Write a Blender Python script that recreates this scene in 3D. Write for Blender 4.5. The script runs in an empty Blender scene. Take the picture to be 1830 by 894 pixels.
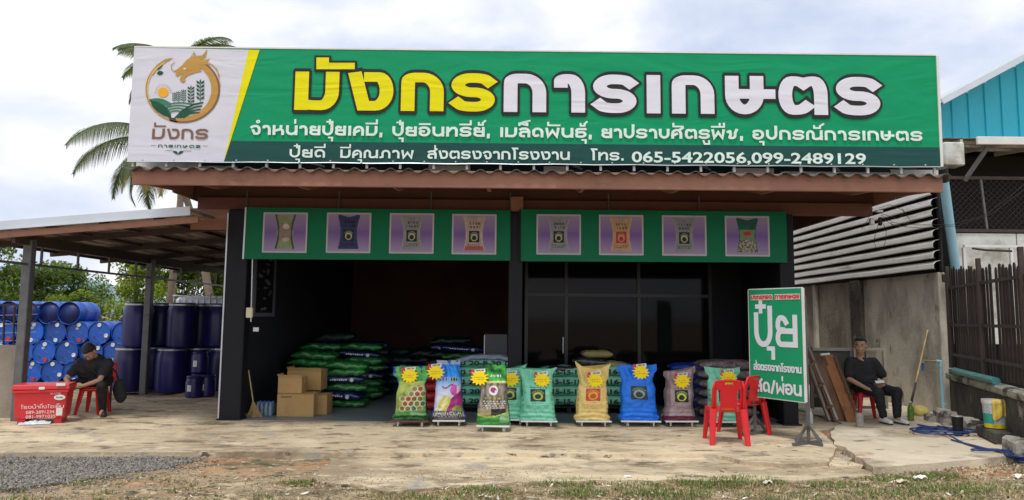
import bpy, bmesh, math, random
import numpy as np
from mathutils import Vector, Matrix, Euler, noise as mnoise
random.seed(7)
SC = bpy.context.scene
C = SC.collection
PI = math.pi
R = math.radians
# ---------------------------------------------------------------- camera
F = 1260.0; CAMH = 1.6
cam = bpy.data.cameras.new('camera'); camo = bpy.data.objects.new('camera', cam); C.objects.link(camo)
ROT = Euler((R(90 + 5.49), 0, 0)).to_matrix() @ Matrix.Rotation(R(0.55), 3, 'Z')
camo.matrix_world = Matrix.Translation((0, 0, CAMH)) @ ROT.to_4x4()
cam.sensor_width = 36; cam.lens = 36 * F / 1830; cam.clip_end = 3000; cam.clip_start = 0.05
SC.camera = camo
# ---------------------------------------------------------------- light
SUN_EL, SUN_AZ = 68, 200      # azimuth: compass-like angle of where the sun stands, 180 = behind the viewer
w = bpy.data.worlds.new('World'); SC.world = w; w.use_nodes = True
nt = w.node_tree; nt.nodes.clear()
def N(nt, t, **k):
    n = nt.nodes.new(t)
    for a, b in k.items():
        if a in n.inputs: n.inputs[a].default_value = b
        else: setattr(n, a, b)
    return n
wo = N(nt, 'ShaderNodeOutputWorld'); bg = N(nt, 'ShaderNodeBackground'); bg.inputs['Strength'].default_value = 0.1
sky = N(nt, 'ShaderNodeTexSky'); sky.sky_type = 'NISHITA'; sky.sun_disc = False
sky.sun_elevation = R(SUN_EL); sky.sun_rotation = R(SUN_AZ); sky.dust_density = 2.0
tc = N(nt, 'ShaderNodeTexCoord')
mp = N(nt, 'ShaderNodeMapping'); mp.inputs['Scale'].default_value = (1, 1, 2.4); mp.inputs['Location'].default_value = (3.1, .4, 0.3)
nz = N(nt, 'ShaderNodeTexNoise'); nz.inputs['Scale'].default_value = 2.3; nz.inputs['Detail'].default_value = 9; nz.inputs['Roughness'].default_value = .55; nz.inputs['Distortion'].default_value = .35
rp = N(nt, 'ShaderNodeValToRGB'); rp.color_ramp.elements[0].position = .30; rp.color_ramp.elements[0].color = (.0, .0, .0, 1)
rp.color_ramp.elements[1].position = .52; rp.color_ramp.elements[1].color = (1, 1, 1, 1)
nz2 = N(nt, 'ShaderNodeTexNoise'); nz2.inputs['Scale'].default_value = 4.2; nz2.inputs['Detail'].default_value = 8
rp2 = N(nt, 'ShaderNodeValToRGB'); rp2.color_ramp.elements[0].position = .35; rp2.color_ramp.elements[0].color = (6.6, 6.8, 7.5, 1)
rp2.color_ramp.elements[1].position = .62; rp2.color_ramp.elements[1].color = (8.5, 8.5, 8.8, 1)
thin = N(nt, 'ShaderNodeMix', data_type='RGBA'); thin.inputs[0].default_value = .3
blu = N(nt, 'ShaderNodeRGB'); blu.outputs[0].default_value = (5.3, 6.0, 7.6, 1)
mx = N(nt, 'ShaderNodeMix', data_type='RGBA')
L = nt.links.new
L(tc.outputs['Generated'], mp.inputs[0]); L(mp.outputs[0], nz.inputs[0]); L(mp.outputs[0], nz2.inputs[0])
L(nz.outputs[0], rp.inputs[0]); L(nz2.outputs[0], rp2.inputs[0])
L(blu.outputs[0], thin.inputs[6]); L(sky.outputs[0], thin.inputs[7])
L(rp.outputs[0], mx.inputs[0]); L(thin.outputs[2], mx.inputs[6]); L(rp2.outputs[0], mx.inputs[7])
L(mx.outputs[2], bg.inputs[0]); L(bg.outputs[0], wo.inputs[0])
sl = bpy.data.lights.new('sun', 'SUN'); sl.energy = 1.5; sl.angle = R(11); sl.color = (1, .95, .86)
so = bpy.data.objects.new('sun', sl); C.objects.link(so)
az = R(SUN_AZ)
sd = Vector((math.sin(az) * math.cos(R(SUN_EL)), math.cos(az) * math.cos(R(SUN_EL)), math.sin(R(SUN_EL))))
so.rotation_euler = sd.to_track_quat('Z', 'Y').to_euler(); so.location = (0, -5, 20)
SC.view_settings.view_transform = 'Standard'; SC.view_settings.look = 'None'
SC.view_settings.exposure = 0.46; SC.view_settings.gamma = 1
SC.cycles.max_bounces = 6
# ---------------------------------------------------------------- pixel helpers (photo pixels -> world points on a chosen plane)
def ray(px, py): return (ROT @ Vector(((px - 915) / F, -(py - 447) / F, -1)))
def P(px, py, Y):
    d = ray(px, py); t = Y / d.y; return Vector((d.x * t, Y, CAMH + d.z * t))
def G(px, py, z=0.0):
    d = ray(px, py); t = (z - CAMH) / d.z; return Vector((d.x * t, d.y * t, z))
# ---------------------------------------------------------------- materials
MATS = {}
def mat(name, col, rough=.6, var=.12, vs=6, bump=0.0, bs=40, metal=0.0, dirt=None, stretch=(1, 1, 1), spec=.5, rnd=0.0, wrinkle=0.0, attr=None, coat=0, coords='Object', alpha=None, trans=0):
    if name in MATS: return MATS[name]
    m = bpy.data.materials.new(name); m.use_nodes = True; t = m.node_tree; b = t.nodes['Principled BSDF']
    b.inputs['Roughness'].default_value = rough; b.inputs['Metallic'].default_value = metal
    b.inputs['Specular IOR Level'].default_value = spec
    if coat: b.inputs['Coat Weight'].default_value = coat; b.inputs['Coat Roughness'].default_value = .12
    if trans: b.inputs['Transmission Weight'].default_value = trans
    if alpha is not None: b.inputs['Alpha'].default_value = alpha
    l = t.links.new
    tcn = N(t, 'ShaderNodeTexCoord')
    if coords == 'World':
        g = N(t, 'ShaderNodeNewGeometry'); src = g.outputs['Position']
    else: src = tcn.outputs['Object']
    mpn = N(t, 'ShaderNodeMapping'); mpn.inputs['Scale'].default_value = stretch; l(src, mpn.inputs[0]); src = mpn.outputs[0]
    if attr:
        an = N(t, 'ShaderNodeAttribute'); an.attribute_name = attr; base = an.outputs['Color']
    else:
        rg = N(t, 'ShaderNodeRGB'); rg.outputs[0].default_value = (*col, 1); base = rg.outputs[0]
    n1 = N(t, 'ShaderNodeTexNoise'); n1.inputs['Scale'].default_value = vs; n1.inputs['Detail'].default_value = 5; n1.inputs['Roughness'].default_value = .62; l(src, n1.inputs[0])
    mr = N(t, 'ShaderNodeMapRange'); mr.inputs[1].default_value = .25; mr.inputs[2].default_value = .75
    mr.inputs[3].default_value = 1 - var; mr.inputs[4].default_value = 1 + var; l(n1.outputs[0], mr.inputs[0])
    val = mr.outputs[0]
    if rnd:
        oi = N(t, 'ShaderNodeObjectInfo'); m2 = N(t, 'ShaderNodeMapRange'); m2.inputs[3].default_value = 1 - rnd; m2.inputs[4].default_value = 1 + rnd
        l(oi.outputs['Random'], m2.inputs[0]); mm = N(t, 'ShaderNodeMath', operation='MULTIPLY'); l(val, mm.inputs[0]); l(m2.outputs[0], mm.inputs[1]); val = mm.outputs[0]
    vm = N(t, 'ShaderNodeVectorMath', operation='SCALE'); l(base, vm.inputs[0]); l(val, vm.inputs['Scale']); base = vm.outputs[0]
    if dirt:
        for i, (dc, lo, hi, ds, dst) in enumerate(dirt):
            mp2 = N(t, 'ShaderNodeMapping'); mp2.inputs['Scale'].default_value = dst; mp2.inputs['Location'].default_value = (i * 3.3 + .7, i * 1.7, .5)
            l(src, mp2.inputs[0])
            n2 = N(t, 'ShaderNodeTexNoise'); n2.inputs['Scale'].default_value = ds; n2.inputs['Detail'].default_value = 8; n2.inputs['Roughness'].default_value = .65; l(mp2.outputs[0], n2.inputs[0])
            r2 = N(t, 'ShaderNodeMapRange'); r2.inputs[1].default_value = lo; r2.inputs[2].default_value = hi; l(n2.outputs[0], r2.inputs[0])
            mi = N(t, 'ShaderNodeMix', data_type='RGBA'); l(r2.outputs[0], mi.inputs[0]); l(base, mi.inputs[6]); mi.inputs[7].default_value = (*dc, 1); base = mi.outputs[2]
    l(base, b.inputs['Base Color'])
    nrm = None
    if bump:
        n3 = N(t, 'ShaderNodeTexNoise'); n3.inputs['Scale'].default_value = bs; n3.inputs['Detail'].default_value = 6; l(src, n3.inputs[0])
        bn = N(t, 'ShaderNodeBump'); bn.inputs['Strength'].default_value = min(1, bump); bn.inputs['Distance'].default_value = .02 if bump <= 1 else .02 * bump; l(n3.outputs[0], bn.inputs['Height']); nrm = bn
        l(bn.outputs[0], b.inputs['Normal'])
    if wrinkle:
        g = N(t, 'ShaderNodeNewGeometry')
        ma = N(t, 'ShaderNodeMapping'); ma.inputs['Rotation'].default_value = (0, R(52), 0); ma.inputs['Scale'].default_value = (.7, 1, 2.6); l(g.outputs['Position'], ma.inputs[0])
        n4 = N(t, 'ShaderNodeTexNoise'); n4.inputs['Scale'].default_value = 1.1; n4.inputs['Detail'].default_value = 1.6; n4.inputs['Distortion'].default_value = 1.6; l(ma.outputs[0], n4.inputs[0])
        bn = N(t, 'ShaderNodeBump'); bn.inputs['Strength'].default_value = 1; bn.inputs['Distance'].default_value = wrinkle; l(n4.outputs[0], bn.inputs['Height'])
        if nrm: l(nrm.outputs[0], bn.inputs['Normal'])
        l(bn.outputs[0], b.inputs['Normal'])
    MATS[name] = m
    return m
# ---------------------------------------------------------------- mesh builder
class MB:
    def __init__(s): s.v = []; s.f = []; s.m = []; s.T = None; s.mi = 0
    def _a(s, vs, fs):
        o = len(s.v)
        s.v += [tuple(s.T @ Vector(p)) for p in vs] if s.T else [tuple(p) for p in vs]
        s.f += [tuple(i + o for i in f) for f in fs]; s.m += [s.mi] * len(fs)
        return s
    def box(s, c, d, rz=0, M=None):
        x, y, z = d[0] / 2, d[1] / 2, d[2] / 2
        vs = [Vector((i, j, k)) for k in (-z, z) for j in (-y, y) for i in (-x, x)]
        if M is None: M = Matrix.Rotation(rz, 3, 'Z')
        vs = [M @ v + Vector(c) for v in vs]
        return s._a(vs, [(0, 2, 3, 1), (4, 5, 7, 6), (0, 1, 5, 4), (2, 6, 7, 3), (0, 4, 6, 2), (1, 3, 7, 5)])
    def bb(s, c, d, b=.01, rz=0, M=None):      # box with chamfered edges
        x, y, z = d[0] / 2, d[1] / 2, d[2] / 2; b = min(b, x * .9, y * .9, z * .9); vs = []
        if M is None: M = Matrix.Rotation(rz, 3, 'Z')
        idx = {}
        for sx in (-1, 1):
            for sy in (-1, 1):
                for sz in (-1, 1):
                    for k in range(3):
                        p = [sx * x, sy * y, sz * z]
                        for j in range(3):
                            if j != k: p[j] -= (sx, sy, sz)[j] * b
                        idx[(sx, sy, sz, k)] = len(vs); vs.append(M @ Vector(p) + Vector(c))
        fs = []
        for k in range(3):
            a, e = [j for j in range(3) if j != k]
            for sg in (-1, 1):
                q = []
                for (u, w2) in ((-1, -1), (1, -1), (1, 1), (-1, 1)):
                    t = [0, 0, 0]; t[k] = sg; t[a] = u; t[e] = w2; q.append(idx[(*t, k)])
                fs.append(q)
        for k in range(3):                     # edges along axis k
            a, e = [j for j in range(3) if j != k]
            for u in (-1, 1):
                for w2 in (-1, 1):
                    t = [0, 0, 0]; t[a] = u; t[e] = w2; t[k] = -1; t2 = list(t); t2[k] = 1
                    fs.append((idx[(*t, a)], idx[(*t2, a)], idx[(*t2, e)], idx[(*t, e)]))
        for sx in (-1, 1):
            for sy in (-1, 1):
                for sz in (-1, 1): fs.append(tuple(idx[(sx, sy, sz, k)] for k in range(3)))
        return s._a(vs, fs)
    def tube(s, pts, r, n=8, cap=True, close=False):
        pts = [Vector(p) for p in pts]; rs = r if isinstance(r, (list, tuple)) else [r] * len(pts)
        o = []; up = None
        for i, p in enumerate(pts):
            if close: a = pts[i - 1]; b = pts[(i + 1) % len(pts)]
            else: a = pts[max(0, i - 1)]; b = pts[min(len(pts) - 1, i + 1)]
            t = (b - a).normalized() if (b - a).length > 1e-9 else Vector((0, 0, 1))
            if up is None: up = t.orthogonal().normalized()
            else:
                up = up - t * up.dot(t)
                up = up.normalized() if up.length > 1e-6 else t.orthogonal().normalized()
            q = t.cross(up)
            o += [p + (up * math.cos(2 * PI * k / n) + q * math.sin(2 * PI * k / n)) * rs[i] for k in range(n)]
        fs = []
        m = len(pts)
        for i in range(m if close else m - 1):
            j = (i + 1) % m
            fs += [(i * n + k, i * n + (k + 1) % n, j * n + (k + 1) % n, j * n + k) for k in range(n)]
        if cap and not close: fs += [tuple(range(n))[::-1], tuple((m - 1) * n + k for k in range(n))]
        return s._a(o, fs)
    def bar(s, a, b, wd, th=None, up=(0, 0, 1)):       # rectangular bar from a to b
        a = Vector(a); b = Vector(b); th = th or wd; t = (b - a).normalized(); u = Vector(up)
        if abs(t.dot(u)) > .98: u = Vector((0, 1, 0))
        q = t.cross(u).normalized(); u = q.cross(t)
        vs = [e + q * i * wd / 2 + u * j * th / 2 for e in (a, b) for (i, j) in ((-1, -1), (1, -1), (1, 1), (-1, 1))]
        return s._a(vs, [(3, 2, 1, 0), (4, 5, 6, 7)] + [(k, (k + 1) % 4, 4 + (k + 1) % 4, 4 + k) for k in range(4)])
    def lathe(s, prof, n=24, M=None, c=(0, 0, 0)):
        vs = []; M = M or Matrix.Identity(3)
        for (r, z) in prof: vs += [M @ Vector((r * math.cos(2 * PI * k / n), r * math.sin(2 * PI * k / n), z)) + Vector(c) for k in range(n)]
        fs = [(i * n + k, i * n + (k + 1) % n, (i + 1) * n + (k + 1) % n, (i + 1) * n + k) for i in range(len(prof) - 1) for k in range(n)]
        if prof[0][0] > 1e-6: fs.append(tuple(range(n))[::-1])
        if prof[-1][0] > 1e-6: fs.append(tuple((len(prof) - 1) * n + k for k in range(n)))
        return s._a(vs, fs)
    def ngon(s, pts): return s._a(pts, [tuple(range(len(pts)))])
    def prism(s, pts, d):                      # ngon extruded along vector d
        n = len(pts); d = Vector(d); pts = [Vector(p) for p in pts]
        return s._a(pts + [p + d for p in pts], [tuple(range(n)), tuple(range(2 * n - 1, n - 1, -1))] + [(k, n + k, n + (k + 1) % n, (k + 1) % n) for k in range(n)])
    def grid(s, fn, nu, nv, closeu=False):
        vs = [fn(i / (nu if closeu else nu - 1), j / (nv - 1)) for j in range(nv) for i in range(nu)]
        fs = [(j * nu + i, j * nu + (i + 1) % nu, (j + 1) * nu + (i + 1) % nu, (j + 1) * nu + i) for j in range(nv - 1) for i in range(nu if closeu else nu - 1)]
        return s._a(vs, fs)
    def build(s, name, m, parent=None, smooth=False, loc=None, angle=None):
        me = bpy.data.meshes.new(name); me.from_pydata(s.v, [], s.f); me.validate(clean_customdata=False) if False else None
        for x in (m if isinstance(m, (list, tuple)) else [m]): me.materials.append(x)
        if any(s.m): me.polygons.foreach_set('material_index', s.m)
        if smooth:
            me.polygons.foreach_set('use_smooth', [True] * len(me.polygons))
            if angle: me.set_sharp_from_angle(angle=R(angle))
        me.update()
        o = bpy.data.objects.new(name, me); C.objects.link(o)
        if parent: o.parent = parent
        if loc: o.location = loc
        return o
def recalc(o):
    bm = bmesh.new(); bm.from_mesh(o.data); bmesh.ops.recalc_face_normals(bm, faces=bm.faces); bm.to_mesh(o.data); bm.free(); return o
def tag(o, label=None, cat=None, group=None, kind=None):
    if label: o['label'] = label
    if cat: o['category'] = cat
    if group: o['group'] = group
    if kind: o['kind'] = kind
    return o
def thing(name, label, cat, loc=(0, 0, 0), rz=0, group=None):
    o = bpy.data.objects.new(name, None); C.objects.link(o); o.location = loc; o.rotation_euler = (0, 0, rz)
    return tag(o, label, cat, group)
def copy_tree(o, parent=None, label=None):
    c = o.copy(); C.objects.link(c)
    if parent: c.parent = parent
    if label: c['label'] = label
    for ch in list(o.children): copy_tree(ch, c)
    return c
def structure(name, mb, m, smooth=False): return tag(mb.build(name, m, smooth=smooth), kind='structure')
def link_copy(src, parent, M=None, name=None):
    c = src.copy(); C.objects.link(c); c.parent = parent
    if M is not None: c.matrix_basis = M
    return c
def evalmesh(o):
    dg = bpy.context.evaluated_depsgraph_get(); e = o.evaluated_get(dg); return bpy.data.meshes.new_from_object(e)
def folds(o, amp, sc=7, seed=0.0):
    me = o.data; n = len(me.vertices); co = np.empty(n * 3, np.float32); me.vertices.foreach_get('co', co); nm = np.empty(n * 3, np.float32); me.vertices.foreach_get('normal', nm)
    co = co.reshape(-1, 3); nm = nm.reshape(-1, 3)
    d = np.array([(1 - 2.2 * abs(mnoise.noise((p[0] * sc + seed, p[1] * sc, p[2] * sc * 1.5 + p[0] * 4)))) + .5 * mnoise.noise((p[0] * sc * 3, p[1] * sc * 3, p[2] * sc * 3)) for p in co.tolist()], np.float32)
    me.vertices.foreach_set('co', (co + nm * (d * amp)[:, None]).ravel()); me.update()
# organic surface: union of capsules / ellipsoids, voxel remeshed to one continuous mesh
def blob(name, prims, voxel, m, parent=None, smooth=4):
    mb = MB()
    for p in prims:
        if p[0] == 'c':
            _, a, b, r0, r1 = p; a = Vector(a); b = Vector(b); d = (b - a); ln = d.length; dn = d / max(ln, 1e-6); pts = []; rs = []
            for k in range(5): t = math.sin(k / 5 * PI / 2); pts.append(a - dn * r0 * (math.cos(k / 5 * PI / 2))); rs.append(max(.0005, r0 * t))
            pts += [a, b]; rs += [r0, r1]
            for k in range(1, 6): pts.append(b + dn * r1 * math.sin(k / 5 * PI / 2)); rs.append(max(.0005, r1 * math.cos(k / 5 * PI / 2)))
            mb.tube(pts, rs, 12)
        else:
            _, c, rad = p[:3]; M = p[3] if len(p) > 3 else Matrix.Identity(3)
            M2 = M @ Matrix.Diagonal(Vector(rad))
            mb.lathe([(max(.001, math.sin(k / 10 * PI)), -math.cos(k / 10 * PI)) for k in range(11)], 16, M2, c)
    o = mb.build(name, m, parent, smooth=True)
    recalc(o)
    md = o.modifiers.new('r', 'REMESH'); md.mode = 'VOXEL'; md.voxel_size = voxel; md.use_smooth_shade = True
    if smooth: ms = o.modifiers.new('s', 'SMOOTH'); ms.factor = .5; ms.iterations = smooth
    me = evalmesh(o); o.modifiers.clear(); old = o.data; o.data = me; bpy.data.meshes.remove(old)
    return o
def text_mesh(s, size, bold=0.0, font_scale=1.0, align='LEFT', sp=1.0):
    cu = bpy.data.curves.new('t', 'FONT'); cu.body = s; cu.size = size; cu.offset = bold; cu.align_x = align; cu.space_character = sp; cu.resolution_u = 3
    o = bpy.data.objects.new('t', cu); C.objects.link(o); me = evalmesh(o); bpy.data.objects.remove(o); 
    vs = [v.co.copy() for v in me.vertices]; fs = [tuple(p.vertices) for p in me.polygons]; bpy.data.meshes.remove(me)
    return vs, fs
# ================================================================= materials of the place
M_concrete = mat('concrete_slab', (.53, .43, .29), .9, .2, 3.0, .6, 25, coords='World',
    dirt=[((.29, .225, .145), .46, .61, .7, (.7, 1.2, 1)), ((.66, .55, .38), .52, .60, 1.3, (.6, 1.2, 1)), ((.18, .14, .09), .54, .64, 3.2, (.6, 1.2, 1)), ((.34, .32, .27), .57, .64, 2.0, (1, 1, 1)), ((.60, .50, .36), .58, .64, 7, (.5, 1, 1)), ((.11, .088, .06), .60, .66, 9, (.5, 1.0, 1)), ((.06, .05, .04), .66, .69, 30, (.7, 1, 1))])
M_concrete2 = mat('concrete_pale', (.60, .52, .39), .9, .12, 1.6, .5, 25, coords='World',
    dirt=[((.32, .265, .18), .50, .64, 1.1, (.8, 1.2, 1)), ((.66, .58, .45), .5, .62, 1.5, (1, 1, 1)), ((.13, .11, .08), .60, .67, 4.5, (.6, 1.3, 1)), ((.42, .28, .17), .58, .7, 2, (1, 1, 1))])
M_floor = mat('floor_paint', (.17, .20, .215), .4, .1, 2, .1, 30, coords='World', dirt=[((.27, .26, .23), .5, .75, 1.6, (1, 2, 1))])
M_brown = mat('brown_paint', (.31, .15, .10), .62, .12, 3, .15, 60, dirt=[((.15, .07, .05), .56, .74, 1.4, (1, 1, 4)), ((.42, .2, .13), .55, .8, 2.5, (.5, 1, 1))])
M_black = mat('black_paint', (.009, .010, .014), .55, .2, 3, .1, 50, spec=.25)
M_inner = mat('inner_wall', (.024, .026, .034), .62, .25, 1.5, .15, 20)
M_maroon = mat('inner_back_wall', (.11, .045, .03), .8, .25, 1.0, .1, 20)
M_steel = mat('grey_steel', (.13, .135, .14), .45, .25, 6, .1, 60, metal=.3, dirt=[((.09, .06, .045), .58, .72, 5, (1, 1, 1))])
M_galv = mat('galvanised', (.55, .57, .6), .38, .12, 3, .05, 40, metal=.6)
M_zinc = mat('roof_zinc', (.62, .68, .74), .4, .08, 2, .03, 40, metal=.35)
M_under = mat('roof_under', (.36, .31, .27), .7, .3, 2.5, .1, 30, dirt=[((.10, .07, .055), .45, .7, 2, (3, 1, 1))])
M_asb = mat('fibre_cement', (.10, .105, .105), .85, .3, 3, .3, 40, dirt=[((.07, .07, .065), .45, .65, 2.2, (1, 1, 1))])
M_glass = mat('dark_glass', (.006, .006, .007), .06, .1, 2, spec=.16, coat=0)
M_wall = mat('weathered_wall', (.60, .56, .48), .92, .16, 1.7, .35, 18, coords='World',
    dirt=[((.36, .33, .28), .47, .6, 1.3, (1, .9, .5)), ((.045, .04, .034), .60, .68, .75, (1, 1.5, .14)), ((.56, .52, .44), .56, .7, 1.7, (1, 1, 1)), ((.10, .09, .075), .60, .70, 3.2, (1, 1, .6))])
M_lowwall = mat('mossy_wall', (.085, .078, .066), .95, .4, 2, .8, 16, coords='World',
    dirt=[((.025, .023, .021), .46, .6, 1.3, (1, 1, .6)), ((.32, .29, .22), .60, .70, 3.5, (1, 1, .8)), ((.13, .14, .05), .62, .75, 2.5, (1, 1, 1))])
M_ledge = mat('ledge_concrete', (.33, .31, .25), .95, .3, 3, .8, 20, coords='World', dirt=[((.05, .047, .042), .47, .58, 3, (1, 1, 1)), ((.14, .15, .06), .6, .7, 5, (1, 1, 1))])
M_block = mat('old_block', (.36, .34, .30), .95, .3, 5, .9, 14, coords='World', dirt=[((.06, .055, .05), .48, .58, 4, (1, 1, 1))])
M_fence = mat('dark_timber', (.032, .018, .014), .75, .35, 4, .4, 50, stretch=(1, 1, .2), rnd=.3, coords='World')
M_iron = mat('rusty_iron', (.05, .035, .03), .7, .3, 8, .3, 60)
M_louv = mat('cladding_sheet', (.74, .75, .71), .5, .12, 2.5, .1, 30, metal=.0, dirt=[((.33, .31, .27), .58, .72, 2.0, (1, .3, 3)), ((.2, .19, .17), .66, .74, 5, (1, 1, 1))])
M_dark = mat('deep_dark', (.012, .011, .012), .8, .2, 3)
M_turq = mat('turquoise_sheet', (.03, .62, .82), .42, .08, 2, 0, metal=.0)
M_pipe = mat('blue_pipe', (.30, .56, .72), .4, .08, 3)
M_whitep = mat('white_paint', (.72, .72, .70), .55, .1, 4, .05, 40)
M_stain = mat('stained_panel', (.60, .62, .58), .3, .2, 3, .2, 6, metal=.2, dirt=[((.34, .33, .27), .5, .66, 2.5, (1, 1, 1)), ((.85, .85, .8), .6, .72, 2.0, (1, 1, 2))])
M_red = mat('red_plastic', (.62, .012, .018), .32, .06, 3, spec=.5)
M_red2 = mat('red_plastic_worn', (.60, .028, .035), .42, .12, 3, .05, 40, dirt=[((.30, .03, .03), .6, .8, 2.5, (1, 1, 1))])

M_blackm = mat('matte_black', (.012, .012, .013), .7, .2, 3)
# ================================================================= terrain and paving
def lines(a, b, dens, far, g=1.35):
    xs = list(np.arange(a, b + 1e-6, dens)); s = dens; x = xs[-1]
    while x < far: s *= g; x += s; xs.append(x)
    s = dens; x = xs[0]
    while x > -far: s *= g; x -= s; xs.insert(0, x)
    return xs
xs = lines(-9, 9, .05, 900); ys = lines(4.5, 9.2, .035, 900)
nx = len(xs); vs = []
for y in ys:
    for x in xs:
        z = -.055
        if -9.5 < x < 9.5 and 4 < y < 9.2:
            z += .022 * mnoise.noise((x * 1.1, y * 1.1, 0)) + .012 * mnoise.noise((x * 4, y * 4, 3)) + .010 * mnoise.noise((x * 13, y * 13, 1))
            z -= .02
        if y < 4.4: z -= .03
        vs.append((x, y, z))
g = MB(); g._a(vs, [(j * nx + i, j * nx + i + 1, (j + 1) * nx + i + 1, (j + 1) * nx + i) for j in range(len(ys) - 1) for i in range(nx - 1)])
M_dirt = mat('dirt_ground', (.33, .245, .15), .95, .3, 4, 1.4, 26, coords='World',
    dirt=[((.41, .215, .11), .51, .60, 1.0, (.6, 1.2, 1)), ((.17, .14, .08), .50, .60, 1.7, (.6, 1.2, 1)), ((.52, .43, .28), .55, .61, 3.4, (.6, 1.1, 1)), ((.10, .085, .045), .54, .62, 6.5, (.6, 1.1, 1)), ((.60, .53, .38), .60, .63, 20, (.5, 1, 1)), ((.07, .06, .04), .58, .64, 15, (.5, 1, 1))])
structure('ground', g, M_dirt, True)
# apron of old flush concrete in front of the slab
def flat_poly(name, pts, z, th, m, wob=0, z0=-.09):
    mb = MB(); out = []
    for i, (x, y) in enumerate(pts):
        x2, y2 = pts[(i + 1) % len(pts)]; n = max(1, int(math.hypot(x2 - x, y2 - y) / .09)) if wob else 1
        for k in range(n):
            t = k / n; xx, yy = x + (x2 - x) * t, y + (y2 - y) * t
            out.append((xx + wob * mnoise.noise((xx * 5, yy * 5, 7)), yy + wob * mnoise.noise((xx * 3, yy * 3, 9)) * 1.3, z))
    mb.prism(out, (0, 0, -th))
    o = recalc(mb.build(name, m)); return tag(o, kind='structure')
def gp(*l, z=0): return [tuple(G(px, py, z)[:2]) for px, py in l]
flat_poly('apron', gp((600, 806), (560, 850), (700, 868), (960, 852), (1190, 848), (1420, 850), (1560, 842), (1500, 800)), -.045, .1, M_concrete, .10)
# main slab, from the front edge right back under the shop and the lean-to
sl_l = G(420, 809); sl_r = G(1275, 812)
slab = [(-16, G(0, 808).y), (-7.0, G(60, 812).y), (-4.0, sl_l.y), (sl_r.x, sl_r.y)] + gp((1330, 824), (1400, 830), (1480, 826), (1495, 800), (1478, 780), (1462, 770))
slab += [(5.15, 11.0), (5.15, 19.5), (-6.6, 19.5), (-6.75, 14.4), (-7.9, 12.6), (-16, 12.0)]
flat_poly('concrete_slab', slab, 0, .11, M_concrete, .025)
rs = gp((1483, 775), (1492, 796), (1512, 803), (1530, 818), (1560, 838), (1600, 836), (1680, 830), (1760, 822), (1840, 812))
flat_poly('side_paving', [(5.17, 11.2)] + rs + [(7.6, 9.0), (7.6, 12.6), (7.6, 19), (5.17, 19)], .018, .12, M_concrete2, .03)
fl = MB(); fl.box((.02, 15.0, .002), (8.5, 8.04, .01)); structure('shop_floor', fl, M_floor)
# gravel bed and debris
def rnd_stone(mb, x, y, z, s):
    M = Euler((random.random() * 6, random.random() * 6, random.random() * 6)).to_matrix()
    v = [Vector(p) for p in ((1, 0, 0), (-1, 0, 0), (0, 1, 0), (0, -1, 0), (0, 0, .7), (0, 0, -.7))]
    v = [M @ (p * s * random.uniform(.6, 1.1)) + Vector((x, y, z)) for p in v]
    mb._a(v, [(0, 2, 4), (2, 1, 4), (1, 3, 4), (3, 0, 4), (2, 0, 5), (1, 2, 5), (3, 1, 5), (0, 3, 5)])
gm = [mat('gravel_a', (.235, .21, .175), .9, .25, 8), mat('gravel_b', (.29, .275, .25), .9, .25, 8), mat('gravel_c', (.12, .115, .11), .9, .25, 8)]
mb = MB(); poly = [G(px, py, -.07) for px, py in ((-40, 822), (120, 818), (345, 812), (352, 822), (300, 838), (215, 850), (90, 868), (-40, 884))]
def inside(x, y, pl):
    c = False
    for i in range(len(pl)):
        a, b = pl[i], pl[i - 1]
        if (a[1] > y) != (b[1] > y) and x < (b[0] - a[0]) * (y - a[1]) / (b[1] - a[1]) + a[0]: c = not c
    return c
n = 0
while n < 12000:
    x = random.uniform(-8.5, -3.2); y = random.uniform(6.0, 8.6)
    dx = .22 * mnoise.noise((x * 3, y * 3, 0)) + random.gauss(0, .11)
    if inside(x + dx, y + dx, poly) or (random.random() < .06 and inside(x - .45 * random.random(), y + .3 * random.random(), poly)):
        mb.mi = random.choice((0, 0, 1, 1, 2)); rnd_stone(mb, x, y, -.07 + random.random() * .022, random.uniform(.009, .022)); n += 1
tag(mb.build('gravel', gm), 'grey crushed stone spread over the dirt at the left front', 'gravel', kind='stuff')
# scattered crumbs of concrete, dry leaves
mb = MB(); lm = [mat('crumb_a', (.52, .45, .33), .9, .2, 8), mat('crumb_b', (.25, .19, .11), .9, .2, 8), mat('crumb_c', (.6, .56, .46), .9, .1, 8), mat('crumb_d', (.33, .17, .09), .9, .2, 8)]
def gz(x, y): return -.075 + .022 * mnoise.noise((x * 1.1, y * 1.1, 0)) + .012 * mnoise.noise((x * 4, y * 4, 3))
for i in range(9000):
    x = random.uniform(-6.5, 7.5); y = random.uniform(5.9, 8.5)
    if y > 7.7 and -3.2 < x < 4.6 and random.random() < .85: continue
    if mnoise.noise((x * 1.3, y * 1.3, 4)) < -.1: continue
    mb.mi = random.choice((0, 0, 1, 1, 2, 3)); rnd_stone(mb, x, y, gz(x, y) + .006, random.uniform(.005, .014) * (2.2 if random.random() < .05 else 1))
for i in range(1500):    # chips gathered along the broken edges
    px = random.uniform(560, 960) if random.random() < .5 else random.uniform(1480, 1830)
    py = 862 - (px - 560) * .035 + random.gauss(0, 6) if px < 1000 else (833 if px > 1560 else 815) + random.gauss(6, 8)
    p = G(px, py, -.06); mb.mi = random.choice((0, 2, 1, 1, 3)); rnd_stone(mb, p.x, p.y, -.05, random.uniform(.006, .02))
tag(mb.build('debris', lm), 'stone chips and dry crumbs strewn over the dirt', 'debris', kind='stuff')
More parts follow.
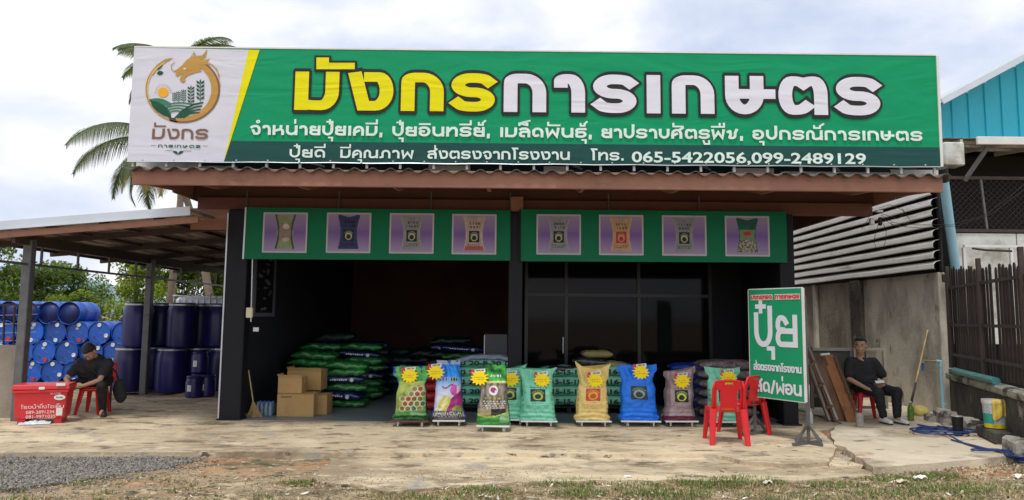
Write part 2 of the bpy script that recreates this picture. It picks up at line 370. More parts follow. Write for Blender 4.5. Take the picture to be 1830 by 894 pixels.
# straw and grass
def blades(name, label, spots, m, hh, cnt, lean=.5, wd=.004):
    mb = MB()
    for (cx, cy, rad, k) in spots:
        for i in range(int(cnt * k)):
            a = random.random() * 2 * PI; r_ = rad * math.sqrt(random.random()); x, y = cx + r_ * math.cos(a) * 1.7, cy + r_ * math.sin(a) * .8
            h = hh * random.uniform(.35, 1.1); b = random.random() * 2 * PI; l = lean * h * random.random() * 1.5; z = gz(x, y) - .004
            d = Vector((math.cos(b), math.sin(b), 0)); q = Vector((-d.y, d.x, 0)) * wd; p0 = Vector((x, y, z)); p1 = p0 + d * l * .35 + Vector((0, 0, h * .6)); p2 = p0 + d * l + Vector((0, 0, h * .95))
            mb.mi = random.choice((0, 0, 1)); mb._a([p0 - q, p0 + q, p1 + q * .7, p1 - q * .7, p2], [(0, 1, 2, 3), (3, 2, 4)])
    o = tag(mb.build(name, m), label, 'grass', kind='stuff'); return o
gr = [mat('grass_green', (.11, .20, .025), .6, .3, 9, coords='World'), mat('grass_dull', (.16, .155, .05), .7, .3, 9, coords='World')]
st = [mat('straw', (.42, .34, .18), .8, .2, 9), mat('straw_dark', (.20, .16, .07), .8, .2, 9)]
sp = []
for (px, py, r_, k) in ((995, 862, .13, 1.4), (1045, 860, .11, .9), (870, 878, .15, .7), (540, 864, .12, .6), (1270, 868, .2, 1.8), (1340, 862, .22, 2.0), (1200, 885, .25, 1.2), (1035, 886, .15, 1), (1420, 890, .3, .8),
                         (1500, 868, .2, .9), (1670, 852, .15, 1.5), (1690, 876, .25, 1.5), (1590, 858, .16, .7), (1780, 870, .3, .8), (820, 892, .3, .9), (720, 890, .2, .5), (1240, 862, .18, .9), (1580, 885, .2, .8), (1140, 868, .18, .5)):
    p = G(px, py, -.07); sp.append((p.x, p.y, r_, k))
for i in range(420):
    p = G(random.uniform(760, 1830), random.uniform(842, 930), -.07)
    if mnoise.noise((p.x * 1.1 + 5, p.y * 2.2, 2)) < .2: continue
    sp.append((p.x, p.y, random.uniform(.05, .16), random.uniform(.08, .3)))
for i in range(40):
    p = G(random.uniform(0, 700), random.uniform(850, 930), -.07); sp.append((p.x, p.y, random.uniform(.03, .1), .12))
sp = [(a_, b_, c_, d_ * (2.4 if i_ < 19 else 1)) for i_, (a_, b_, c_, d_) in enumerate(sp)]
blades('grass', 'short ragged grass growing through the dirt at the front', sp, gr, .06, 150)
blades('straw_litter', 'dry straw and dead grass lying on the dirt', [(s[0] + random.gauss(0, .1), s[1] + random.gauss(0, .06), s[2] * 1.6, s[3]) for s in sp] + [q for q in [(random.uniform(-5, 7), random.uniform(5.9, 7.4), random.uniform(.08, .3), .3) for _ in range(260)] if mnoise.noise((q[0] * 1.2, q[1] * 2, 8)) > .1], st, .035, 200, 2.8, .004)
mb = MB(); fm = [mat('dry_leaf_a', (.50, .42, .26), .8, .2, 9), mat('dry_leaf_b', (.24, .15, .07), .8, .2, 9), mat('dry_leaf_c', (.66, .63, .52), .7, .2, 9), mat('dry_leaf_d', (.12, .09, .05), .8, .2, 9)]
random.seed(21)
for i in range(1500):
    px = random.uniform(300, 1850); py = random.uniform(838, 930) + (10 if px < 1000 else 0)
    if px < 700 and random.random() < .5: continue
    p = G(px, py, -.07); s_ = random.uniform(.008, .026) * (1.5 if random.random() < .06 else 1); a = random.random() * 6; M = Euler((random.gauss(0, .35), random.gauss(0, .35), a)).to_matrix(); z = gz(p.x, p.y) + .012
    mb.mi = random.choice((0, 0, 1, 2, 3, 3)); v = [M @ Vector(q) * s_ + Vector((p.x, p.y, z)) for q in ((-1.4, 0, .2), (-.3, -.5, 0), (.6, -.4, .05), (1.5, .1, .3), (.4, .5, .1), (-.4, .45, 0))]; mb._a(v, [(0, 1, 5), (1, 2, 4, 5), (2, 3, 4)])
tag(mb.build('leaf_litter', fm), 'fallen dry leaves and scraps scattered over the dirt in front', 'leaf litter', kind='stuff')
# the few big pale scraps one can point to
for (px, py, sz_, lab, col) in ((1120, 855, .085, 'crumpled white scrap of paper on the dirt in front of the yellow and blue sacks', (.8, .78, .74)), (1372, 866, .06, 'pale curled leaf on the grass in front of the red chairs', (.66, .6, .5)), (1612, 864, .085, 'folded tan scrap of cardboard on the grass in front of the right hand slab', (.66, .58, .42)), (1643, 856, .09, 'white scrap of paper beside the folded tan scrap at right', (.78, .76, .68)), (1822, 852, .09, 'white scrap lying at the right edge of the picture', (.78, .76, .7))):
    p = G(px, py, -.06); t_ = tag(None or bpy.data.objects.new('paper_scrap', None), lab, 'litter'); C.objects.link(t_); t_.location = (p.x, p.y, gz(p.x, p.y) + .01); mb = MB(); random.seed(px)
    mb.grid(lambda u, v: ((u - .5) * sz_ * 1.5, (v - .5) * sz_, .035 * mnoise.noise((u * 3 + px, v * 3, 0)) + .03 * math.sin(u * 3) * u + .015), 7, 6); mb.build('scrap', mat('scrap_%d' % px, col, .7), t_)
# ================================================================= the shop
FY = 11.1
shop = thing('shop_building', 'low black walled shop with a brown fascia and open front bays', 'shop', (0, FY, 0))
def part(name, mb, m, par=shop, **k):
    o = mb.build(name, m, **k); o.parent = par; o.matrix_parent_inverse = (Matrix.Translation(par.location) @ par.rotation_euler.to_matrix().to_4x4()).inverted(); return o
    o = mb.build(name, m, **k); o.parent = par; o.matrix_parent_inverse = par.matrix_world.inverted() if False else Matrix.Translation(-Vector(par.location)) if par.rotation_euler.z == 0 else Matrix.Rotation(-par.rotation_euler.z, 4, 'Z') @ Matrix.Translation(-Vector(par.location)); return o
XL0, XL1, XR0, XR1 = -4.46, -4.14, 4.19, 4.42
# side walls
mb = MB(); mb.box((-4.42, 15.2, 1.73), (.07, 8.1, 3.46)); part('side_wall', mb, M_black)
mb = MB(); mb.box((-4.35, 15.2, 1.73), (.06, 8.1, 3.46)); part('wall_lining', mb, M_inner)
mb = MB(); mb.box((4.37, 15.2, 1.73), (.1, 8.1, 3.46)); part('side_wall', mb, M_black)
mb = MB(); mb.box((0, 19.2, 1.8), (8.9, .1, 3.6)); part('back_wall', mb, M_maroon)
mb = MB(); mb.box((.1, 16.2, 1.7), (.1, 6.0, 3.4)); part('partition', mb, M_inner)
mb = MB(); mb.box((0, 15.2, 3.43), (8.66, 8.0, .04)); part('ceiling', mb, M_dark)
# pillars (steel box columns with base plates)
for (x0, x1, lab) in ((XL0, XL1, None), (-.05, .17, None), (XR0, XR1, None)):
    mb = MB(); mb.bb(((x0 + x1) / 2, FY, 1.63), (x1 - x0, .22, 3.26), .012); p = part('pillar', mb, M_black)
    mb = MB(); mb.bb(((x0 + x1) / 2, FY, .012), (x1 - x0 + .06, .3, .024), .004)
    part('base_plate', mb, M_black, p if False else shop)
mb = MB(); mb.bar((XL0 - .012, FY - .1, 0), (XL0 - .012, FY - .1, 3.2), .022, .03); part('corner_trim', mb, M_galv)
# beams
zb0, zb1 = P(1000, 377, FY).z, P(1000, 348, FY).z
mb = MB(); mb.bb((.36, FY + .06, 3.37), (10.75, .1, .2), .006); part('front_beam', mb, mat('brown_paint_shaded', (.15, .055, .038), .65, .15, 3))  # brown beam given a darker colour that carries the deep eave shade
# hangers
for px in (440, 605, 770, 912, 1088, 1250):
    x = P(px, 360, FY - .05).x
    mb = MB(); mb.bar((x, FY - .02, 3.28), (x, FY - .02, 3.58), .018); part('hanger_rod', mb, M_steel)
mb = MB(); xc = P(924, 358, FY).x; mb.bb((xc, FY - .05, 3.39), (.2, .05, .24), .006); part('bracket_plate', mb, M_brown)
# roof structure; eave at y=9.45
EY = 9.5; ezt = 3.565; slope = .085
def rz(y): return ezt + (min(y, 10.6) - EY) * slope + max(0, y - 10.6) * .25
fl_, fr_ = P(238, 318, EY).x, P(1683, 333, EY).x
ft, fb = P(960, 308, EY).z, P(960, 337.5, EY).z
mb = MB(); mb.bb(((fl_ + fr_) / 2, EY, (ft + fb) / 2), (fr_ - fl_, .06, ft - fb), .006); part('fascia', mb, M_brown)
for x in (fl_ + .03, fr_ - .03):
    mb = MB(); mb.bar((x, EY + .035, (ft + fb) / 2), (x, 11.3, (ft + fb) / 2 + slope * 1.8), .05, .17); mb.prism([(x - .024, 10.6, 3.45), (x - .024, 19.4, 3.45), (x - .024, 19.4, rz(19.4) - .02), (x - .024, 10.6, rz(10.6) - .02)], (.03, 0, 0)); recalc; part('verge_board', mb, M_brown)
for i in range(8):
    x = fl_ + (fr_ - fl_) * (i + .5) / 8
    mb = MB(); mb.bar((x, EY + .04, rz(EY) - .10), (x, 10.6, rz(10.6) - .10), .05, .1); mb.bar((x, 10.61, rz(10.6) - .10), (x, 19.3, rz(19.3) - .10), .05, .1); part('rafter', mb, M_brown)
for y in (9.9, 10.5, 11.3, 12.3, 13.5):
    mb = MB(); mb.bar((fl_ + .06, y, rz(y) - .035), (fr_ - .06, y, rz(y) - .035), .05, .03); part('purlin', mb, M_dark)
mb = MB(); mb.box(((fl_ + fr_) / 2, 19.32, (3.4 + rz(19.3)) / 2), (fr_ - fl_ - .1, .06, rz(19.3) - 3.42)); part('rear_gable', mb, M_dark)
mb = MB(); mb.box(((fl_ + fr_) / 2, 11.22, (3.47 + rz(11.22)) / 2 - .02), (fr_ - fl_ - .14, .03, rz(11.22) - 3.5)); part('infill_board', mb, M_maroon)
# corrugated fibre cement roof sheets: each sheet a part
PITCH = (fr_ - fl_ + .12) / 46
k = 0; x0 = fl_ - .08
for s in range(12):
    nw = 4 if s < 11 else 2; xa = x0 + s * 4 * PITCH; wdt = nw * PITCH + .03
    yo = .03 * ((s * 7) % 3) * .5
    for (ya, yb, lift) in ((EY - .13 + yo, 10.6, .0), (10.605, 14.4, .0), (14.25, 19.6, .012)):
        mb = MB()
        def fn(u, v, dz):
            x = xa + u * wdt; y = ya + (yb - ya) * v
            return (x, y, rz(y) + .012 + lift + dz + (s % 2) * .006 + .03 * math.cos(2 * PI * (x - x0) / PITCH + .7))
        nu = nw * 8 + 1
        va = [fn(i / (nu - 1), j, 0) for j in (0, 1) for i in range(nu)] + [fn(i / (nu - 1), j, -.009) for j in (0, 1) for i in range(nu)]
        q = nu * 2
        fs = [(i, i + 1, nu + i + 1, nu + i) for i in range(nu - 1)] + [(q + i, q + nu + i, q + nu + i + 1, q + i + 1) for i in range(nu - 1)] + [(i, q + i, q + i + 1, i + 1) for i in range(nu - 1)]
        mb._a(va, fs); part('roof_sheet', mb, M_asb)
# bright slats where daylight comes through the left soffit
# ---- wall box with meter, light switch, conduit on the left pillar
mb = MB(); p = P(446, 559, FY - .13); mb.bb((p.x, p.y, p.z), (.10, .05, .16), .01); part('meter_box', mb, mat('ivory_plastic', (.62, .56, .42), .4))
mb = MB(); p = P(456, 589, FY - .1); mb.bb((p.x, FY - .06, p.z), (.09, .03, .07), .006); part('light_switch', mb, M_galv)
mb = MB(); x = P(457, 500, FY).x; mb.tube([(x, FY - .125, 1.5), (x - .02, FY - .125, 2.5), (x - .02, FY - .125, 3.2)], .009, 6); part('conduit', mb, M_galv)
# ---- glazed screen at depth 13.3
GY = 13.3
vx = [P(px, 500, GY).x for px in (941, 1012, 1141, 1268)]
hz = [.02, P(1080, 528, GY).z, 3.38]
def frame_bar(a, b, w_=.06):
    mb = MB(); mb.bar(a, b, w_, .06, (0, 1, 0)); part('window_frame', mb, mat('frame_black', (.018, .018, .02), .35))
for x in vx: frame_bar((x, GY, 0), (x, GY, 3.4))
for i in range(3):
    frame_bar((vx[i] + .03, GY, hz[1]), (vx[i + 1] - .03, GY, hz[1]))
    for j in range(2):
        mb = MB(); mb.box(((vx[i] + vx[i + 1]) / 2, GY + .01, (hz[j] + hz[j + 1]) / 2), (vx[i + 1] - vx[i] - .06, .008, hz[j + 1] - hz[j] - .06)); part('window_pane', mb, M_glass)
mb = MB(); mb.box(((vx[3] + 4.33) / 2 + .02, GY + .02, 1.7), (4.3 - vx[3], .06, 3.4)); part('end_panel', mb, M_black)
# door handle
mb = MB(); x = vx[0] + .72; 
mb.tube([(vx[1] - .06, GY - .06, .95), (vx[1] - .06, GY - .06, 1.25)], .012, 8); part('door_handle', mb, M_galv)
# dim room behind glass keeps dark: shop back wall already there
# ================================================================= sign frame and main banner
BY = 9.62
def B(px, py): p = P(px, py, BY); return p
sf = thing('sign_scaffold', 'light steel framework standing on the roof behind the big green banner', 'frame', (0, BY + .3, 3.6))
zt, zb = P(957, 93, BY).z, P(957, 291.5, BY).z
bl, br = B(233, 185).x, B(1677, 200).x
for i in range(25):
    x = bl + .06 + (br - bl - .12) * i / 24
    mb = MB(); mb.bar((x, BY + .06, zb - .09), (x, BY + .06, zt - .01), .032); part('upright', mb, M_whitep, sf)
    if i % 4 == 1:
        mb = MB(); mb.bar((x + .02, BY + .09, zb + .02), (x + .45, BY + .75, zb - .0), .03); part('brace', mb, M_galv, sf)
for z in (zb + .03, (zb + zt) / 2, zt - .03):
    mb = MB(); mb.bar((bl + .02, BY + .1, z), (br - .02, BY + .1, z), .036); part('rail', mb, M_galv, sf)
mb = MB(); mb.box(((bl + br) / 2, BY + .42, (zb + zt) / 2 - .1), (br - bl - .2, .012, zt - zb + .1)); part('back_sheet', mb, mat('navy_sheet', (.012, .022, .035), .6, .2, 3), sf)
for (a, b) in ((170, 350), (765, 840), (972, 1016), (1310, 1385), (1595, 1680)):
    xa, xb = P(max(a, 240), 300, BY + .25).x, P(b, 300, BY + .25).x
    mb = MB(); mb.box(((xa + xb) / 2, BY + .3, zb - .03), (xb - xa, .01, .1)); part('backing_sheet', mb, M_whitep, sf)
for (a, b) in ((240, 420), (1400, 1675)):
    xa, xb = P(a, 300, BY + .25).x, P(b, 300, BY + .25).x
    mb = MB(); mb.bar((xa, BY + .35, zb - .04), (xb, BY + .35, zb - .04), .05); part('rail', mb, M_galv, sf)
ban = thing('main_banner', 'huge green vinyl shop banner with yellow and white lettering along the roof edge', 'banner', (0, BY, zb))
GREEN = (.0, .30, .125); DGREEN = (.012, .075, .068)
def bm_(n, c, **k): return mat(n, c, .5, .04, 1.2, spec=.22, wrinkle=.016, coords='World', **k)
MBG = bm_('banner_green', GREEN); MBD = bm_('banner_dark', DGREEN); MBW = bm_('banner_white', (.66, .67, .76)); MBY = bm_('banner_yellow', (.80, .74, .0))
MBL = bm_('banner_letter_white', (.74, .75, .84)); MBT = bm_('banner_text_white', (.70, .86, .80)); MBK = bm_('banner_black', (.022, .024, .026)); MBB = bm_('banner_brown', (.22, .12, .08)); MBGO = bm_('banner_gold', (.50, .29, .07)); MBGO2 = bm_('banner_gold_pale', (.75, .56, .2))
def bz(px, py, off=0): p = P(px, py, BY - off); return (p.x, BY - off, p.z)
def bpoly(name, pts, m, off, par=ban):
    mb = MB(); mb.ngon([bz(x, y, off) for x, y in pts]); return part(name, mb, m, par)
# backing sheet: slightly billowed cloth, with thickness
def cloth(name, x0, x1, z0, z1, y, m, par, amp=.012):
    mb = MB(); nu, nv = 90, 14
    def fn(u, v):
        x = x0 + (x1 - x0) * u; z = z0 + (z1 - z0) * v
        return (x, y, z)
    mb.box(((x0 + x1) / 2, y, (z0 + z1) / 2), (x1 - x0, .012, z1 - z0)); return part(name, mb, m, par)
tl, tr, brr, bll = bz(240, 85), bz(1673, 100), bz(1681, 298), bz(227, 288)
mb = MB(); mb.prism([tl, tr, brr, bll], (0, .014, 0)); recalc(part('cloth', mb, MBG, ban))
OFF = .006
bpoly('logo_panel', [(240, 85), (444, 89), (400, 289), (227, 288)], MBW, OFF)
bpoly('yellow_stripe', [(444, 89), (464, 89.5), (412, 252), (400, 289)], MBY, OFF + .001)
bpoly('dark_band', [(412, 252), (1679, 263.5), (1681, 298), (400, 289)], MBD, OFF)
mb = MB(); a = bz(1673, 100, .01); b = bz(1681, 298, .01); mb.bar((a[0] + .018, BY + .02, a[2]), (b[0] + .018, BY + .02, b[2]), .036, .07, (0, 1, 0)); part('edge_strip', mb, M_whitep, ban)
mb = MB(); a = bz(227, 288, 0); b = bz(1681, 298, 0); mb.tube([(a[0] + (b[0] - a[0]) * t / 40, BY - .004, a[2] + (b[2] - a[2]) * t / 40 - .008 - .004 * math.sin(t * 1.7)) for t in range(41)], .007, 5); part('bottom_rope', mb, M_galv, ban)
mb = MB(); a = bz(240, 84.5, 0); b = bz(1673, 99.5, 0); mb.bar((a[0], BY, a[2] + .006), (b[0], BY, b[2] + .006), .014, .02); part('top_hem', mb, M_whitep, ban)
for i in range(26):
    t = (i + .5) / 26; x = bll[0] + (brr[0] - bll[0]) * t; z = bll[2] + (brr[2] - bll[2]) * t + .02
    mb = MB(); mb.lathe([(.011, 0), (.011, .004)], 8, Matrix.Rotation(R(90), 3, 'X'), (x, BY - OFF - .002, z)); part('eyelet', mb, M_galv, ban)
# ---------------------------------------------------------------- Thai stroke lettering
GL = {
 'ก': (.95, [[(0, 0), (0, .78), (.02, 1, .12), (1, 1, .42), (1, 0)]]),
 'ร': (.98, [[(1, .88), (.84, 1, .16), (0, 1, .32), (0, .5, .25), (1, .5, .25), (1, 0, .32), (.16, 0, .16), (0, .12)]]),
 'ม': (1.0, [[(0, 1), (0, 0)], [(.16, .03), (.3, 0, .1), (1, 0, .48), (1, 1)]]),
 'ง': (1.0, [[(.02, 1), (.28, 0), (1.02, 0, .5), (1.02, 1, .5), (.5, 1)]]),
 'า': (.72, [[(0, .86), (.0, 1, .1), (1, 1, .45), (1, 0)]]),
 'เ': (.33, [[(.5, 0), (.5, 1)]]), 'แ': (.75, [[(0, 0), (0, 1)], [(1, 0), (1, 1)]]),
 'ษ': (1.1, [[(0, 1), (0, 0, .45), (.72, 0, .45), (.72, 1)], [(.36, .54), (1.06, .54)]]),
 'ต': (1.08, [[(.58, .12), (.45, 0, .1), (0, 0, .5), (0, 1, .5), (.40, 1.0, .08), (.52, .9), (.64, 1.0, .08), (1, 1, .35), (1, 0)]]),
 'ด': (.95, [[(.5, .12), (.2, 0, .1), (0, .25, .1), (0, 1, .45), (1, 1, .45), (1, 0)]]),
 'ค': (.95, [[(0, 0), (0, 1, .45), (1, 1, .45), (1, 0)], [(0, .22), (.5, .5)]]),
 'ศ': (1.05, [[(0, 0), (0, 1, .45), (.9, 1, .45), (.9, 0)], [(0, .22), (.45, .5)], [(.72, .98), (1.1, 1.22)]]),
 'จ': (.9, [[(0, .85), (.2, 1, .2), (1, 1, .42), (1, 0, .25), (.42, 0), (.2, .42)]]),
 'ห': (1.0, [[(0, 1), (0, 0)], [(0, .38), (.75, .62, .15), (.78, 1)], [(.7, .6), (1, .5, .2), (1, 0)]]),
 'น': (1.0, [[(0, 1), (0, 0, .35), (.78, 0, .22), (1, .35)], [(1, 1), (1, 0)]]),
 'ย': (.95, [[(.48, .92), (.3, 1, .1), (0, .98, .2), (.02, .56, .2), (.42, .54)], [(1, .53), (.35, .53), (0, .5, .22), (0, 0, .3), (1, 0)], [(1, 1), (1, 0)]]),
 'ป': (.95, [[(0, 1), (0, 0, .42), (1, 0, .42), (1, 1.42)]]),
 'บ': (.95, [[(0, 1), (0, 0, .42), (1, 0, .42), (1, 1)]]),
 'อ': (.98, [[(.38, .5), (0, .55, .08), (0, 0, .42), (1, 0, .42), (1, 1, .42), (.1, 1, .25), (0, .85)]]),
 'ท': (.98, [[(0, 1), (0, 0)], [(0, .45), (.45, 1, .15), (1, 1, .3), (1, 0)]]),
 'ล': (.95, [[(.03, .9), (.2, 1, .2), (1, 1, .42), (1, 0)], [(1, .55), (.3, .6, .22), (0, .45, .12), (0, 0, .15), (.38, 0)]]),
 'ส': (1.0, [[(.03, .9), (.2, 1, .2), (.95, 1, .42), (.95, 0)], [(.95, .55), (.3, .6, .22), (0, .45, .12), (0, 0, .15), (.38, 0)], [(.7, 1), (1.05, 1.25)]]),
 'พ': (1.2, [[(0, 1), (.12, 0), (.5, .75), (.88, 0), (1, 1)]]),
 'ผ': (1.1, [[(0, 1), (.05, 0), (.5, .6), (.95, 0), (1, 1)]]),
 'ภ': (1.05, [[(-.02, 0), (.2, .05), (.2, 1, .3), (1, 1, .42), (1, 0)]]),
 'ธ': (.95, [[(1, 1), (.3, 1), (0, .95, .1), (0, .55, .2), (1, .6, .25), (1, 0, .3), (0, 0, .1), (0, .35)]]),
 'ช': (1.0, [[(0, .8), (.25, 1, .15), (.3, .4, .1), (.12, 0, .12), (.82, 0, .3), (.82, .65), (1, 1.05)]]),
 'ณ': (1.4, [[(0, 0), (0, 1, .3), (.42, 1, .3), (.42, 0, .15), (.85, 0, .2), (1, .3)], [(1, 1), (1, 0)]]),
 'โ': (.62, [[(.45, 0), (.45, 1.1), (.05, 1.42), (1.1, 1.42)]]),
 ' ': (.75, []), ',': (.3, [[(.5, .12), (.3, -.2)]]), '.': (.3, [[(.5, 0), (.5, .06)]]), '/': (.6, [[(0, -.1), (1, 1.2)]]),
}
UP = {'ั': [[(.25, 1.52), (.25, 1.24), (1.05, 1.24)]], 'ิ': [[(.15, 1.24), (1, 1.24)]], 'ี': [[(.1, 1.24), (1, 1.24), (1, 1.58)]],
      'ื': [[(.1, 1.24), (1, 1.24), (1, 1.58)], [(.68, 1.24), (.68, 1.55)]], '็': [[(.1, 1.22), (.1, 1.4, .1), (.8, 1.22), (.8, 1.45), (.3, 1.52), (1.0, 1.68)]]}
TONE = {'่': [[(.85, 1.24), (.85, 1.55)]], '้': [[(.5, 1.5), (.5, 1.24), (1, 1.45)]], '๋': [[(.75, 1.18), (.75, 1.56)], [(.52, 1.38), (.98, 1.38)]], '์': [[(.55, 1.42), (.55, 1.22), (.9, 1.22), (.9, 1.42), (1.1, 1.62)]]}
LOW = {'ุ': [[(.72, -.22), (1, -.22), (1, -.52)]], 'ู': [[(.5, -.2), (.6, -.5), (1, -.5), (1, -.2)]]}
def fillet(pts):
    out = []
    for i, p in enumerate(pts):
        r_ = p[2] if len(p) > 2 else 0; v = Vector(p[:2])
        if r_ <= 0 or i in (0, len(pts) - 1): out.append(v); continue
        a, b = Vector(pts[i - 1][:2]), Vector(pts[i + 1][:2]); da, db = a - v, b - v
        ra = min(r_, da.length * .499); rb = min(r_, db.length * .499)
        p0, p2 = v + da.normalized() * ra, v + db.normalized() * rb
        for k in range(8):
            t = k / 7; 
            # circle-like: cubic with handles
            h = .55; c1 = p0 + (v - p0) * h; c2 = p2 + (v - p2) * h
            out.append(p0 * (1 - t) ** 3 + c1 * 3 * t * (1 - t) ** 2 + c2 * 3 * t * t * (1 - t) + p2 * t ** 3)
    o2 = [out[0]]
    for p in out[1:]:
        if (p - o2[-1]).length > 1e-5: o2.append(p)
    return o2
def layout(text, t):      # -> list of strokes in 2d, height 1, and total width; t = stroke thickness
    S = []; x = 0; gap = .17; lw = .9; px0 = 0; up = False
    for ch in text:
        if ch in GL:
            w_, st_ = GL[ch]; iw = max(.001, w_ - t)
            for s in st_: S.append(([(x + t / 2 + p[0] * iw, t / 2 + p[1] * (1 - t) if p[1] <= 1 else 1 - t / 2 + (p[1] - 1), *(p[2:])) for p in s], t))
            px0 = x; lw = w_; x += w_ + gap; up = False
            if ch in 'เแโ': x -= .03
        elif ch == 'ำ':
            S.append(([(px0 + lw * .72 + .12 * math.cos(a * PI / 4), 1.34 + .12 * math.sin(a * PI / 4)) for a in range(9)], t * .55))
            w_, st_ = GL['า']; iw = w_ - t
            for s in st_: S.append(([(x + t / 2 + p[0] * iw, t / 2 + p[1] * (1 - t), *(p[2:])) for p in s], t))
            px0 = x; lw = w_; x += w_ + gap
        elif ch in UP or ch in TONE or ch in LOW:
            d = UP if ch in UP else TONE if ch in TONE else LOW
            dy = .36 if (ch in TONE and up) else 0
            if ch in UP: up = True
            for s in d[ch]: S.append(([(px0 + lw * p[0] - t * .3, p[1] + dy) for p in s], t * .72))
    return S, x - gap
def ribbon(mb, pts, th, y, fx, fz, cap=True, lift=0):
    pts = [Vector(p) for p in pts]
    if len(pts) < 2: return
    if cap:
        d0 = (pts[0] - pts[1]).normalized(); d1 = (pts[-1] - pts[-2]).normalized()
        if cap is True: pts[0] = pts[0] + d0 * th / 2 * .999; pts[-1] = pts[-1] + d1 * th / 2 * .999
    n = len(pts); vs = []
    for i, p in enumerate(pts):
        a = (p - pts[i - 1]).normalized() if i else None; b = (pts[i + 1] - p).normalized() if i < n - 1 else None
        if a is None: a = b
        if b is None: b = a
        t = (a + b); t = t.normalized() if t.length > 1e-5 else a
        nn = Vector((-t.y, t.x)); c = max(.45, nn.dot(Vector((-a.y, a.x)))); off = nn * th / 2 / c
        for sg in (1, -1):
            q = p + off * sg; vs.append((q.x, y - lift - i * .00006, q.y))
    mb._a(vs, [(2 * i, 2 * i + 1, 2 * i + 3, 2 * i + 2) for i in range(n - 1)])
def disc(mb, c, r_, y, n=10): mb.ngon([(c[0] + r_ * math.cos(2 * PI * k / n), y, c[1] - 0 + r_ * math.sin(2 * PI * k / n)) for k in range(n)])
def thai(text, x0, x1, zb_, h, t, m, y, name, par, outline=None, zb2=None, builder=None):
    """text set between world x0..x1, baseline zb_ (zb2 at the right end), body height h, stroke thickness t (fraction of h)"""
    S, W = layout(text, t); sx = (x1 - x0) / (W * h); AN_ = .82; mb = MB(); mo = MB(); zb2 = zb_ if zb2 is None else zb2; k = 0
    for (s, th) in S:
        f = fillet(s); q = []
        for p in f:
            xx = x0 + p.x * h * sx; q.append((xx, zb_ + (zb2 - zb_) * (xx - x0) / (x1 - x0) + p.y * h))
        n0 = len(mb.v); ribbon(mb, [(a_ * AN_, b_) for a_, b_ in q], th * h, y - .0003 * k, None, None); mb.v[n0:] = [(x_ / AN_, y_, z_) for x_, y_, z_ in mb.v[n0:]]
        if outline:
            ribbon(mo, q, th * h + outline * 2, y + .004 - .0003 * k, None, None)
        k += 1
    if outline: (builder or part)('letter_outline', mo, MBK, par)
    return (builder or part)(name, mb, m, par)
YT = BY - OFF - .012
# big title: each letter its own part
title = [('มั', 525.5, 604.7, 0), ('ง', 621, 701, 0), ('ก', 716, 792.5, 0), ('ร', 806, 884, 0), ('ก', 900, 976, 1), ('า', 990, 1045.6, 1), ('ร', 1060, 1137.6, 1), ('เ', 1156, 1178, 1), ('ก', 1201, 1277, 1), ('ษ', 1296.6, 1383, 1), ('ต', 1392, 1480, 1), ('ร', 1495.5, 1574, 1)]
for ch, a, b, col in title:
    base = 196.5 + (a - 525) * .0098; t = .25; AN = .72
    p0, p1 = P(a, base, YT), P(b, base, YT); h = P(a, base - 68.5, YT).z - p0.z
    body = ch[0]; wd = (p1.x - p0.x) / h * AN
    # keep stroke thickness: lay out at the true width
    GLs = GL[body]; GL[body] = (wd, GLs[1]); S, W = layout(body, t); GL[body] = GLs
    mb, mo = MB(), MB(); k = 0
    for s, th in S:
        q = [(p.x * h, p0.z + p.y * h) for p in fillet(s)]
        n0 = len(mb.v); ribbon(mb, q, th * h, YT - .0004 * k, 0, 0); mb.v[n0:] = [(p0.x + x_ / AN, y_, z_) for x_, y_, z_ in mb.v[n0:]]
        n0 = len(mo.v); fr2 = fillet(s); q2 = [(p0.x + p.x * h / AN, p0.z + p.y * h) for p in fr2]; ribbon(mo, q2, th * h / AN + .044, YT + .005 - .0004 * k, 0, 0); ribbon(mo, q, th * h + .05, YT + .0062 - .0004 * k, 0, 0)
        n1 = n0 + 2 * len(q2); mo.v[n1:] = [(p0.x + x_ / AN, y_, z_) for x_, y_, z_ in mo.v[n1:]]; k += 1
    if len(ch) > 1:
        for (pa, pb, pc, pd) in (((565.5, 103), (588, 103), (588, 124), (565.5, 124)), ((588.2, 112.5), (634, 112.5), (634, 124), (588.2, 124))):
            mb.ngon([(P(*q, YT).x, YT - .0021, P(*q, YT).z) for q in (pa, pb, pc, pd)])
        o_ = [(561.5, 99), (592, 99), (592, 108.5), (638, 108.5), (638, 128), (561.5, 128)]
        mo.ngon([(P(*q, YT).x, YT + .0021, P(*q, YT).z) for q in o_])
    part('letter_outline', mo, MBK, ban); part('letter', mb, MBL if col else MBY, ban)
for txt, a, b in (('จำหน่ายปุ๋ยเคมี,', 447, 684), ('ปุ๋ยอินทรีย์,', 701, 876), ('เมล็ดพันธุ์,', 893, 1058), ('ยาปราบศัตรูพืช,', 1075, 1328), ('อุปกรณ์การเกษตร', 1345, 1648)):
    ba, bb_ = 241 + (a - 447) * .0095, 241 + (b - 447) * .0095
    p0, p1 = P(a, ba, YT), P(b, bb_, YT); thai(txt, p0.x, p1.x, p0.z, .140, .235, MBT, YT, 'text_line', ban, zb2=p1.z)
for txt, a, b in (('ปุ๋ยดี', 517, 581), ('มีคุณภาพ', 608, 739), ('ส่งตรงจากโรงงาน', 764, 1018), ('โทร.', 1056, 1115)):
    ba, bb_ = 281.5 + (a - 517) * .0095, 281.5 + (b - 517) * .0095
    p0, p1 = P(a, ba, YT), P(b, bb_, YT); thai(txt, p0.x, p1.x, p0.z, .118, .22, MBT, YT, 'text_line', ban, zb2=p1.z)
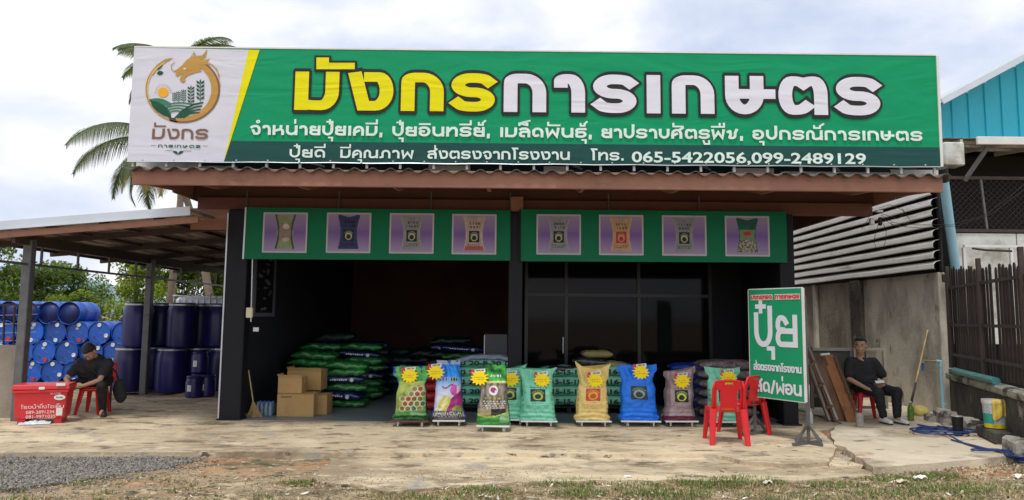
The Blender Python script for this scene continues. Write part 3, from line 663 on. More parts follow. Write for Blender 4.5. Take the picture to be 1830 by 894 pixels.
def latin(txt, x0, x1, z0, h, m, y, name, par, bold=0.0, zb2=None, builder=None, yfn=None):
    vs, fs = text_mesh(txt, 1.0, bold); xa = min(v.x for v in vs); xb = max(v.x for v in vs); zh = max(v.y for v in vs if True)
    zmin = 0
    dig = [v.y for v in vs]; H = zh
    mb = MB(); sx = (x1 - x0) / (xb - xa); dz = ((zb2 if zb2 is not None else z0) - z0)
    pts = []
    for v in vs:
        x = x0 + (v.x - xa) * sx; z = z0 + v.y * h / H + dz * (x - x0) / (x1 - x0)
        pts.append((x, (yfn(x, z) if yfn else y), z))
    mb._a(pts, fs); return (builder or part)(name, mb, m, par)
p0, p1 = P(1129, 289.5, YT), P(1548, 293, YT)
latin('065-5422056,099-2489129', p0.x, p1.x, p0.z, .150, MBT, YT, 'text_line', ban, .022, p1.z)
# ---------------------------------------------------------------- round emblem on the logo panel (crop coords: 3.576 px per photo px, origin 200,70)
def LG(cx, cy, off=.012): p = P(200 + cx / 3.576, 70 + cy / 3.576, BY - off); return (p.x, BY - off, p.z)
def lpoly(name, pts, m, off=.012):
    mb = MB(); mb.ngon([LG(x, y, off) for x, y in pts]); return part(name, mb, m, ban)
cx, cy = 453, 322
def ringpoly(c0, r0, c1, r1, a0, a1, n=60):
    o = []; i_ = []
    for k in range(n + 1):
        a = R(a0 + (a1 - a0) * k / n); o.append((c0[0] + r0 * math.cos(a), c0[1] - r0 * math.sin(a) * .9)); i_.append((c1[0] + r1 * math.cos(a), c1[1] - r1 * math.sin(a) * .9))
    return o, i_
def ringpart(name, c0, r0, c1, r1, a0, a1, m, off):
    o, i_ = ringpoly(c0, r0, c1, r1, a0, a1); mb = MB(); n = len(o)
    mb._a([LG(*p, off) for p in o] + [LG(*p, off) for p in i_], [(k, k + 1, n + k + 1, n + k) for k in range(n - 1)]); return part(name, mb, m, ban)
ringpart('emblem_ring', (cx, cy), 238, (cx - 24, cy - 2), 208, -110, 62, MBB, .0125)
ringpart('emblem_ring', (cx, cy), 226, (cx - 20, cy - 2), 202, -100, 58, MBGO, .0135)
ringpart('emblem_ring', (cx - 2, cy), 237, (cx - 2, cy), 227, 110, 262, MBGO, .0125)
ringpart('emblem_ring', (cx - 6, cy - 2), 222, (cx - 6, cy - 2), 216, 120, 300, MBGO2, .0125)
lpoly('emblem_tip', [(250, 220), (285, 165), (340, 128), (392, 120), (345, 148), (300, 180), (262, 232)], MBGO)
drg = [(395, 205), (420, 190), (450, 165), (480, 130), (520, 110), (530, 85), (535, 108), (575, 105), (608, 72), (598, 115), (560, 135), (628, 125), (600, 150), (640, 165), (570, 160), (600, 185), (560, 185), (575, 205), (540, 212), (500, 225), (480, 235), (465, 250), (470, 270), (450, 278), (432, 262), (440, 240), (462, 225), (440, 225), (420, 238), (405, 232), (410, 218)]
lpoly('dragon_head', drg, MBGO, .0142)
mb = MB(); mb.ngon([LG(x, y, .0155) for x, y in ((452, 190), (468, 182), (478, 188), (462, 196))]); part('dragon_eye', mb, MBW, ban)
mb = MB()
for s in ([(397, 208), (380, 190), (380, 165), (402, 148)], [(560, 150), (620, 150), (670, 190), (688, 240)], [(500, 120), (520, 95), (524, 78)], [(560, 125), (590, 100), (606, 66)], [(640, 160), (676, 210), (692, 300)]):
    q = [LG(x, y, .015) for x, y in s]; ribbon(mb, [(a[0], a[2]) for a in q], .010, BY - .0148, 0, 0, False)
part('dragon_whisker', mb, MBGO, ban)
MHD = bm_('hill_dark', (.012, .085, .045)); MHM = bm_('hill_mid', (.05, .2, .12))
def arc(x0, y0, x1, y1, bulge, n=14): return [(x0 + (x1 - x0) * t / n, y0 + (y1 - y0) * t / n - bulge * math.sin(PI * t / n)) for t in range(n + 1)]
lpoly('emblem_sun', [(327 + 34 * math.cos(a * PI / 10), 340 + 32 * math.sin(a * PI / 10)) for a in range(20)], bm_('sun_orange', (.85, .42, .03)), .0126)
mb = MB()
for a in range(0, 181, 15):
    c_, s_ = math.cos(R(a)), -math.sin(R(a)); q = [LG(327 + c_ * r_, 340 + s_ * r_, .0126) for r_ in (40, 56)]
    ribbon(mb, [(p[0], p[2]) for p in q], .005, BY - .0126, 0, 0, False)
part('sun_rays', mb, MBGO, ban)
lpoly('emblem_hill', arc(238, 385, 380, 410, 18) + [(372, 440), (330, 420), (240, 400)], MHM, .0128)
lpoly('emblem_leaf', [(246, 392), (300, 405), (350, 435), (374, 470), (380, 508), (330, 490), (285, 460), (255, 425)], MHD, .0132)
for k in range(4):
    y = 408 + k * 17
    lpoly('field_stripe', arc(345 + k * 6, y + 8, 520 - k * 22, y + 6, 12) + arc(520 - k * 22, y + 15, 345 + k * 6, y + 17, 12), MHM, .0129 + k * .0002)
for k in range(4):
    lpoly('field_stripe', [(392 + k * 18, 508 - k * 2), (450 + k * 14, 450 + k * 6), (520 + k * 10, 412 + k * 18), (585 - k * 8, 400 + k * 22), (583 - k * 8, 410 + k * 22), (520 + k * 10, 424 + k * 17), (458 + k * 14, 462 + k * 6), (405 + k * 18, 508)], MHD, .0136 + k * .0002)
mb = MB()
for (x, yb_, yt_, s) in ((398, 403, 342, .55), (425, 403, 336, .6), (458, 405, 324, .7), (505, 420, 302, .95), (565, 402, 262, 1.1)):
    q = [LG(x, y, .0145) for y in (yb_, yt_)]; ribbon(mb, [(p[0], p[2]) for p in q], .007, BY - .0145, 0, 0, False)
    nlv = 5
    for k in range(nlv):
        y = yb_ - 14 * s - (yb_ - yt_ - 14 * s) * k / nlv
        for sg in (-1, 1):
            mb.ngon([LG(a_, b_, .0147) for a_, b_ in ((x + sg * 3, y), (x + sg * 20 * s, y - 6 * s), (x + sg * 24 * s, y - 22 * s), (x + sg * 6, y - 12 * s))])
    mb.ngon([LG(a_, b_, .0147) for a_, b_ in ((x - 5 * s, yt_ + 8), (x, yt_ - 8), (x + 5 * s, yt_ + 8), (x, yt_ + 14))])
part('emblem_wheat', mb, MHD, ban)
lpoly('emblem_leaflet', [(285, 218), (300, 204), (318, 204), (330, 215), (314, 230), (298, 230)], MHD)
lpoly('emblem_leaflet', [(326, 165), (318, 180), (304, 192), (290, 205), (296, 188), (310, 176)], MHD, .0142)
a, b = LG(255, 638), LG(612, 640); hh_ = LG(255, 572)[2] - a[2]
thai('มังกร', a[0], b[0], a[2], hh_, .2, MBB, BY - .013, 'logo_text', ban, zb2=b[2])
a, b = LG(293, 692), LG(567, 696); thai('การเกษตร', a[0], b[0], a[2], LG(293, 674)[2] - a[2], .26, MHD, BY - .013, 'logo_text', ban, zb2=b[2])
mb = MB()
for s in ([(250, 680), (282, 680)], [(578, 684), (612, 684)], [(340, 712), (392, 714)], [(455, 714), (508, 716)]):
    q = [LG(*p, .0126) for p in s]; ribbon(mb, [(p[0], p[2]) for p in q], .005, BY - .0126, 0, 0, False)
for sg in (-1, 1): mb.ngon([LG(423 + sg * x, y, .0126) for x, y in ((0, 738), (12, 735), (34, 722), (30, 714), (12, 716), (2, 728))])
part('logo_ornament', mb, MHD, ban)
# ================================================================= product picture banners under the eave
def col_grid(mb, cols, p00, ux, uz, nx_, nz_, fn):
    vs = [p00 + ux * (i / nx_) + uz * (j / nz_) for j in range(nz_ + 1) for i in range(nx_ + 1)]
    W_ = nx_ + 1; fs = [(j * W_ + i, j * W_ + i + 1, (j + 1) * W_ + i + 1, (j + 1) * W_ + i) for j in range(nz_) for i in range(nx_)]
    mb._a(vs, fs)
    for j in range(nz_ + 1):
        for i in range(nx_ + 1): cols.append(fn(i / nx_, j / nz_))
def set_cols(o, cols):
    at = o.data.color_attributes.new('Col', 'FLOAT_COLOR', 'POINT')
    at.data.foreach_set('color', np.array([(c[0], c[1], c[2], 1) for c in cols], dtype=np.float32).ravel()); return o
M_print = mat('printed_sheet', (1, 1, 1), .5, .05, 3, attr='Col', wrinkle=.006, spec=.2)
M_sackp = mat('woven_sack_print', (1, 1, 1), .42, .08, 8, attr='Col', bump=.5, bs=14, spec=.5)
def h2(x, y): return mnoise.noise((x, y, .37))
def scribble(u, v, u0, u1, v0, v1, rows, dens=26, seed=0.0):
    if not (u0 < u < u1 and v0 < v < v1): return False
    t = (v - v0) / (v1 - v0) * rows; k = int(t); f = t - k
    return .2 < f < .78 and math.sin(u * dens * 7 + k * 2.1 + seed) + .8 * math.sin(u * dens * 13 + k + f * 2) > -.1
def emblem(u, v, cu, cv, s, bgc, ringc, asp=1.25):
    du, dv = (u - cu) / s, (v - cv) / (s * asp)
    if abs(du) > 1 or abs(dv) > 1: return None
    r_ = math.hypot(du, dv + .24); r2 = math.hypot(du, dv + .14)
    if r_ > .43 and r2 < .68: return ringc
    if .80 < math.hypot(du, dv + .14) < .96 and dv > .25: return mixc2(bgc, ringc, .5 + .3 * math.sin(math.atan2(dv, du) * 16))
    return bgc
def mixc2(a, b, t): return tuple(x + (y - x) * t for x, y in zip(a, b))
PICS = [('a sprayed green and beige fertilizer sack', (.20, .24, .12), None), ('a dark blue fertilizer sack', (.035, .045, .13), 1), ('a grey fertilizer sack', (.27, .27, .28), 1), ('a white and pink fertilizer sack', (.46, .35, .31), 1),
        ('a pale grey fertilizer sack with dark trim', (.26, .27, .30), 1), ('a tan fertilizer sack with a red square', (.48, .31, .17), 2), ('a silver grey fertilizer sack', (.24, .25, .27), 1), ('a dark green pouch of pellets', (.02, .10, .07), 3)]
def pic_fn(k):
    base = PICS[k][1]; kind = PICS[k][2]
    def fn(u, v):
        if u < .035 or u > .965 or v < .035 or v > .965: return (.50, .48, .53)
        d = abs(v - .5) * 2; s = 1 - d; bgc = (.36 - .17 * s, .30 - .19 * s, .44 - .10 * s)
        x = abs(u - .5); nar = .235 - .05 * math.sin(PI * min(1, max(0, (v - .12) / .75))); nar += .03 * max(0, (v - .8)) * 5 * .6
        if .1 < v < .95 - .06 * (1 - min(1, x / .2)) and x < nar:
            sh = 1 + .22 * h2(u * 9, v * 7)
            if x > nar - .02: return tuple(c * 1.25 for c in base)
            c = base
            if kind in (1, 2):
                e = emblem(u, v, .5, .44, .115, (.02, .02, .018) if kind == 1 else (.4, .04, .03), (.45, .45, .30) if kind == 1 else (.6, .3, .2), 1.2)
                if e: return e
                if scribble(u, v, .38, .64, .62, .82, 2, 14, k) or scribble(u, v, .36, .64, .16, .26, 2, 20, k): return tuple(q * .28 for q in base)
                if k == 3 and v < .2: return (.4, .1, .08)
            elif kind == 3:
                if v < .40: c = (.42, .38, .30) if h2(u * 40, v * 40) > 0 else (.09, .09, .06)
                elif v < .66: c = (.16, .25, .15)
                if (u - .5) ** 2 / .01 + (v - .56) ** 2 / .003 < 1: c = (.5, .04, .03)
            else:
                c = (.24, .29, .14) if v > .74 or v < .3 else (.26, .20, .15)
                if (u - .52) ** 2 + (v - .65) ** 2 < .005: c = (.5, .5, .46)
                if (u - .52) ** 2 / 3 + (v - .33) ** 2 < .0022: c = (.4, .36, .3)
                if x > nar - .06: c = (.05, .05, .12)
            return tuple(q * sh for q in c)
        return bgc
    return fn
PY = FY - .16
sides = [('left', (441, 371), (912, 376.5), (912, 466), (436, 463), [(508, 415.5), (622, 416), (735, 417), (847, 418.5)]), ('right', (931, 374.5), (1405, 379), (1407, 469.5), (931, 467), [(998.5, 419), (1110.5, 420), (1223.5, 421), (1336.5, 422)])]
M_pb = mat('picture_banner_green', (0, .15, .065), .5, .06, 2, spec=.2, wrinkle=.012, coords='World')
kk = 0
for sd_, a, b, c, d, cs in sides:
    pbn = thing('picture_banner', 'green banner with four sack pictures hung over the %s bay of the shop' % ('left' if sd_ == 'left' else 'right'), 'banner', (P(sum(x for x, _ in cs) / 4, 420, PY).x, PY, 2.5), group='green picture banners over the shop bays')
    mb = MB(); mb.prism([P(*q, PY) for q in (a, b, c, d)], (0, .012, 0)); recalc(part('cloth', mb, M_pb, pbn))
    mb = MB(); q0, q1 = P(*d, PY), P(*a, PY); mb.bar((q0.x - .012, PY, q0.z), (q1.x - .012, PY, q1.z), .024, .02, (0, 1, 0)); part('edge_strip', mb, M_galv if sd_ == 'left' else M_black, pbn)
    for (px, py) in cs:
        mb = MB(); cols = []; q0 = P(px - 40, py + 36, PY - .01)
        ux = Vector((80 / F * PY, 0, 0)); uz = Vector((0, 0, 73 / F * PY))
        if kk == 0: pass
        col_grid(mb, cols, q0, ux, uz, 72, 66, pic_fn(kk)); o = part('picture', mb, M_print, pbn); set_cols(o, cols); o['label'] = 'printed picture of ' + PICS[kk][0]; kk += 1
# ================================================================= hanging poster on the inner left wall
pw = thing('wall_poster', 'tall narrow black poster with a pale border on the dark inner left wall', 'poster', (-4.30, 12.2, 1.6))
mb = MB(); mb.prism([(-4.31, 11.75, 1.58), (-4.31, 12.85, 1.58), (-4.31, 12.85, 2.6), (-4.31, 11.75, 2.6)], (.012, 0, 0)); recalc(part('sheet', mb, mat('poster_border', (.20, .20, .26), .5), pw))
def pf(u, v): 
    x = abs(u - .5)
    if x > .40 or v < .06: return (.16, .16, .2)
    return (.16, .17, .2) if h2(u * 5 + 2, v * 16) > .26 and x < .3 else (.012, .014, .018)
mb = MB(); cols = []; col_grid(mb, cols, Vector((-4.296, 11.76, 1.585)), Vector((0, 1.07, 0)), Vector((0, 0, 1.0)), 24, 60, pf); set_cols(part('print', mb, M_print, pw), cols)
# ================================================================= lean-to canopy on the left
cano = thing('lean_to_canopy', 'open lean-to shelter with a zinc roof on grey posts left of the shop', 'canopy', (-6, 14, 0))
def cp(name, mb, m, **k): return part(name, mb, m, cano, **k)
CY0 = 10.35; CXR, CXL = P(345, 380, CY0).x, -8.6
zr = P(345, 384, CY0).z; zl = P(0, 411, CY0); sl2 = (zr - zl.z) / (CXR - zl.x)
def cz(x): return zr + (x - CXR) * sl2
for px, foot in ((0, 10.72), (1, 14.35), (2, 18.3)):
    mb = MB(); x = -7.36; mb.bb((x, foot, cz(x) / 2 - .06), (.13, .13, cz(x) - .12), .01); p = cp('post', mb, M_steel)
nsh = 5; 
for i in range(6):       # zinc sheets, each with ribs
    xa = CXL + (CXR + .35 - CXL) * i / 6; xb = CXL + (CXR + .35 - CXL) * (i + 1) / 6 + .02
    if i == 5: xb = CXR
    mb = MB(); pr = []
    nr = 3
    for k in range(nr):
        u0 = xa + (xb - xa) * k / nr; wdt = (xb - xa) / nr
        pr += [(u0, 0), (u0 + wdt * .72, 0), (u0 + wdt * .8, .028), (u0 + wdt * .92, .028)]
    pr.append((xb, 0))
    vs = [(x, CY0 - .06 + (i % 2) * .002, cz(x) + z + .05) for x, z in pr] + [(x, 19.2, cz(x) + z + .05) for x, z in pr]; m_ = len(pr)
    vs += [(a_, b_, c_ - .004) for a_, b_, c_ in vs]
    fs = [(k, k + 1, m_ + k + 1, m_ + k) for k in range(m_ - 1)] + [(2 * m_ + k, 3 * m_ + k, 3 * m_ + k + 1, 2 * m_ + k + 1) for k in range(m_ - 1)]
    mb._a(vs, fs); cp('roof_sheet', mb, [M_under])
mb = MB(); mb.bar((CXR + .0, CY0 - .09, cz(CXR) + .055), (CXL, CY0 - .09, cz(CXL) + .055), .02, .115, (0, 0, 1)); cp('edge_flashing', mb, M_zinc)
mb = MB(); mb.bar((CXR + .012, CY0 - .105, cz(CXR) - .012), (CXL, CY0 - .105, cz(CXL) - .012), .03, .016, (0, 0, 1)); cp('edge_lip', mb, M_zinc)
mb = MB(); mb.bar((CXR + .1, CY0 - .03, cz(CXR) - .075), (CXL, CY0 - .03, cz(CXL) - .085), .05, .09, (0, 0, 1)); cp('front_beam', mb, M_brown)
mb = MB(); mb.box((-4.78, FY + .04, 3.12), (.66, .05, .34)); cp('link_beam', mb, M_brown)
for y in (11.5, 13.1, 14.7, 16.3, 17.9): 
    mb = MB(); mb.bar((-4.5, y, cz(-4.5) - .03), (CXL, y, cz(CXL) - .03), .05, .1, (0, 0, 1)); cp('rafter', mb, M_iron)
for x in (-5.3, -6.1, -6.9, -7.9, -8.5):
    mb = MB(); mb.bar((x, CY0 + .02, cz(x) - .0), (x, 19.1, cz(x) - .0), .05, .05, (0, 0, 1)); cp('purlin', mb, M_iron)
for (z, w_) in ((cz(-7.36) - .13, .16), (cz(-7.36) - .5, .035)):
    mb = MB(); mb.bar((-7.36, CY0 - .55 if w_ < .1 else CY0, z), (-7.36, 19.2, z), .05, w_, (0, 0, 1)); cp('edge_truss_chord', mb, M_iron if w_ > .1 else M_steel)
for i in range(10):
    y = 11.0 + i * .93; mb = MB(); mb.bar((-7.36, y, cz(-7.36) - .5), (-7.36, y, cz(-7.36) - .18), .03); cp('truss_strut', mb, M_steel)
# ================================================================= right neighbour
def pt(par, name, mb, m, **k): return part(name, mb, m, par, **k)
WX = 7.42
M_wallB = mat('weathered_wall_dark', (.34, .30, .24), .92, .2, 1.7, .7, 18, coords='World', dirt=[((.16, .135, .10), .45, .6, 1.3, (1, .9, .4)), ((.05, .045, .04), .56, .66, 1.1, (1, 1.5, .18)), ((.42, .38, .3), .6, .7, 1.7, (1, 1, 1))])
yw = thing('boundary_wall', 'tall stained concrete boundary wall on the right below the ribbed cladding', 'wall', (WX, 15, 0))
zt0 = 2.46
for i, (ya, yb) in enumerate(((12.25, 15.0), (15.15, 17.1), (17.25, 21))):
    mb = MB(); mb.bb((WX + .06, (ya + yb) / 2, zt0 / 2), (.12, yb - ya, zt0), .012); pt(yw, 'wall_panel', mb, M_wall if i == 0 else M_wallB)
    mb = MB(); mb.bb((WX + .03 - (.03 if i == 0 else 0), yb + .075, zt0 / 2), (.2, .148 if i else .42, zt0 - .004), .01); pt(yw, 'wall_post', mb, M_lowwall if i == 0 else M_wall)
cl = thing('ribbed_cladding', 'wide horizontal ribs of pale metal cladding above the stained wall', 'cladding', (WX, 15, zt0))
np_ = 9; ph = .185
for i in range(np_):
    z0 = zt0 + .02 + i * ph; y0, y1 = 12.2, 21
    prof = [(-.100, .036), (-.125, .05), (-.118, .12), (-.085, .158), (-.02, .178), (0, .185)]
    mb = MB(); n = len(prof); ny = 12
    vs = []
    for j in range(ny + 1):
        y = y0 + (y1 - y0) * j / ny; wz = .006 * math.sin(i * 3 + j * 1.7)
        vs += [(WX + .02 + a, y, z0 + b + wz) for a, b in prof]
    for j in range(ny + 1):
        y = y0 + (y1 - y0) * j / ny; wz = .006 * math.sin(i * 3 + j * 1.7)
        vs += [(WX + .026 + a, y, z0 + b + wz) for a, b in prof]
    o = (ny + 1) * n; fs = [(j * n + k, j * n + k + 1, (j + 1) * n + k + 1, (j + 1) * n + k) for j in range(ny) for k in range(n - 1)]
    fs += [(o + j * n + k, o + (j + 1) * n + k, o + (j + 1) * n + k + 1, o + j * n + k + 1) for j in range(ny) for k in range(n - 1)]
    fs += [(k, o + k, o + k + 1, k + 1) for k in range(n - 1)]
    mb._a(vs, fs); pt(cl, 'cladding_rib', mb, M_louv)
mb = MB(); mb.box((WX + .055, 16.6, zt0 + .85), (.03, 8.8, 1.68)); pt(cl, 'backing_board', mb, M_dark)
for y in (12.32, 15, 18):
    mb = MB(); mb.box((WX + .08, y, zt0 + .9), (.08, .08, 1.75)); pt(cl, 'stud', mb, M_iron)
# ---- neighbour's turquoise building with sloping roof and lean-to
nb = thing('turquoise_building', 'turquoise metal sided house with a sloping pale roof behind the banner at right', 'building', (12, 15, 0))
TY = 15.0
za = P(1680, 205, TY).z; xa = P(1640, 225, TY).x
roofz = lambda x: P(1680, 190, TY).z + (x - P(1680, 190, TY).x) * .545
x = xa; i = 0
xs_ = []
while x < 16.5: xs_.append(x); x += .36
mT = M_turq
for i, x in enumerate(xs_):         # vertical cladding boards
    x1 = x + .36; mb = MB()
    pr = [(x, 0), (x + .30, 0), (x + .315, .03), (x + .345, .03), (x1, 0)]
    vs = [(a, TY - b - .12, 5.25) for a, b in pr] + [(a, TY - b - .12, roofz(a) + .02) for a, b in pr]; n = len(pr)
    mb._a(vs, [(k, k + 1, n + k + 1, n + k) for k in range(n - 1)]); pt(nb, 'cladding_board', mb, mT)
mb = MB(); mb.box((12.7, 19.1, 3.0), (9.3, 8.0, 6.0)); pt(nb, 'building_core', mb, M_dark)
# roof: sheets overhanging the gable by 1.3 m
for i in range(12):
    x0_, x1_ = xa - .25 + i * .9, xa - .25 + (i + 1) * .9 + .01
    mb = MB(); pr = []
    for k in range(3):
        u = x0_ + (x1_ - x0_) * k / 3; wd = (x1_ - x0_) / 3; pr += [(u, 0), (u + wd * .7, 0), (u + wd * .78, .03), (u + wd * .92, .03)]
    pr.append((x1_, 0)); n = len(pr)
    y0r = TY - 1.35
    vs = [(a, y0r, roofz(a) + .1 + b) for a, b in pr] + [(a, 24, roofz(a) + .1 + b) for a, b in pr] + [(a, y0r, roofz(a) + .094 + b) for a, b in pr] + [(a, 24, roofz(a) + .094 + b) for a, b in pr]
    mb._a(vs, [(k, k + 1, n + k + 1, n + k) for k in range(n - 1)] + [(2 * n + k, 3 * n + k, 3 * n + k + 1, 2 * n + k + 1) for k in range(n - 1)]); pt(nb, 'roof_sheet', mb, M_zinc)
mb = MB(); a = Vector((xa - .3, TY - 1.37, roofz(xa - .3) + .11)); b = Vector((16.5, TY - 1.37, roofz(16.5) + .11)); mb.bar(a, b, .03, .12); pt(nb, 'verge_flashing', mb, M_zinc)
for i in range(6):
    x = P((1668, 1700, 1752, 1832, 1900, 1970)[i], 200, TY - .7).x + .3
    mb = MB(); mb.bar((x, TY - 1.33, roofz(x) + .055), (x, TY + .0, roofz(x) + .055), .06, .06); pt(nb, 'purlin', mb, M_galv)
# lean-to below the turquoise wall
lt = thing('side_shelter', 'dark open shelter with a pale gutter and wire mesh front below the turquoise wall', 'shelter', (11, 13.5, 0))
LYf = 12.9
x0_, x1_ = P(1746, 260, LYf).x, 15.5
zf = P(1790, 252, LYf).z
mb = MB(); mb.bb(((x0_ + x1_) / 2, LYf, zf), (x1_ - x0_, .06, .15), .008); pt(lt, 'gutter', mb, M_whitep)
for i in range(8):
    xa_ = P(1686, 300, LYf).x + .1 + i * .95
    mb = MB(); mb.prism([(xa_, LYf + .04, zf + .05), (xa_ + .94, LYf + .04, zf + .05), (xa_ + .94, 14.9, zf + .28), (xa_, 14.9, zf + .28)], (0, 0, .01)); recalc(pt(lt, 'roof_sheet', mb, M_under))
    mb = MB(); mb.bar((xa_ + .3, LYf + .06, zf - .0), (xa_ + .3, 14.8, zf + .2), .05, .08); pt(lt, 'rafter', mb, M_whitep if i < 5 else M_iron)
for y in (13.3, 13.8, 14.3):
    mb = MB(); zz = zf + .02 + (y - LYf) * .11; mb.bar((x0_ - 1, y, zz), (x1_, y, zz), .05, .05); pt(lt, 'purlin', mb, M_whitep)
mb = MB(); q0 = P(1742, 318, LYf); q1 = P(1768, 262, LYf); mb.bar((q0.x, LYf + .3, q0.z), (q1.x, LYf + .05, q1.z), .07, .05, (0, 1, 0)); pt(lt, 'brace', mb, M_steel)
mb = MB(); q0 = P(1687, 280, 12.4); mb.bb((q0.x + .17, 12.5, P(1700, 278, 12.5).z), (.36, .3, .42), .02); pt(lt, 'gutter_box', mb, M_stain)
MY = 13.2
q = [P(1690, 318, MY), P(1840, 322, MY), P(1690, 412, MY)]
for z in (q[0].z, q[2].z):
    mb = MB(); mb.bar((q[0].x, MY, z), (15, MY, z), .05, .06); pt(lt, 'mesh_rail', mb, M_iron)
for px in (1752, 1840):
    a, b = P(px, 318, MY), P(px + 12, 412, MY); mb = MB(); mb.bar(a, b, .035); pt(lt, 'mesh_post', mb, M_steel)
mb = MB(); s = .11; zlo, zhi = q[2].z + .03, q[0].z - .03; H_ = zhi - zlo; x = q[0].x - H_
while x < 13.5:
    for sg in (0, 1):
        a = (x if sg else x + H_, MY - .01 + sg * .006, zlo); b = (x + H_ if sg else x, MY - .01 + sg * .006, zhi)
        mb.bar(a, b, .004)
    x += s
pt(lt, 'wire_mesh', mb, M_iron)
mb = MB(); mb.box((12.3, 14.93, 2.6), (9.4, .05, 5.1)); pt(lt, 'back_wall', mb, M_dark)
# stained panels below the mesh with white rail frame
x0_ = P(1683, 440, MY).x
for i in range(3):
    w_ = 1.27; mb = MB(); zc0, zc1 = 1.2, q[2].z - .05; mb.box((x0_ + .15 + (i + .5) * w_, MY + .02, (zc0 + zc1) / 2), (w_ - .02, .03, zc1 - zc0)); pt(lt, 'wall_panel', mb, M_stain)
wr = thing('white_rail', 'white painted steel rail frame in front of the stained panels above the fence', 'rail', (8.5, MY - .4, 0))
RY = 12.95
a, b = P(1722, 440, RY), P(1850, 441, RY)
for (p_, q_) in (((a.x, a.z), (b.x, a.z)), ((a.x, a.z - .03), (a.x, 1.9)), ((P(1806, 440, RY).x, a.z - .03), (P(1806, 440, RY).x, 1.9))):
    mb = MB(); mb.bar((p_[0], RY, p_[1]), (q_[0], RY, q_[1]), .05, .05, (0, 1, 0)); pt(wr, 'rail_bar', mb, M_whitep)
mb = MB(); mb.tube([P(1738, 444, RY - .1), P(1760, 447, RY - .1), P(1808, 449, RY - .1)], .02, 8); pt(wr, 'bent_pipe', mb, M_iron)
# big pale-blue downpipe
dp = thing('downpipe', 'thick pale blue plastic downpipe leaning beside the ribbed cladding', 'pipe', (7.4, 11.9, 3.5))
mb = MB(); a, b = P(1687, 325, 11.9), P(1710, 500, 12.4); mb.tube([a, b, b + (b - a) * .25], .075, 18); pt(dp, 'pipe', mb, M_pipe, smooth=True, angle=40)
mb = MB(); mb.tube([P(1683, 300, 11.8), a + Vector((0, 0, .01))], .085, 18); pt(dp, 'pipe_collar', mb, M_blackm, smooth=True, angle=40)
# ---- low wall, slat fence
A0, A1 = Vector((7.55, 12.15, 0)), Vector((6.15, 8.0, 0)); dv = (A1 - A0); ln = dv.length; dn = dv.normalized(); nn_ = Vector((dn.y, -dn.x, 0)) * (1 if dn.y < 0 else -1)
if nn_.x > 0: nn_ = -nn_
ang = math.atan2(dn.y, dn.x); MR = Matrix.Rotation(ang, 3, 'Z')
lw = thing('low_wall', 'low blackened mossy concrete wall carrying the dark timber fence', 'wall', tuple((A0 + A1) / 2))
for i in range(2):
    c = A0 + dn * ln * (i + .5) / 2; mb = MB(); mb.bb((c.x, c.y, .30), (ln / 2 - .004, .16, .66), .02, M=MR); pt(lw, 'wall_section', mb, M_lowwall)
    # coping
    mb = MB(); mb.bb((c.x + nn_.x * .02, c.y + nn_.y * .02, .69), (ln / 2 - .006, .23, .115), .025, M=MR); pt(lw, 'coping', mb, M_ledge)
fe = thing('timber_fence', 'tall dark round topped timber slat fence standing on the mossy low wall', 'fence', tuple((A0 + A1) / 2 + Vector((0, 0, .75))))
NS = 30; sw = .12
meshes = {}
for i in range(NS):
    c = A0 + dn * (.10 + i * (ln - .1) / NS) - nn_ * .03; zt_ = 2.52 + .03 * math.sin(i * 1.9) - .22 * i / NS; z0 = .80
    if i == 15: continue
    wdt = .10 +  .012 * math.sin(i * 2.3); lean = .02 + .012 * math.sin(i * 1.7)
    mb = MB(); pts = [(-wdt / 2, 0), (wdt / 2, 0), (wdt / 2, zt_ - z0 - .05), (wdt * .35, zt_ - z0 - .015), (0, zt_ - z0), (-wdt * .35, zt_ - z0 - .015), (-wdt / 2, zt_ - z0 - .05)]
    mb.prism([c + dn * (a - lean * (b / 1.7)) + Vector((0, 0, z0 + b)) for a, b in pts], nn_ * .012); recalc(pt(fe, 'slat', mb, M_fence))
for z in (1.05, 1.55, 2.18):
    mb = MB(); a = A0 + nn_ * .02 + Vector((0, 0, z)); b = A1 + nn_ * .02 + Vector((0, 0, z)); mb.bar(a, b, .035, .045); pt(fe, 'rail', mb, M_iron)
for t in (.0, .40, .8):
    c = A0 + dn * (ln * t + .03) + nn_ * .035; mb = MB(); mb.bb((c.x, c.y, 1.65), (.06, .06, 1.8), .006, M=MR); pt(fe, 'fence_post', mb, M_iron)
mb = MB(); c = A0 + nn_ * .05; mb.bb((c.x - .05, c.y - .03, 2.35), (.06, .06, .14), .01); pt(fe, 'hinge', mb, M_iron)
# teal pipe resting on the coping
tp = thing('teal_pipe', 'thick teal plastic pipe lying along the top of the mossy low wall', 'pipe', tuple(A0 + Vector((0, 0, .8))))
a = A0 + dn * .55 + nn_ * .1 + Vector((0, 0, .80)); b = A0 + dn * 2.55 + nn_ * .1 + Vector((0, 0, .80))
mb = MB(); mb.tube([a, b], .052, 16); mb.tube([a - dn * .05, a + dn * .1], .058, 16); pt(tp, 'pipe', mb, mat('teal_plastic', (.05, .22, .22), .45, .2, 5, dirt=[((.15, .2, .17), .5, .7, 4, (1, 1, 1))]), smooth=True, angle=40)
wb = thing('white_block', 'small chipped white concrete block on the low wall beside the teal pipe', 'block', tuple(A0 + dn * .3))
mb = MB(); c = A0 + dn * .34 + nn_ * .08; mb.bb((c.x, c.y, .79), (.28, .1, .085), .012, M=MR); tag(pt(wb, 'block', mb, M_block))
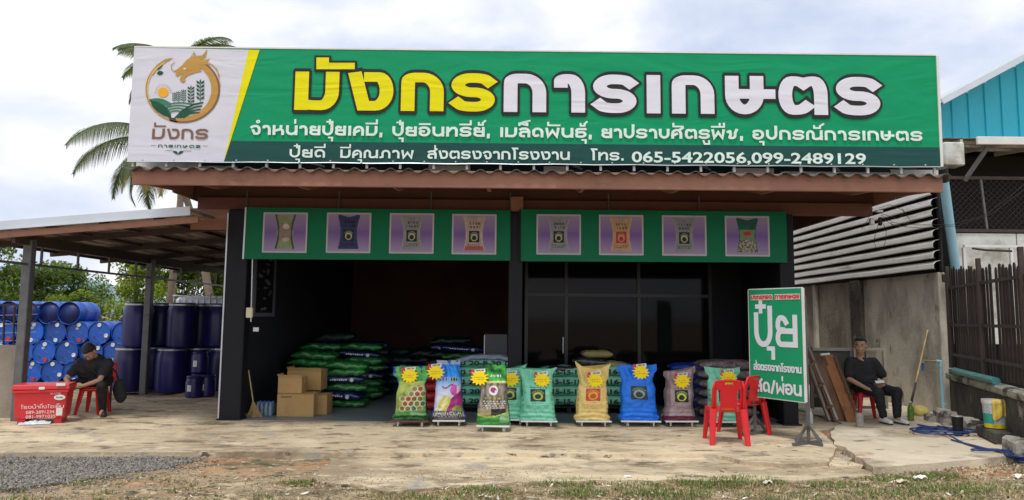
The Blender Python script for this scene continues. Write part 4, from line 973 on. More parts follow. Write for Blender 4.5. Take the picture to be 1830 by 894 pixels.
# broken kerb blocks in front of the low wall
kb = [(1690, 742, .62, .20), (1738, 756, .5, .17), (1790, 777, .42, .16), (1822, 795, .5, .17), (1668, 738, .3, .1)]
labs = ['longest pale weathered kerb block behind the coiled blue hose', 'mossy kerb block between the hose and the paint bucket', 'cracked kerb block below the paint bucket with the yellow cloth', 'pale topped kerb block nearest the right edge of the picture', 'small crumbled kerb piece at the foot of the tap pipe']
for i, (px, py, L_, H_) in enumerate(kb):
    p = G(px, py + 14, .02); mb = MB(); nseg = 6
    pr = []
    for j in range(nseg + 1):
        t = (j / nseg - .5) * L_; hh = H_ * (1 + .22 * mnoise.noise((i * 3.1, j * .9, 0))); dd = .11 + .02 * mnoise.noise((i, j * 1.3, 5))
        for (a_, b_) in ((-dd, -.03), (-dd * .95, hh * .8), (-dd * .6, hh), (dd * .7, hh * .97), (dd, hh * .6), (dd, -.03)): pr.append(Vector((t, a_, b_)))
    k2 = thing('kerb_block', labs[i], 'kerb block', (p.x, p.y, .02), group='old kerb blocks along the low wall')
    m6 = 6; fs = [(j * m6 + k, (j + 1) * m6 + k, (j + 1) * m6 + k + 1, j * m6 + k + 1) for j in range(nseg) for k in range(m6 - 1)] + [tuple(range(m6)), tuple(nseg * m6 + k for k in range(m6))[::-1]]
    mb._a([MR @ v + Vector((p.x, p.y, .018)) for v in pr], fs); recalc(pt(k2, 'block', mb, M_block))
# ================================================================= distance: hill, trees, palms
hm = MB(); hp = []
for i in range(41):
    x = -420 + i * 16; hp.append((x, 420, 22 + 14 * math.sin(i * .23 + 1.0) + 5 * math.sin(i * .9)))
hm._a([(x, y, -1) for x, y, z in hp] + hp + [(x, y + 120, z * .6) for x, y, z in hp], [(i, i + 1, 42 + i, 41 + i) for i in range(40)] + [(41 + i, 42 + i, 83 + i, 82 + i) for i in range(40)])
structure('hills', hm, mat('hill_haze_blue', (.20, .30, .36), .95, .15, .05, coords='World'), True)  # bluish tint puts the distance haze into the hill colour
def leaf_mesh(mb, c, s, nm=0):
    a = random.random() * 2 * PI; M = Euler((random.gauss(0, .7), random.gauss(0, .7), a)).to_matrix()
    v = [M @ Vector(p) * s + c for p in ((-.5, 0, 0), (0, -.22, .04), (.6, 0, 0), (0, .22, .04))]; mb._a(v, [(0, 1, 2, 3)])
def leafmat(n, c, t=.35):
    if n in MATS: return MATS[n]
    m = mat(n, c, .55, .35, 1.2, coords='World'); b = m.node_tree.nodes['Principled BSDF']
    nt_ = m.node_tree; t = min(.55, t + .12); tr = N(nt_, 'ShaderNodeBsdfTranslucent'); ms = N(nt_, 'ShaderNodeMixShader'); ms.inputs[0].default_value = t
    src = b.inputs['Base Color'].links[0].from_socket
    sc_ = N(nt_, 'ShaderNodeVectorMath', operation='MULTIPLY'); sc_.inputs[1].default_value = (1.9, 1.9, .7); nt_.links.new(src, sc_.inputs[0]); nt_.links.new(sc_.outputs[0], tr.inputs[0])
    out = nt_.nodes['Material Output']; nt_.links.new(b.outputs[0], ms.inputs[1]); nt_.links.new(tr.outputs[0], ms.inputs[2]); nt_.links.new(ms.outputs[0], out.inputs[0]); return m
def tree(name, label, base, h, rad, mats, n, sz, clumps, seed, bottom=.15, cat='tree', group=None, gap=.5, trunk=True):
    random.seed(seed); t = thing(name, label, cat, base, group=group); bx, by, bz_ = base
    cs = []
    for k in range(clumps):
        a = random.random() * 2 * PI; zz = random.uniform(bottom, .95); rr = rad * math.sin(PI * min(.97, max(.12, zz * .8 + .12))) * math.sqrt(random.random())
        cs.append((Vector((bx + rr * math.cos(a), by + rr * math.sin(a) * .8, bz_ + h * zz)), random.uniform(.16, .30) * rad))
    if trunk:
        mb = MB(); mb.tube([(bx, by, bz_ - .1), (bx + .05 * rad, by, bz_ + h * .25), (bx, by, bz_ + h * .55), (bx + .06, by, bz_ + h * .85)], [h * .028, h * .022, h * .014, h * .004], 8)
        for c, r_ in cs[::3]: 
            s0 = Vector((bx, by, bz_ + h * random.uniform(.2, .5))); mb.tube([s0, (s0 + c) / 2 + Vector((0, 0, -.05 * h)), c], [h * .010, h * .007, h * .003], 5, False)
        pt(t, 'trunk', mb, mat('bark', (.12, .095, .07), .9, .3, 8, .5, 20))
    mb = MB()
    sz *= 1.25
    for i in range(int(n * 1.35)):
        c, r_ = random.choice(cs); v = Vector((random.gauss(0, 1), random.gauss(0, 1), random.gauss(0, .8))); v = v.normalized() * r_ * random.random() ** .35
        mb.mi = min(len(mats) - 1, int(random.random() * len(mats))); leaf_mesh(mb, c + v, sz * random.uniform(.6, 1.3))
    pt(t, 'crown', mb, mats); return t
g1 = leafmat('leaf_dark', (.045, .085, .018)); g2 = leafmat('leaf_mid', (.11, .18, .025)); g3 = leafmat('leaf_bright', (.22, .30, .03)); g4 = leafmat('leaf_pale', (.14, .19, .09)); g5 = leafmat('leaf_yellow', (.21, .23, .05))
def gx(px, Y): return P(px, 560, Y).x
tree('bushy_tree', 'bushy dark green tree with an airy top behind the left stack of lying drums', (gx(70, 26), 26, -.1), 3.7, 2.3, [g1, g2, g4], 9500, .12, 34, 1, .2)
tree('bushy_tree', 'spreading tree with loose leaves at the far left edge of the picture', (gx(-35, 24), 24, -.1), 4.9, 1.9, [g1, g2, g4], 6500, .12, 26, 2, .2)
tree('bushy_tree', 'lower yellow green shrub filling the gap behind the open topped drum row', (gx(135, 24), 24, -.1), 2.3, 1.35, [g2, g3, g4], 4500, .11, 22, 3, .1)
tree('bright_tree', 'dense bright green tree behind the second canopy post', (gx(238, 24), 24, -.1), 3.9, 1.75, [g3, g5, g2], 9500, .11, 34, 4, .15)
tree('bright_tree', 'dense green tree between the two palm trunks behind the canopy', (gx(330, 25), 25, -.1), 3.7, 1.9, [g2, g3, g1], 9500, .11, 34, 5, .15)
tree('bushy_tree', 'darker tree beside the shop wall behind the white tank', (gx(410, 25), 25, -.1), 3.6, 1.6, [g1, g2], 6500, .11, 26, 6, .15)
tree('low_shrub', 'low pale shrub in the far gap between the two tree groups', (gx(178, 34), 34, -.1), 1.9, 1.5, [g3, g4], 3500, .13, 16, 7, .05)
tree('low_shrub', 'long low hedge bush far behind the lying drums at left', (gx(20, 30), 30, -.1), 2.4, 3.0, [g2, g3, g1], 7000, .13, 30, 8, .05)
palm_m = leafmat('palm_leaf', (.075, .11, .04), .25); palm_o = leafmat('palm_old', (.26, .22, .09), .3); pbark = mat('palm_bark', (.23, .18, .135), .95, .25, 2, .8, 12, stretch=(1, 1, 3))
def palm(label, base, top, fr, seed, trunk_r=.10, old=3):
    random.seed(seed); t = thing('coconut_palm', label, 'palm tree', base, group='tall palms behind the shop')
    b = Vector(base); tp_ = Vector(top); mb = MB(); pts = []; rs_ = []
    for k in range(40):
        u = k / 39; pts.append(b.lerp(tp_, u) + Vector((.25 * math.sin(u * 2.2), 0, 0)) * (1 - u) * u * 4); rs_.append(trunk_r * (1.25 - .45 * u) * (1 + .05 * (k % 2)))
    mb.tube(pts, rs_, 10); pt(t, 'trunk', mb, pbark, smooth=True)
    for (az_, el, L_, oldf) in fr:
        mb = MB(); d = Vector((math.cos(R(az_)), math.sin(R(az_)) * .9, 0)); n = 26; p = tp_.copy(); e = R(el); cp_ = []
        for k in range(n + 1):
            cp_.append(p.copy()); p = p + (d * math.cos(e) + Vector((0, 0, math.sin(e)))) * (L_ / n); e -= R(78 if not oldf else 60) / n * (1.0 + k / n * .5)
        mb.tube(cp_, [.035 * (1 - .8 * k / n) for k in range(n + 1)], 5, False)
        sd2 = Vector((-d.y, d.x, 0))
        for k in range(2, n + 1):
            for rep in range(5):
                q0 = cp_[k - 1].lerp(cp_[k], rep / 5); ll = L_ * .33 * math.sin(PI * min(.93, (k + 3) / (n + 4))) * random.uniform(.85, 1.1); f = (cp_[k] - cp_[k - 1]).normalized()
                for sg in (-1, 1):
                    dr = (sd2 * sg * .75 + f * .55 + Vector((0, 0, -.25 - .2 * random.random()))).normalized(); mid = q0 + dr * ll * .5; en = mid + (dr + Vector((0, 0, -.75))).normalized() * ll * .5; w2 = f * .012
                    mb._a([q0 - w2, q0 + w2, mid + w2 * .8, mid - w2 * .8, en], [(0, 1, 2, 3), (3, 2, 4)])
        pt(t, 'frond', mb, palm_o if oldf else palm_m)
PYd = 22
top1 = P(322, 128, PYd); top2 = P(285, 318, PYd - 2)
palm('tall coconut palm whose crown rises behind the logo end of the banner', (P(298, 560, PYd).x, PYd, -.1), tuple(top1), [(120, 72, 2.4, 0), (75, 82, 2.3, 0), (182, 62, 2.4, 0), (10, 68, 2.3, 0), (95, 78, 2.3, 0), (40, 74, 2.5, 0), (150, 66, 2.4, 0), (165, 42, 2.5, 0), (25, 55, 2.3, 0), (190, 5, 2.1, 0), (200, 58, 2.3, 0), (340, 66, 2.4, 0), (230, 45, 2.2, 0), (310, 40, 2.2, 0), (0, 25, 2.4, 0), (165, -10, 2.2, 0), (20, -15, 2.0, 1)], 11)
palm('shorter coconut palm with drooping fronds hanging beside the banner bottom left', (P(405, 560, PYd - 2).x, PYd - 2, -.1), tuple(P(298, 258, PYd - 2)), [(180, 42, 3.3, 0), (188, 22, 3.0, 0), (172, -2, 2.5, 0), (200, -25, 2.2, 0), (230, -20, 2.1, 1), (265, -25, 2.0, 1), (290, -25, 2.1, 1), (315, -20, 2.1, 1), (340, 0, 2.2, 0), (20, 40, 2.4, 0), (150, -30, 2.2, 0), (250, 0, 2.3, 0)], 12)
# ================================================================= standing sacks on trolleys
def lerpk(ks, t):
    for i in range(len(ks) - 1):
        if t <= ks[i + 1][0]:
            a, b = ks[i], ks[i + 1]; u = (t - a[0]) / max(1e-6, b[0] - a[0]); u = u * u * (3 - 2 * u); return a[1] + (b[1] - a[1]) * u
    return ks[-1][1]
def sack(name, label, cat, loc, rz, W, H, D, wk, ears, fn, seed, par=None, group=None, lean=0.0, inst='sack_body'):
    """wk: list of (v, half-width factor); ears: (left, right) extra height of the top corners"""
    t = thing(name, label, cat, loc, rz, group); NU, NV = 168, 110; mb = MB(); cols = []
    def pos(u, v):
        a = 2 * PI * u
        if u > .3: tt = (u - .3) / .7 * 2 - 1; xx_ = .3 * math.sin(PI / 2 * tt) + .7 * tt; c_ = math.copysign(abs(xx_) ** (1 / .62), xx_); s_ = -math.sqrt(max(0, 1 - c_ * c_))
        else: a = PI * u / .3; c_, s_ = math.cos(a), math.sin(a)
        hw = W / 2 * lerpk(wk, v); hd = D / 2 * lerpk([(0, .90), (.08, 1.02), (.45, 1.0), (.68, .72), (.8, .36), (.9, .10), (1, .035)], v)
        x = hw * math.copysign(abs(c_) ** .62, c_); y = hd * math.copysign(abs(s_) ** .85, s_)
        xn = x / (W / 2); z = v * H + (ears[0] * max(0, -xn) ** 2.2 + ears[1] * max(0, xn) ** 2.2) * max(0, v - .62) / .38
        fo = .015 * mnoise.noise((xn * 2.2 + seed, z * 7, s_ * 2)) + .010 * mnoise.noise((xn * 5 + seed, z * 16 + seed, s_))
        if v < .3: fo += .008 * math.sin(z * 95 + 2.5 * xn * xn) * (1 - v / .3)
        if v > .62: fo += .016 * math.sin(xn * 13 + z * 14 + seed) * min(1, (v - .62) * 5) * (1 if v < .93 else .6)
        z += .006 * mnoise.noise((xn * 5, v * 4, seed + 3))
        return Vector((x + c_ * fo * .5 + lean * v, y + (1 if s_ > 0 else -1) * abs(s_) ** .5 * fo - .02 * v * v, z)), xn
    for j in range(NV + 1):
        v = j / NV
        for i in range(NU):
            u = i / NU; p, xn = pos(u, v); mb.v.append(tuple(p)); front = u >= .3
            ww = lerpk(wk, v); cols.append(fn(xn, v, front, xn / ww))
    for j in range(NV): mb.f += [(j * NU + i, j * NU + (i + 1) % NU, (j + 1) * NU + (i + 1) % NU, (j + 1) * NU + i) for i in range(NU)]
    mb.f += [tuple(range(NU))[::-1], tuple(NV * NU + i for i in range(NU))]; mb.m = [0] * len(mb.f)
    o = mb.build(inst, M_sackp, t, smooth=True); set_cols(o, cols)
    def front_y(x, z):      # local front surface y at given x, z
        v = min(.99, max(.02, z / H)); 
        for _ in range(3):
            xn = max(-1.2, min(1.2, (x - lean * v) / (W / 2))); zz = (ears[0] * max(0, -xn) ** 2.2 + ears[1] * max(0, xn) ** 2.2) * max(0, v - .62) / .38; v = min(.99, max(.02, (z - zz) / H))
        hw = W / 2 * lerpk(wk, v); hd = D / 2 * lerpk([(0, .90), (.08, 1.02), (.45, 1.0), (.68, .72), (.8, .36), (.9, .10), (1, .035)], v)
        c_ = min(1, abs((x - lean * v) / hw)) ** (1 / .62); s_ = math.sqrt(max(0, 1 - c_ * c_)); return -hd * s_ ** .85 - .02 * v * v
    return t, front_y
M_yel = mat('star_yellow', (.95, .74, .0), .5, .06, 10); M_card = mat('tag_card', (.75, .75, .73), .5, .05, 10); M_redc = mat('tag_red', (.6, .03, .03), .5)
M_ink = mat('black_ink', (.02, .02, .02), .6)
def star(t, fy, x, z, r_, seed, dx=0):
    random.seed(seed); y = min(fy(x + a * r_, z + b * r_) for a in (-.9, -.4, 0, .4, .9) for b in (-.6, 0, .6)) - .018
    mb = MB(); pts = []; n = 13
    for k in range(2 * n):
        rr = r_ * (1.0 if k % 2 == 0 else .66) * random.uniform(.93, 1.08); a = PI * k / n; pts.append((x + rr * math.cos(a), y, z + rr * .84 * math.sin(a)))
    mb.prism(pts, (0, .006, 0)); o = recalc(mb.build('star_tag', M_yel, t))
    mb = MB()
    for rw in range(2):
        for k in range(6):
            if random.random() < .85:
                xx = x - r_ * .5 + k * r_ * .18; mb.box((xx, y - .002, z + .012 - rw * .03), (r_ * .11, .002, random.uniform(.006, .012)), M=Matrix.Rotation(random.uniform(-.6, .6), 3, 'Y'))
    mb.build('star_print', mat('ochre_ink', (.45, .28, .02), .6), t)
    mb = MB(); M = Matrix.Rotation(R(-6), 3, 'Y'); mb.box((x + r_ * .05, y + .008, z + r_ * .74), (.155, .004, .05), M=M); cd = mb.build('tag_card', M_card, t)
    mb = MB()
    for k in range(9): mb.box((x - .05 + k * .0135, y + .004, z + r_ * .74 + .004 + (k - 4) * .0012), (.008, .002, random.uniform(.014, .026)), M=M)
    mb.build('card_print', M_ink, t)
    mb = MB(); mb.box((x - .098, y + .006, z + r_ * .60), (.042, .004, .075), M=Matrix.Rotation(R(14), 3, 'Y')); mb.build('red_ribbon', M_redc, t)
def trolley(loc, rz, label, board=None, Wb=.50):
    t = thing('sack_trolley', label, 'trolley', loc, rz, 'low wheeled trolleys under the display sacks')
    mb = MB(); mb.bb((0, 0, .082), (Wb, .32, .016), .004); mb.build('board', board or M_galv, t)
    mb = MB(); mb.bb((0, -.165, .082), (Wb + .01, .008, .022), .002); mb.build('rim', board or M_whitep, t)
    for i, (x, y) in enumerate(((-Wb * .33, -.12), (Wb * .33, -.12), (-Wb * .33, .12), (Wb * .33, .12))):
        a = random.uniform(-.7, .7); M = Matrix.Rotation(PI / 2, 3, 'Y'); M = Matrix.Rotation(a, 3, 'Z') @ M
        mb = MB(); mb.lathe([(.012, -.011), (.024, -.011), (.027, -.007), (.027, .007), (.024, .011), (.012, .011)], 14, M, (x, y, .0275)); w_ = mb.build('wheel', mat('caster_wheel', (.55, .53, .5), .4), t, smooth=True, angle=40)
        mb = MB(); mb.box((x, y, .062), (.03, .03, .026), a); mb.build('caster_fork', M_galv, w_)
    return t
def mixc(a, b, t): return tuple(x + (y - x) * t for x, y in zip(a, b))
def f_hex(xn, v, fr, e):
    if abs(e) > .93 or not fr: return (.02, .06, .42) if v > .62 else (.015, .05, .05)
    if v < .10: return (.01, .09, .02)
    if v < .17 + .05 * xn: return (.16, .34, .12) if xn > 0 else (.03, .22, .03)
    if v < .66:
        k = (v - .17) / .5; g = mixc((.22, .30, .05), (.42, .50, .10), k)
        q = mnoise.noise((xn * 4, v * 6, 1)); g = mixc(g, (.07, .20, .03), max(0, q) * 1.2)
        sz = .155; best = 9; bc = None
        for r_ in range(5):
            for c_ in range(4):
                hx = -.45 + c_ * .31 + (.155 if r_ % 2 else 0); hz_ = .22 + r_ * .092
                if hz_ > .60 or (hx < -.1 and hz_ > .47) or hx > .8: continue
                dx = (xn - hx) * .36; dz = (v - hz_) * 1.1; d = max(abs(dx), abs(dx) * .5 + abs(dz) * .866)
                if d < best: best = d; bc = (r_, c_)
        if best < .044:
            s = (bc[0] * 7 + bc[1] * 3) % 5; return ((.22, .10, .05), (.03, .14, .08), (.35, .05, .03), (.12, .14, .04), (.25, .18, .08))[s]
        if best < .056: return (.55, .60, .35)
        return g
    if v < .72: return (.45, .50, .12)
    return mixc((.03, .34, .06), (.12, .45, .10), .5 + .5 * math.sin(xn * 5 + v * 20))
def f_fruit(xn, v, fr, e):
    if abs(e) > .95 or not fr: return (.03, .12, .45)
    if v < .05: return (.12, .1, .1)
    if v < .15: return ((.5, .5, .5) if mnoise.noise((xn * 14, v * 40, 2)) > 0 else (.06, .06, .06))
    if (xn + .25) ** 2 / .14 + (v - .33 - .2 * xn) ** 2 / .016 < 1: return mixc((.62, .62, .10), (.85, .82, .45), .5 + .5 * math.sin((xn - v * 2) * 14))
    if (xn - .55) ** 2 / .1 + (v - .18) ** 2 / .0035 < 1: return (.25, .35, .05)
    if v < .33 + .22 * xn: return (.40, .03, .22) if xn > -.1 else (.55, .5, .25)
    if (xn - .42) ** 2 / .10 + (v - .50) ** 2 / .009 < 1: return (.62, .08, .40) if xn < .5 else (.75, .6, .75)
    if abs(v - .565 - .03 * math.sin(xn * 8)) < .014 and -.4 < xn < .3: return (.35, .02, .15)
    if .66 < v < .71:
        if .15 < xn < .52: return (.03, .03, .03) if not (.22 < xn < .28 or .4 < xn < .45) else (.5, .5, .1)
        if -.55 < xn < .02 and math.sin(xn * 34) > -.1: return (.35, .02, .25)
    if v < .72: return mixc((.72, .75, .88), (.10, .40, .85), (v - .4) / .32 if v > .4 else 0)
    if v > .93: return (.35, .42, .55)
    return mixc((.02, .22, .75), (.02, .33, .88), .5 + .5 * math.sin(xn * 7))
def f_soil(xn, v, fr, e):
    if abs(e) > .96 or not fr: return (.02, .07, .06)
    if v < .13 + .06 * xn * xn + .03 * xn: return (.03, .25, .03) if not (xn > .4 and v > .04) else (.2, .42, .2)
    if v < .155 + .06 * xn * xn + .03 * xn: return (.38, .55, .08)
    if v < .27:
        return (.02, .015, .012) if -.1 < xn < .75 and v > .16 else (.30, .26, .14)
    if (xn) ** 2 / .075 + (v - .575) ** 2 / .0062 < 1: return (.72, .72, .7) if ((xn) ** 2 / .03 + (v - .58) ** 2 / .0022 > 1 or xn > .08 and v < .575) else (.35, .03, .18)
    if v < .70:
        if scribble((xn + 1) / 2, v, .2, .86, .27, .41, 4, 9): return (.62, .62, .55)
        if scribble((xn + 1) / 2, v, .22, .8, .42, .47, 1, 7): return (.45, .5, .05)
        q = math.sin(xn * 16 + 3 * mnoise.noise((xn * 3, v * 4, 3))) ; return mixc((.05, .035, .03), (.38, .33, .28), .5 + .5 * q * (.6 + .4 * mnoise.noise((xn * 9, v * 3, 0))))
    if v < .73: return (.55, .6, .2)
    if scribble((xn + 1) / 2, v, .32, .72, .79, .84, 1, 9): return (.75, .8, .75)
    return mixc((.01, .15, .02), (.05, .42, .05), .5 + .5 * math.sin(xn * 4 + v * 26))
def plain(base, bgc, ringc, ink, red=None, txt=True, ev=.50, foot=None, tw=None):
    def f(xn, v, fr, e):
        if not fr: return base
        c = base
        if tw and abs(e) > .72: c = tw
        if foot and v < .1: return foot
        em = emblem(xn, v, .02, ev, .40, bgc, ringc, .30)
        if em: return em
        u = (xn + 1) / 2
        if txt:
            if scribble(u, v, .27, .77, .63, .665, 1, 11, 1): return ink
            if scribble(u, v, .27, .77, .335, .36, 1, 16, 2) or scribble(u, v, .22, .80, .22, .315, 4, 12, 3) : return ink if v > .33 else mixc(base, ink, .55)
        if abs(e) > .8 and scribble(v, u, .15, .6, 0, 1, 14, 9): return mixc(base, ink, .5)
        return c
    return f
WK = [(0, .96), (.04, 1.0), (.12, .93), (.3, .86), (.55, .84), (.72, .80), (.82, .82), (.92, .95), (1, 1.0)]
WKn = [(0, .98), (.04, 1.0), (.15, .90), (.5, .80), (.66, .72), (.75, .84), (.85, 1.0), (1, 1.04)]
WKt = [(0, .98), (.05, 1.0), (.2, .92), (.5, .84), (.7, .76), (.85, .74), (1, .74)]
mint = (.20, .64, .44)
DISP = [
 (731, 763, 655, 66, 0, f_hex, WKn, (.0, .0), 'green and yellow display sack with honeycomb pictures, leftmost on its trolley', (-.02, .83), mat('board_maroon', (.12, .03, .035), .5)),
 (800, 762, 644, 58, 3, f_fruit, WKt, (.0, .0), 'tall display sack with a blue top and a yellow and pink fruit picture', (-.20, .80), None),
 (881, 772, 652, 60, -4, f_soil, WKt, (.0, .0), 'display sack with a green top, dark soil picture and round white logo', (-.20, .78), None),
 (909, 760, 655, 60, 0, plain(mint, (.01, .02, .015), (.4, .5, .1), (.02, .08, .05)), WK, (-.02, .05), 'mint green display sack half hidden behind the dark soil picture sack', (.03, .79), None),
 (962, 763, 658, 66, 0, plain(mint, (.01, .02, .015), (.42, .52, .1), (.02, .08, .05)), WK, (.04, .04), 'mint green display sack with a black square, standing free right of the middle pillar', (.06, .80), None),
 (1059, 763, 652, 64, 2, plain((.74, .57, .20), (.55, .06, .015), (.70, .42, .05), (.25, .14, .03)), WK, (.10, .10), 'mustard yellow display sack with a red square emblem', (.05, .78), None),
 (1144, 763, 651, 72, 0, plain((.0, .17, .80), (.015, .03, .05), (.25, .33, .25), (.05, .12, .45)), WK, (.02, .0), 'bright blue display sack with a dark emblem', (.03, .87), None),
 (1216, 763, 657, 60, 3, plain((.36, .27, .29), (.01, .01, .01), (.5, .6, .06), (.12, .03, .05), foot=(.13, .008, .03), tw=(.22, .15, .16)), WK, (-.02, .09), 'greyish maroon display sack with a dark red foot and one raised corner', (.03, .80), None),
 (1298, 764, 655, 66, 0, plain(mint, (.01, .02, .015), (.42, .52, .1), (.02, .08, .05)), WK, (.05, .04), 'mint green display sack seen behind the red plastic chairs', (.05, .82), None),
]
TL = ['leftmost sack trolley, with a maroon board, under the honeycomb picture sack', 'sack trolley under the tall blue topped fruit picture sack', 'sack trolley standing nearest the front, under the dark soil picture sack', 'sack trolley under the half hidden mint green sack', 'sack trolley under the free standing mint green sack', 'sack trolley under the mustard yellow sack', 'sack trolley under the bright blue sack', 'sack trolley under the greyish maroon sack', 'sack trolley behind the red plastic chairs']
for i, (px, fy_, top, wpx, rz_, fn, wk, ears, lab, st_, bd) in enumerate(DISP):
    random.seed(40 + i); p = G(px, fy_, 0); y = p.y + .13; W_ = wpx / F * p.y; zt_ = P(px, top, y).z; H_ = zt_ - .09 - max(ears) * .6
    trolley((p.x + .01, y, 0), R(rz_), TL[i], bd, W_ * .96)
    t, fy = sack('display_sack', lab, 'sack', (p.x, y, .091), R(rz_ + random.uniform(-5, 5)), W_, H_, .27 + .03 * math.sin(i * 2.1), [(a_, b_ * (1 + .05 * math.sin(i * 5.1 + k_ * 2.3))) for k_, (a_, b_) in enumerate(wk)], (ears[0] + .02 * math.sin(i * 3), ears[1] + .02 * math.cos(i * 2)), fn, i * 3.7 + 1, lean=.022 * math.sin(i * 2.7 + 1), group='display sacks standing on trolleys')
    star(t, fy, st_[0], H_ * st_[1], .138, 60 + i)
# ================================================================= lying sacks in stacks
def lying(name, label, W, D, T, col, seed, band=None, group=None, smooth=1, rough=None, mt=None, cr=1.0):
    t = thing(name, label, 'sack', (0, 0, 0), 0, group); NU, NV = 28, 24; mb = MB()
    def pos(i, j):
        xn = -1 + 2 * i / NV; a = 2 * PI * j / NU; e = abs(xn)
        hz_ = T / 2 * max(.10, (1 - e ** 5) ** .6); hy = D / 2 * (1 - .12 * e ** 3) * (1 if e < .99 else .97)
        c_, s_ = math.cos(a), math.sin(a); y = hy * math.copysign(abs(c_) ** .5, c_); z = hz_ * math.copysign(abs(s_) ** .75, s_)
        x = xn * W / 2 + .02 * math.copysign(1, xn) * abs(math.sin(a * 2)) * (e > .9)
        z += cr * .012 * mnoise.noise((xn * 2 + seed, y * 4, z * 6)) + cr * .006 * mnoise.noise((xn * 7 + seed, y * 12, 1)); y += .012 * mnoise.noise((xn * 4 + seed, z * 14, 4))
        return (x, y, z + T / 2)
    for i in range(NV + 1): mb.v += [pos(i, j) for j in range(NU)]
    mb.f = [(i * NU + j, i * NU + (j + 1) % NU, (i + 1) * NU + (j + 1) % NU, (i + 1) * NU + j) for i in range(NV) for j in range(NU)] + [tuple(range(NU))[::-1], tuple(NV * NU + j for j in range(NU))]
    mb.m = [0] * len(mb.f)
    m = mt or mat('sack_' + name, col, .5, .18, 6, .5, 16, spec=.5)
    mb.build('sack_body', m, t, smooth=True)
    def fyy(x, z):
        e = abs(x / (W / 2)); hz_ = T / 2 * max(.1, (1 - min(1, e) ** 5) ** .6); hy = D / 2 * (1 - .12 * e ** 3); q = min(1, abs((z - T / 2) / hz_)) ** (1 / .75); return -hy * max(0, 1 - q * q) ** .25 - .012
    return t, fyy
def mbuild_local(par):
    def f(name, mb, m, p): return mb.build(name, m, par)
    return f
def printed(t, fyy, txt, W, T, ink, side=True, xo=0.0):
    h = T * .46
    latin(txt, -W * .27 + xo, W * .27 + xo, T * .28, h, ink, 0, 'print_text', t, .035, builder=mbuild_local(t), yfn=lambda x, z: fyy(x, z) - .002)
    for sg in ((-1, 1) if side else (-1,)):
        x = xo + sg * W * .37; mb = MB(); pts = [(x + a * T * .24, fyy(x + a * T * .24, T / 2 + b * T * .22) - .002, T / 2 + b * T * .22) for a, b in ((-1, -1), (1, -1), (1, 1), (-1, 1))]
        mb.ngon(pts); mb.build('print_square', ink, t)
        mb = MB(); mb.ngon([(x + .02 * math.cos(k * PI / 5), fyy(x, T / 2) - .006, T / 2 + .02 * math.sin(k * PI / 5)) for k in range(10)]); mb.build('print_ring', MATS['mint_ink'], t)
mat('mint_ink', (.17, .45, .32), .5)
M_kink = mat('sack_ink', (.012, .03, .025), .6)
ORD = ['bottom', 'second', 'third', 'fourth', 'fifth', 'sixth', 'seventh', 'eighth']
def pallet(x, y, W, D, label, ang=0):
    t = thing('pallet', label, 'pallet', (x, y, .007), ang, 'pallets under the sack stacks')
    for i in range(5): mb = MB(); mb.bb((0, -D / 2 + D * (i + .5) / 5, .10), (W, D / 5 - .03, .018), .003); mb.build('slat', M_blackm, t)
    for i in range(3): mb = MB(); mb.bb((-W / 2 + .06 + i * (W - .12) / 2, 0, .05), (.07, D, .08), .004); mb.build('skid', M_blackm, t)
    return t
protos = {}
def stack(px, Y, n, W, T, txt, what, group, z0=.117, col='mint_stack', D=.5, xoff=0, printit=True, ang=0, mt=None, rgb=(.20, .58, .40), edge='', jit=.012):
    x = P(px, 650, Y).x
    key = (txt, col, W)
    for k in range(n):
        lab = '%s, %s in %s' % (what, ORD[k] + ' from the floor' if 0 < k < n - 1 else 'bottom one' if k == 0 else 'top one', edge)
        if key not in protos:
            t, fyy = lying(col, lab, W, D, T * 1.06, rgb, len(protos) * 2.3, mt=mt)
            t.name = 'fertilizer_sack'
            if txt: printed(t, fyy, txt, W, T, M_kink)
            protos[key] = t
        else: t = copy_tree(protos[key]); t['label'] = lab
        t['group'] = group; t.location = (x + random.uniform(-jit, jit), Y + random.uniform(-jit, jit), z0 + k * T * .955); t.rotation_euler = (0, 0, ang + random.uniform(-.02, .02))
random.seed(5)
SY = 12.35
pallet(P(868, 700, SY).x, SY, 1.0, .7, 'dark pallet under the sacks printed 20-8-20')
pallet(P(1015, 700, SY).x, SY + .05, .85, .7, 'dark pallet under the sacks printed 15-15-15')
pallet(P(1102, 700, SY).x + .05, SY + .05, .62, .7, 'dark pallet under the sacks printed 16-8-8')
stack(868, SY, 5, 1.02, .165, '20-8-20', 'mint green sack printed 20-8-20', 'mint green sacks printed 20-8-20', edge='its stack')
stack(1012, SY + .02, 4, .92, .17, '15-15-15', 'mint green sack printed 15-15-15', 'mint green sacks printed 15-15-15', edge='its stack')
stack(1108, SY + .02, 4, .80, .175, '16-8-8', 'mint green sack printed 16-8-8', 'mint green sacks printed 16-8-8', edge='its stack')
# plastic sheet draped on top of the 20-8-20 stack
mb = MB(); x = P(872, 640, SY).x
def sheetp(u, v):
    xx = (u - .5) * 1.12; e = abs(xx / .56); zz = .117 + 5 * .165 * .955 + .055 - .16 * max(0, e - .35) ** 1.3 + .006 * math.sin(u * 30 + v * 3)
    return (x + xx, SY - .30 + .55 * v, zz - .05 * (v < .01))
mb.grid(sheetp, 30, 8); o = mb.build('plastic_cover', mat('clear_film', (.42, .48, .62), .2, .15, 4, .2, 20, spec=.8)); tag(o, 'pale bluish plastic sheet draped on top of the 20-8-20 stack', 'plastic sheet')
md = o.modifiers.new('s', 'SOLIDIFY'); md.thickness = .008
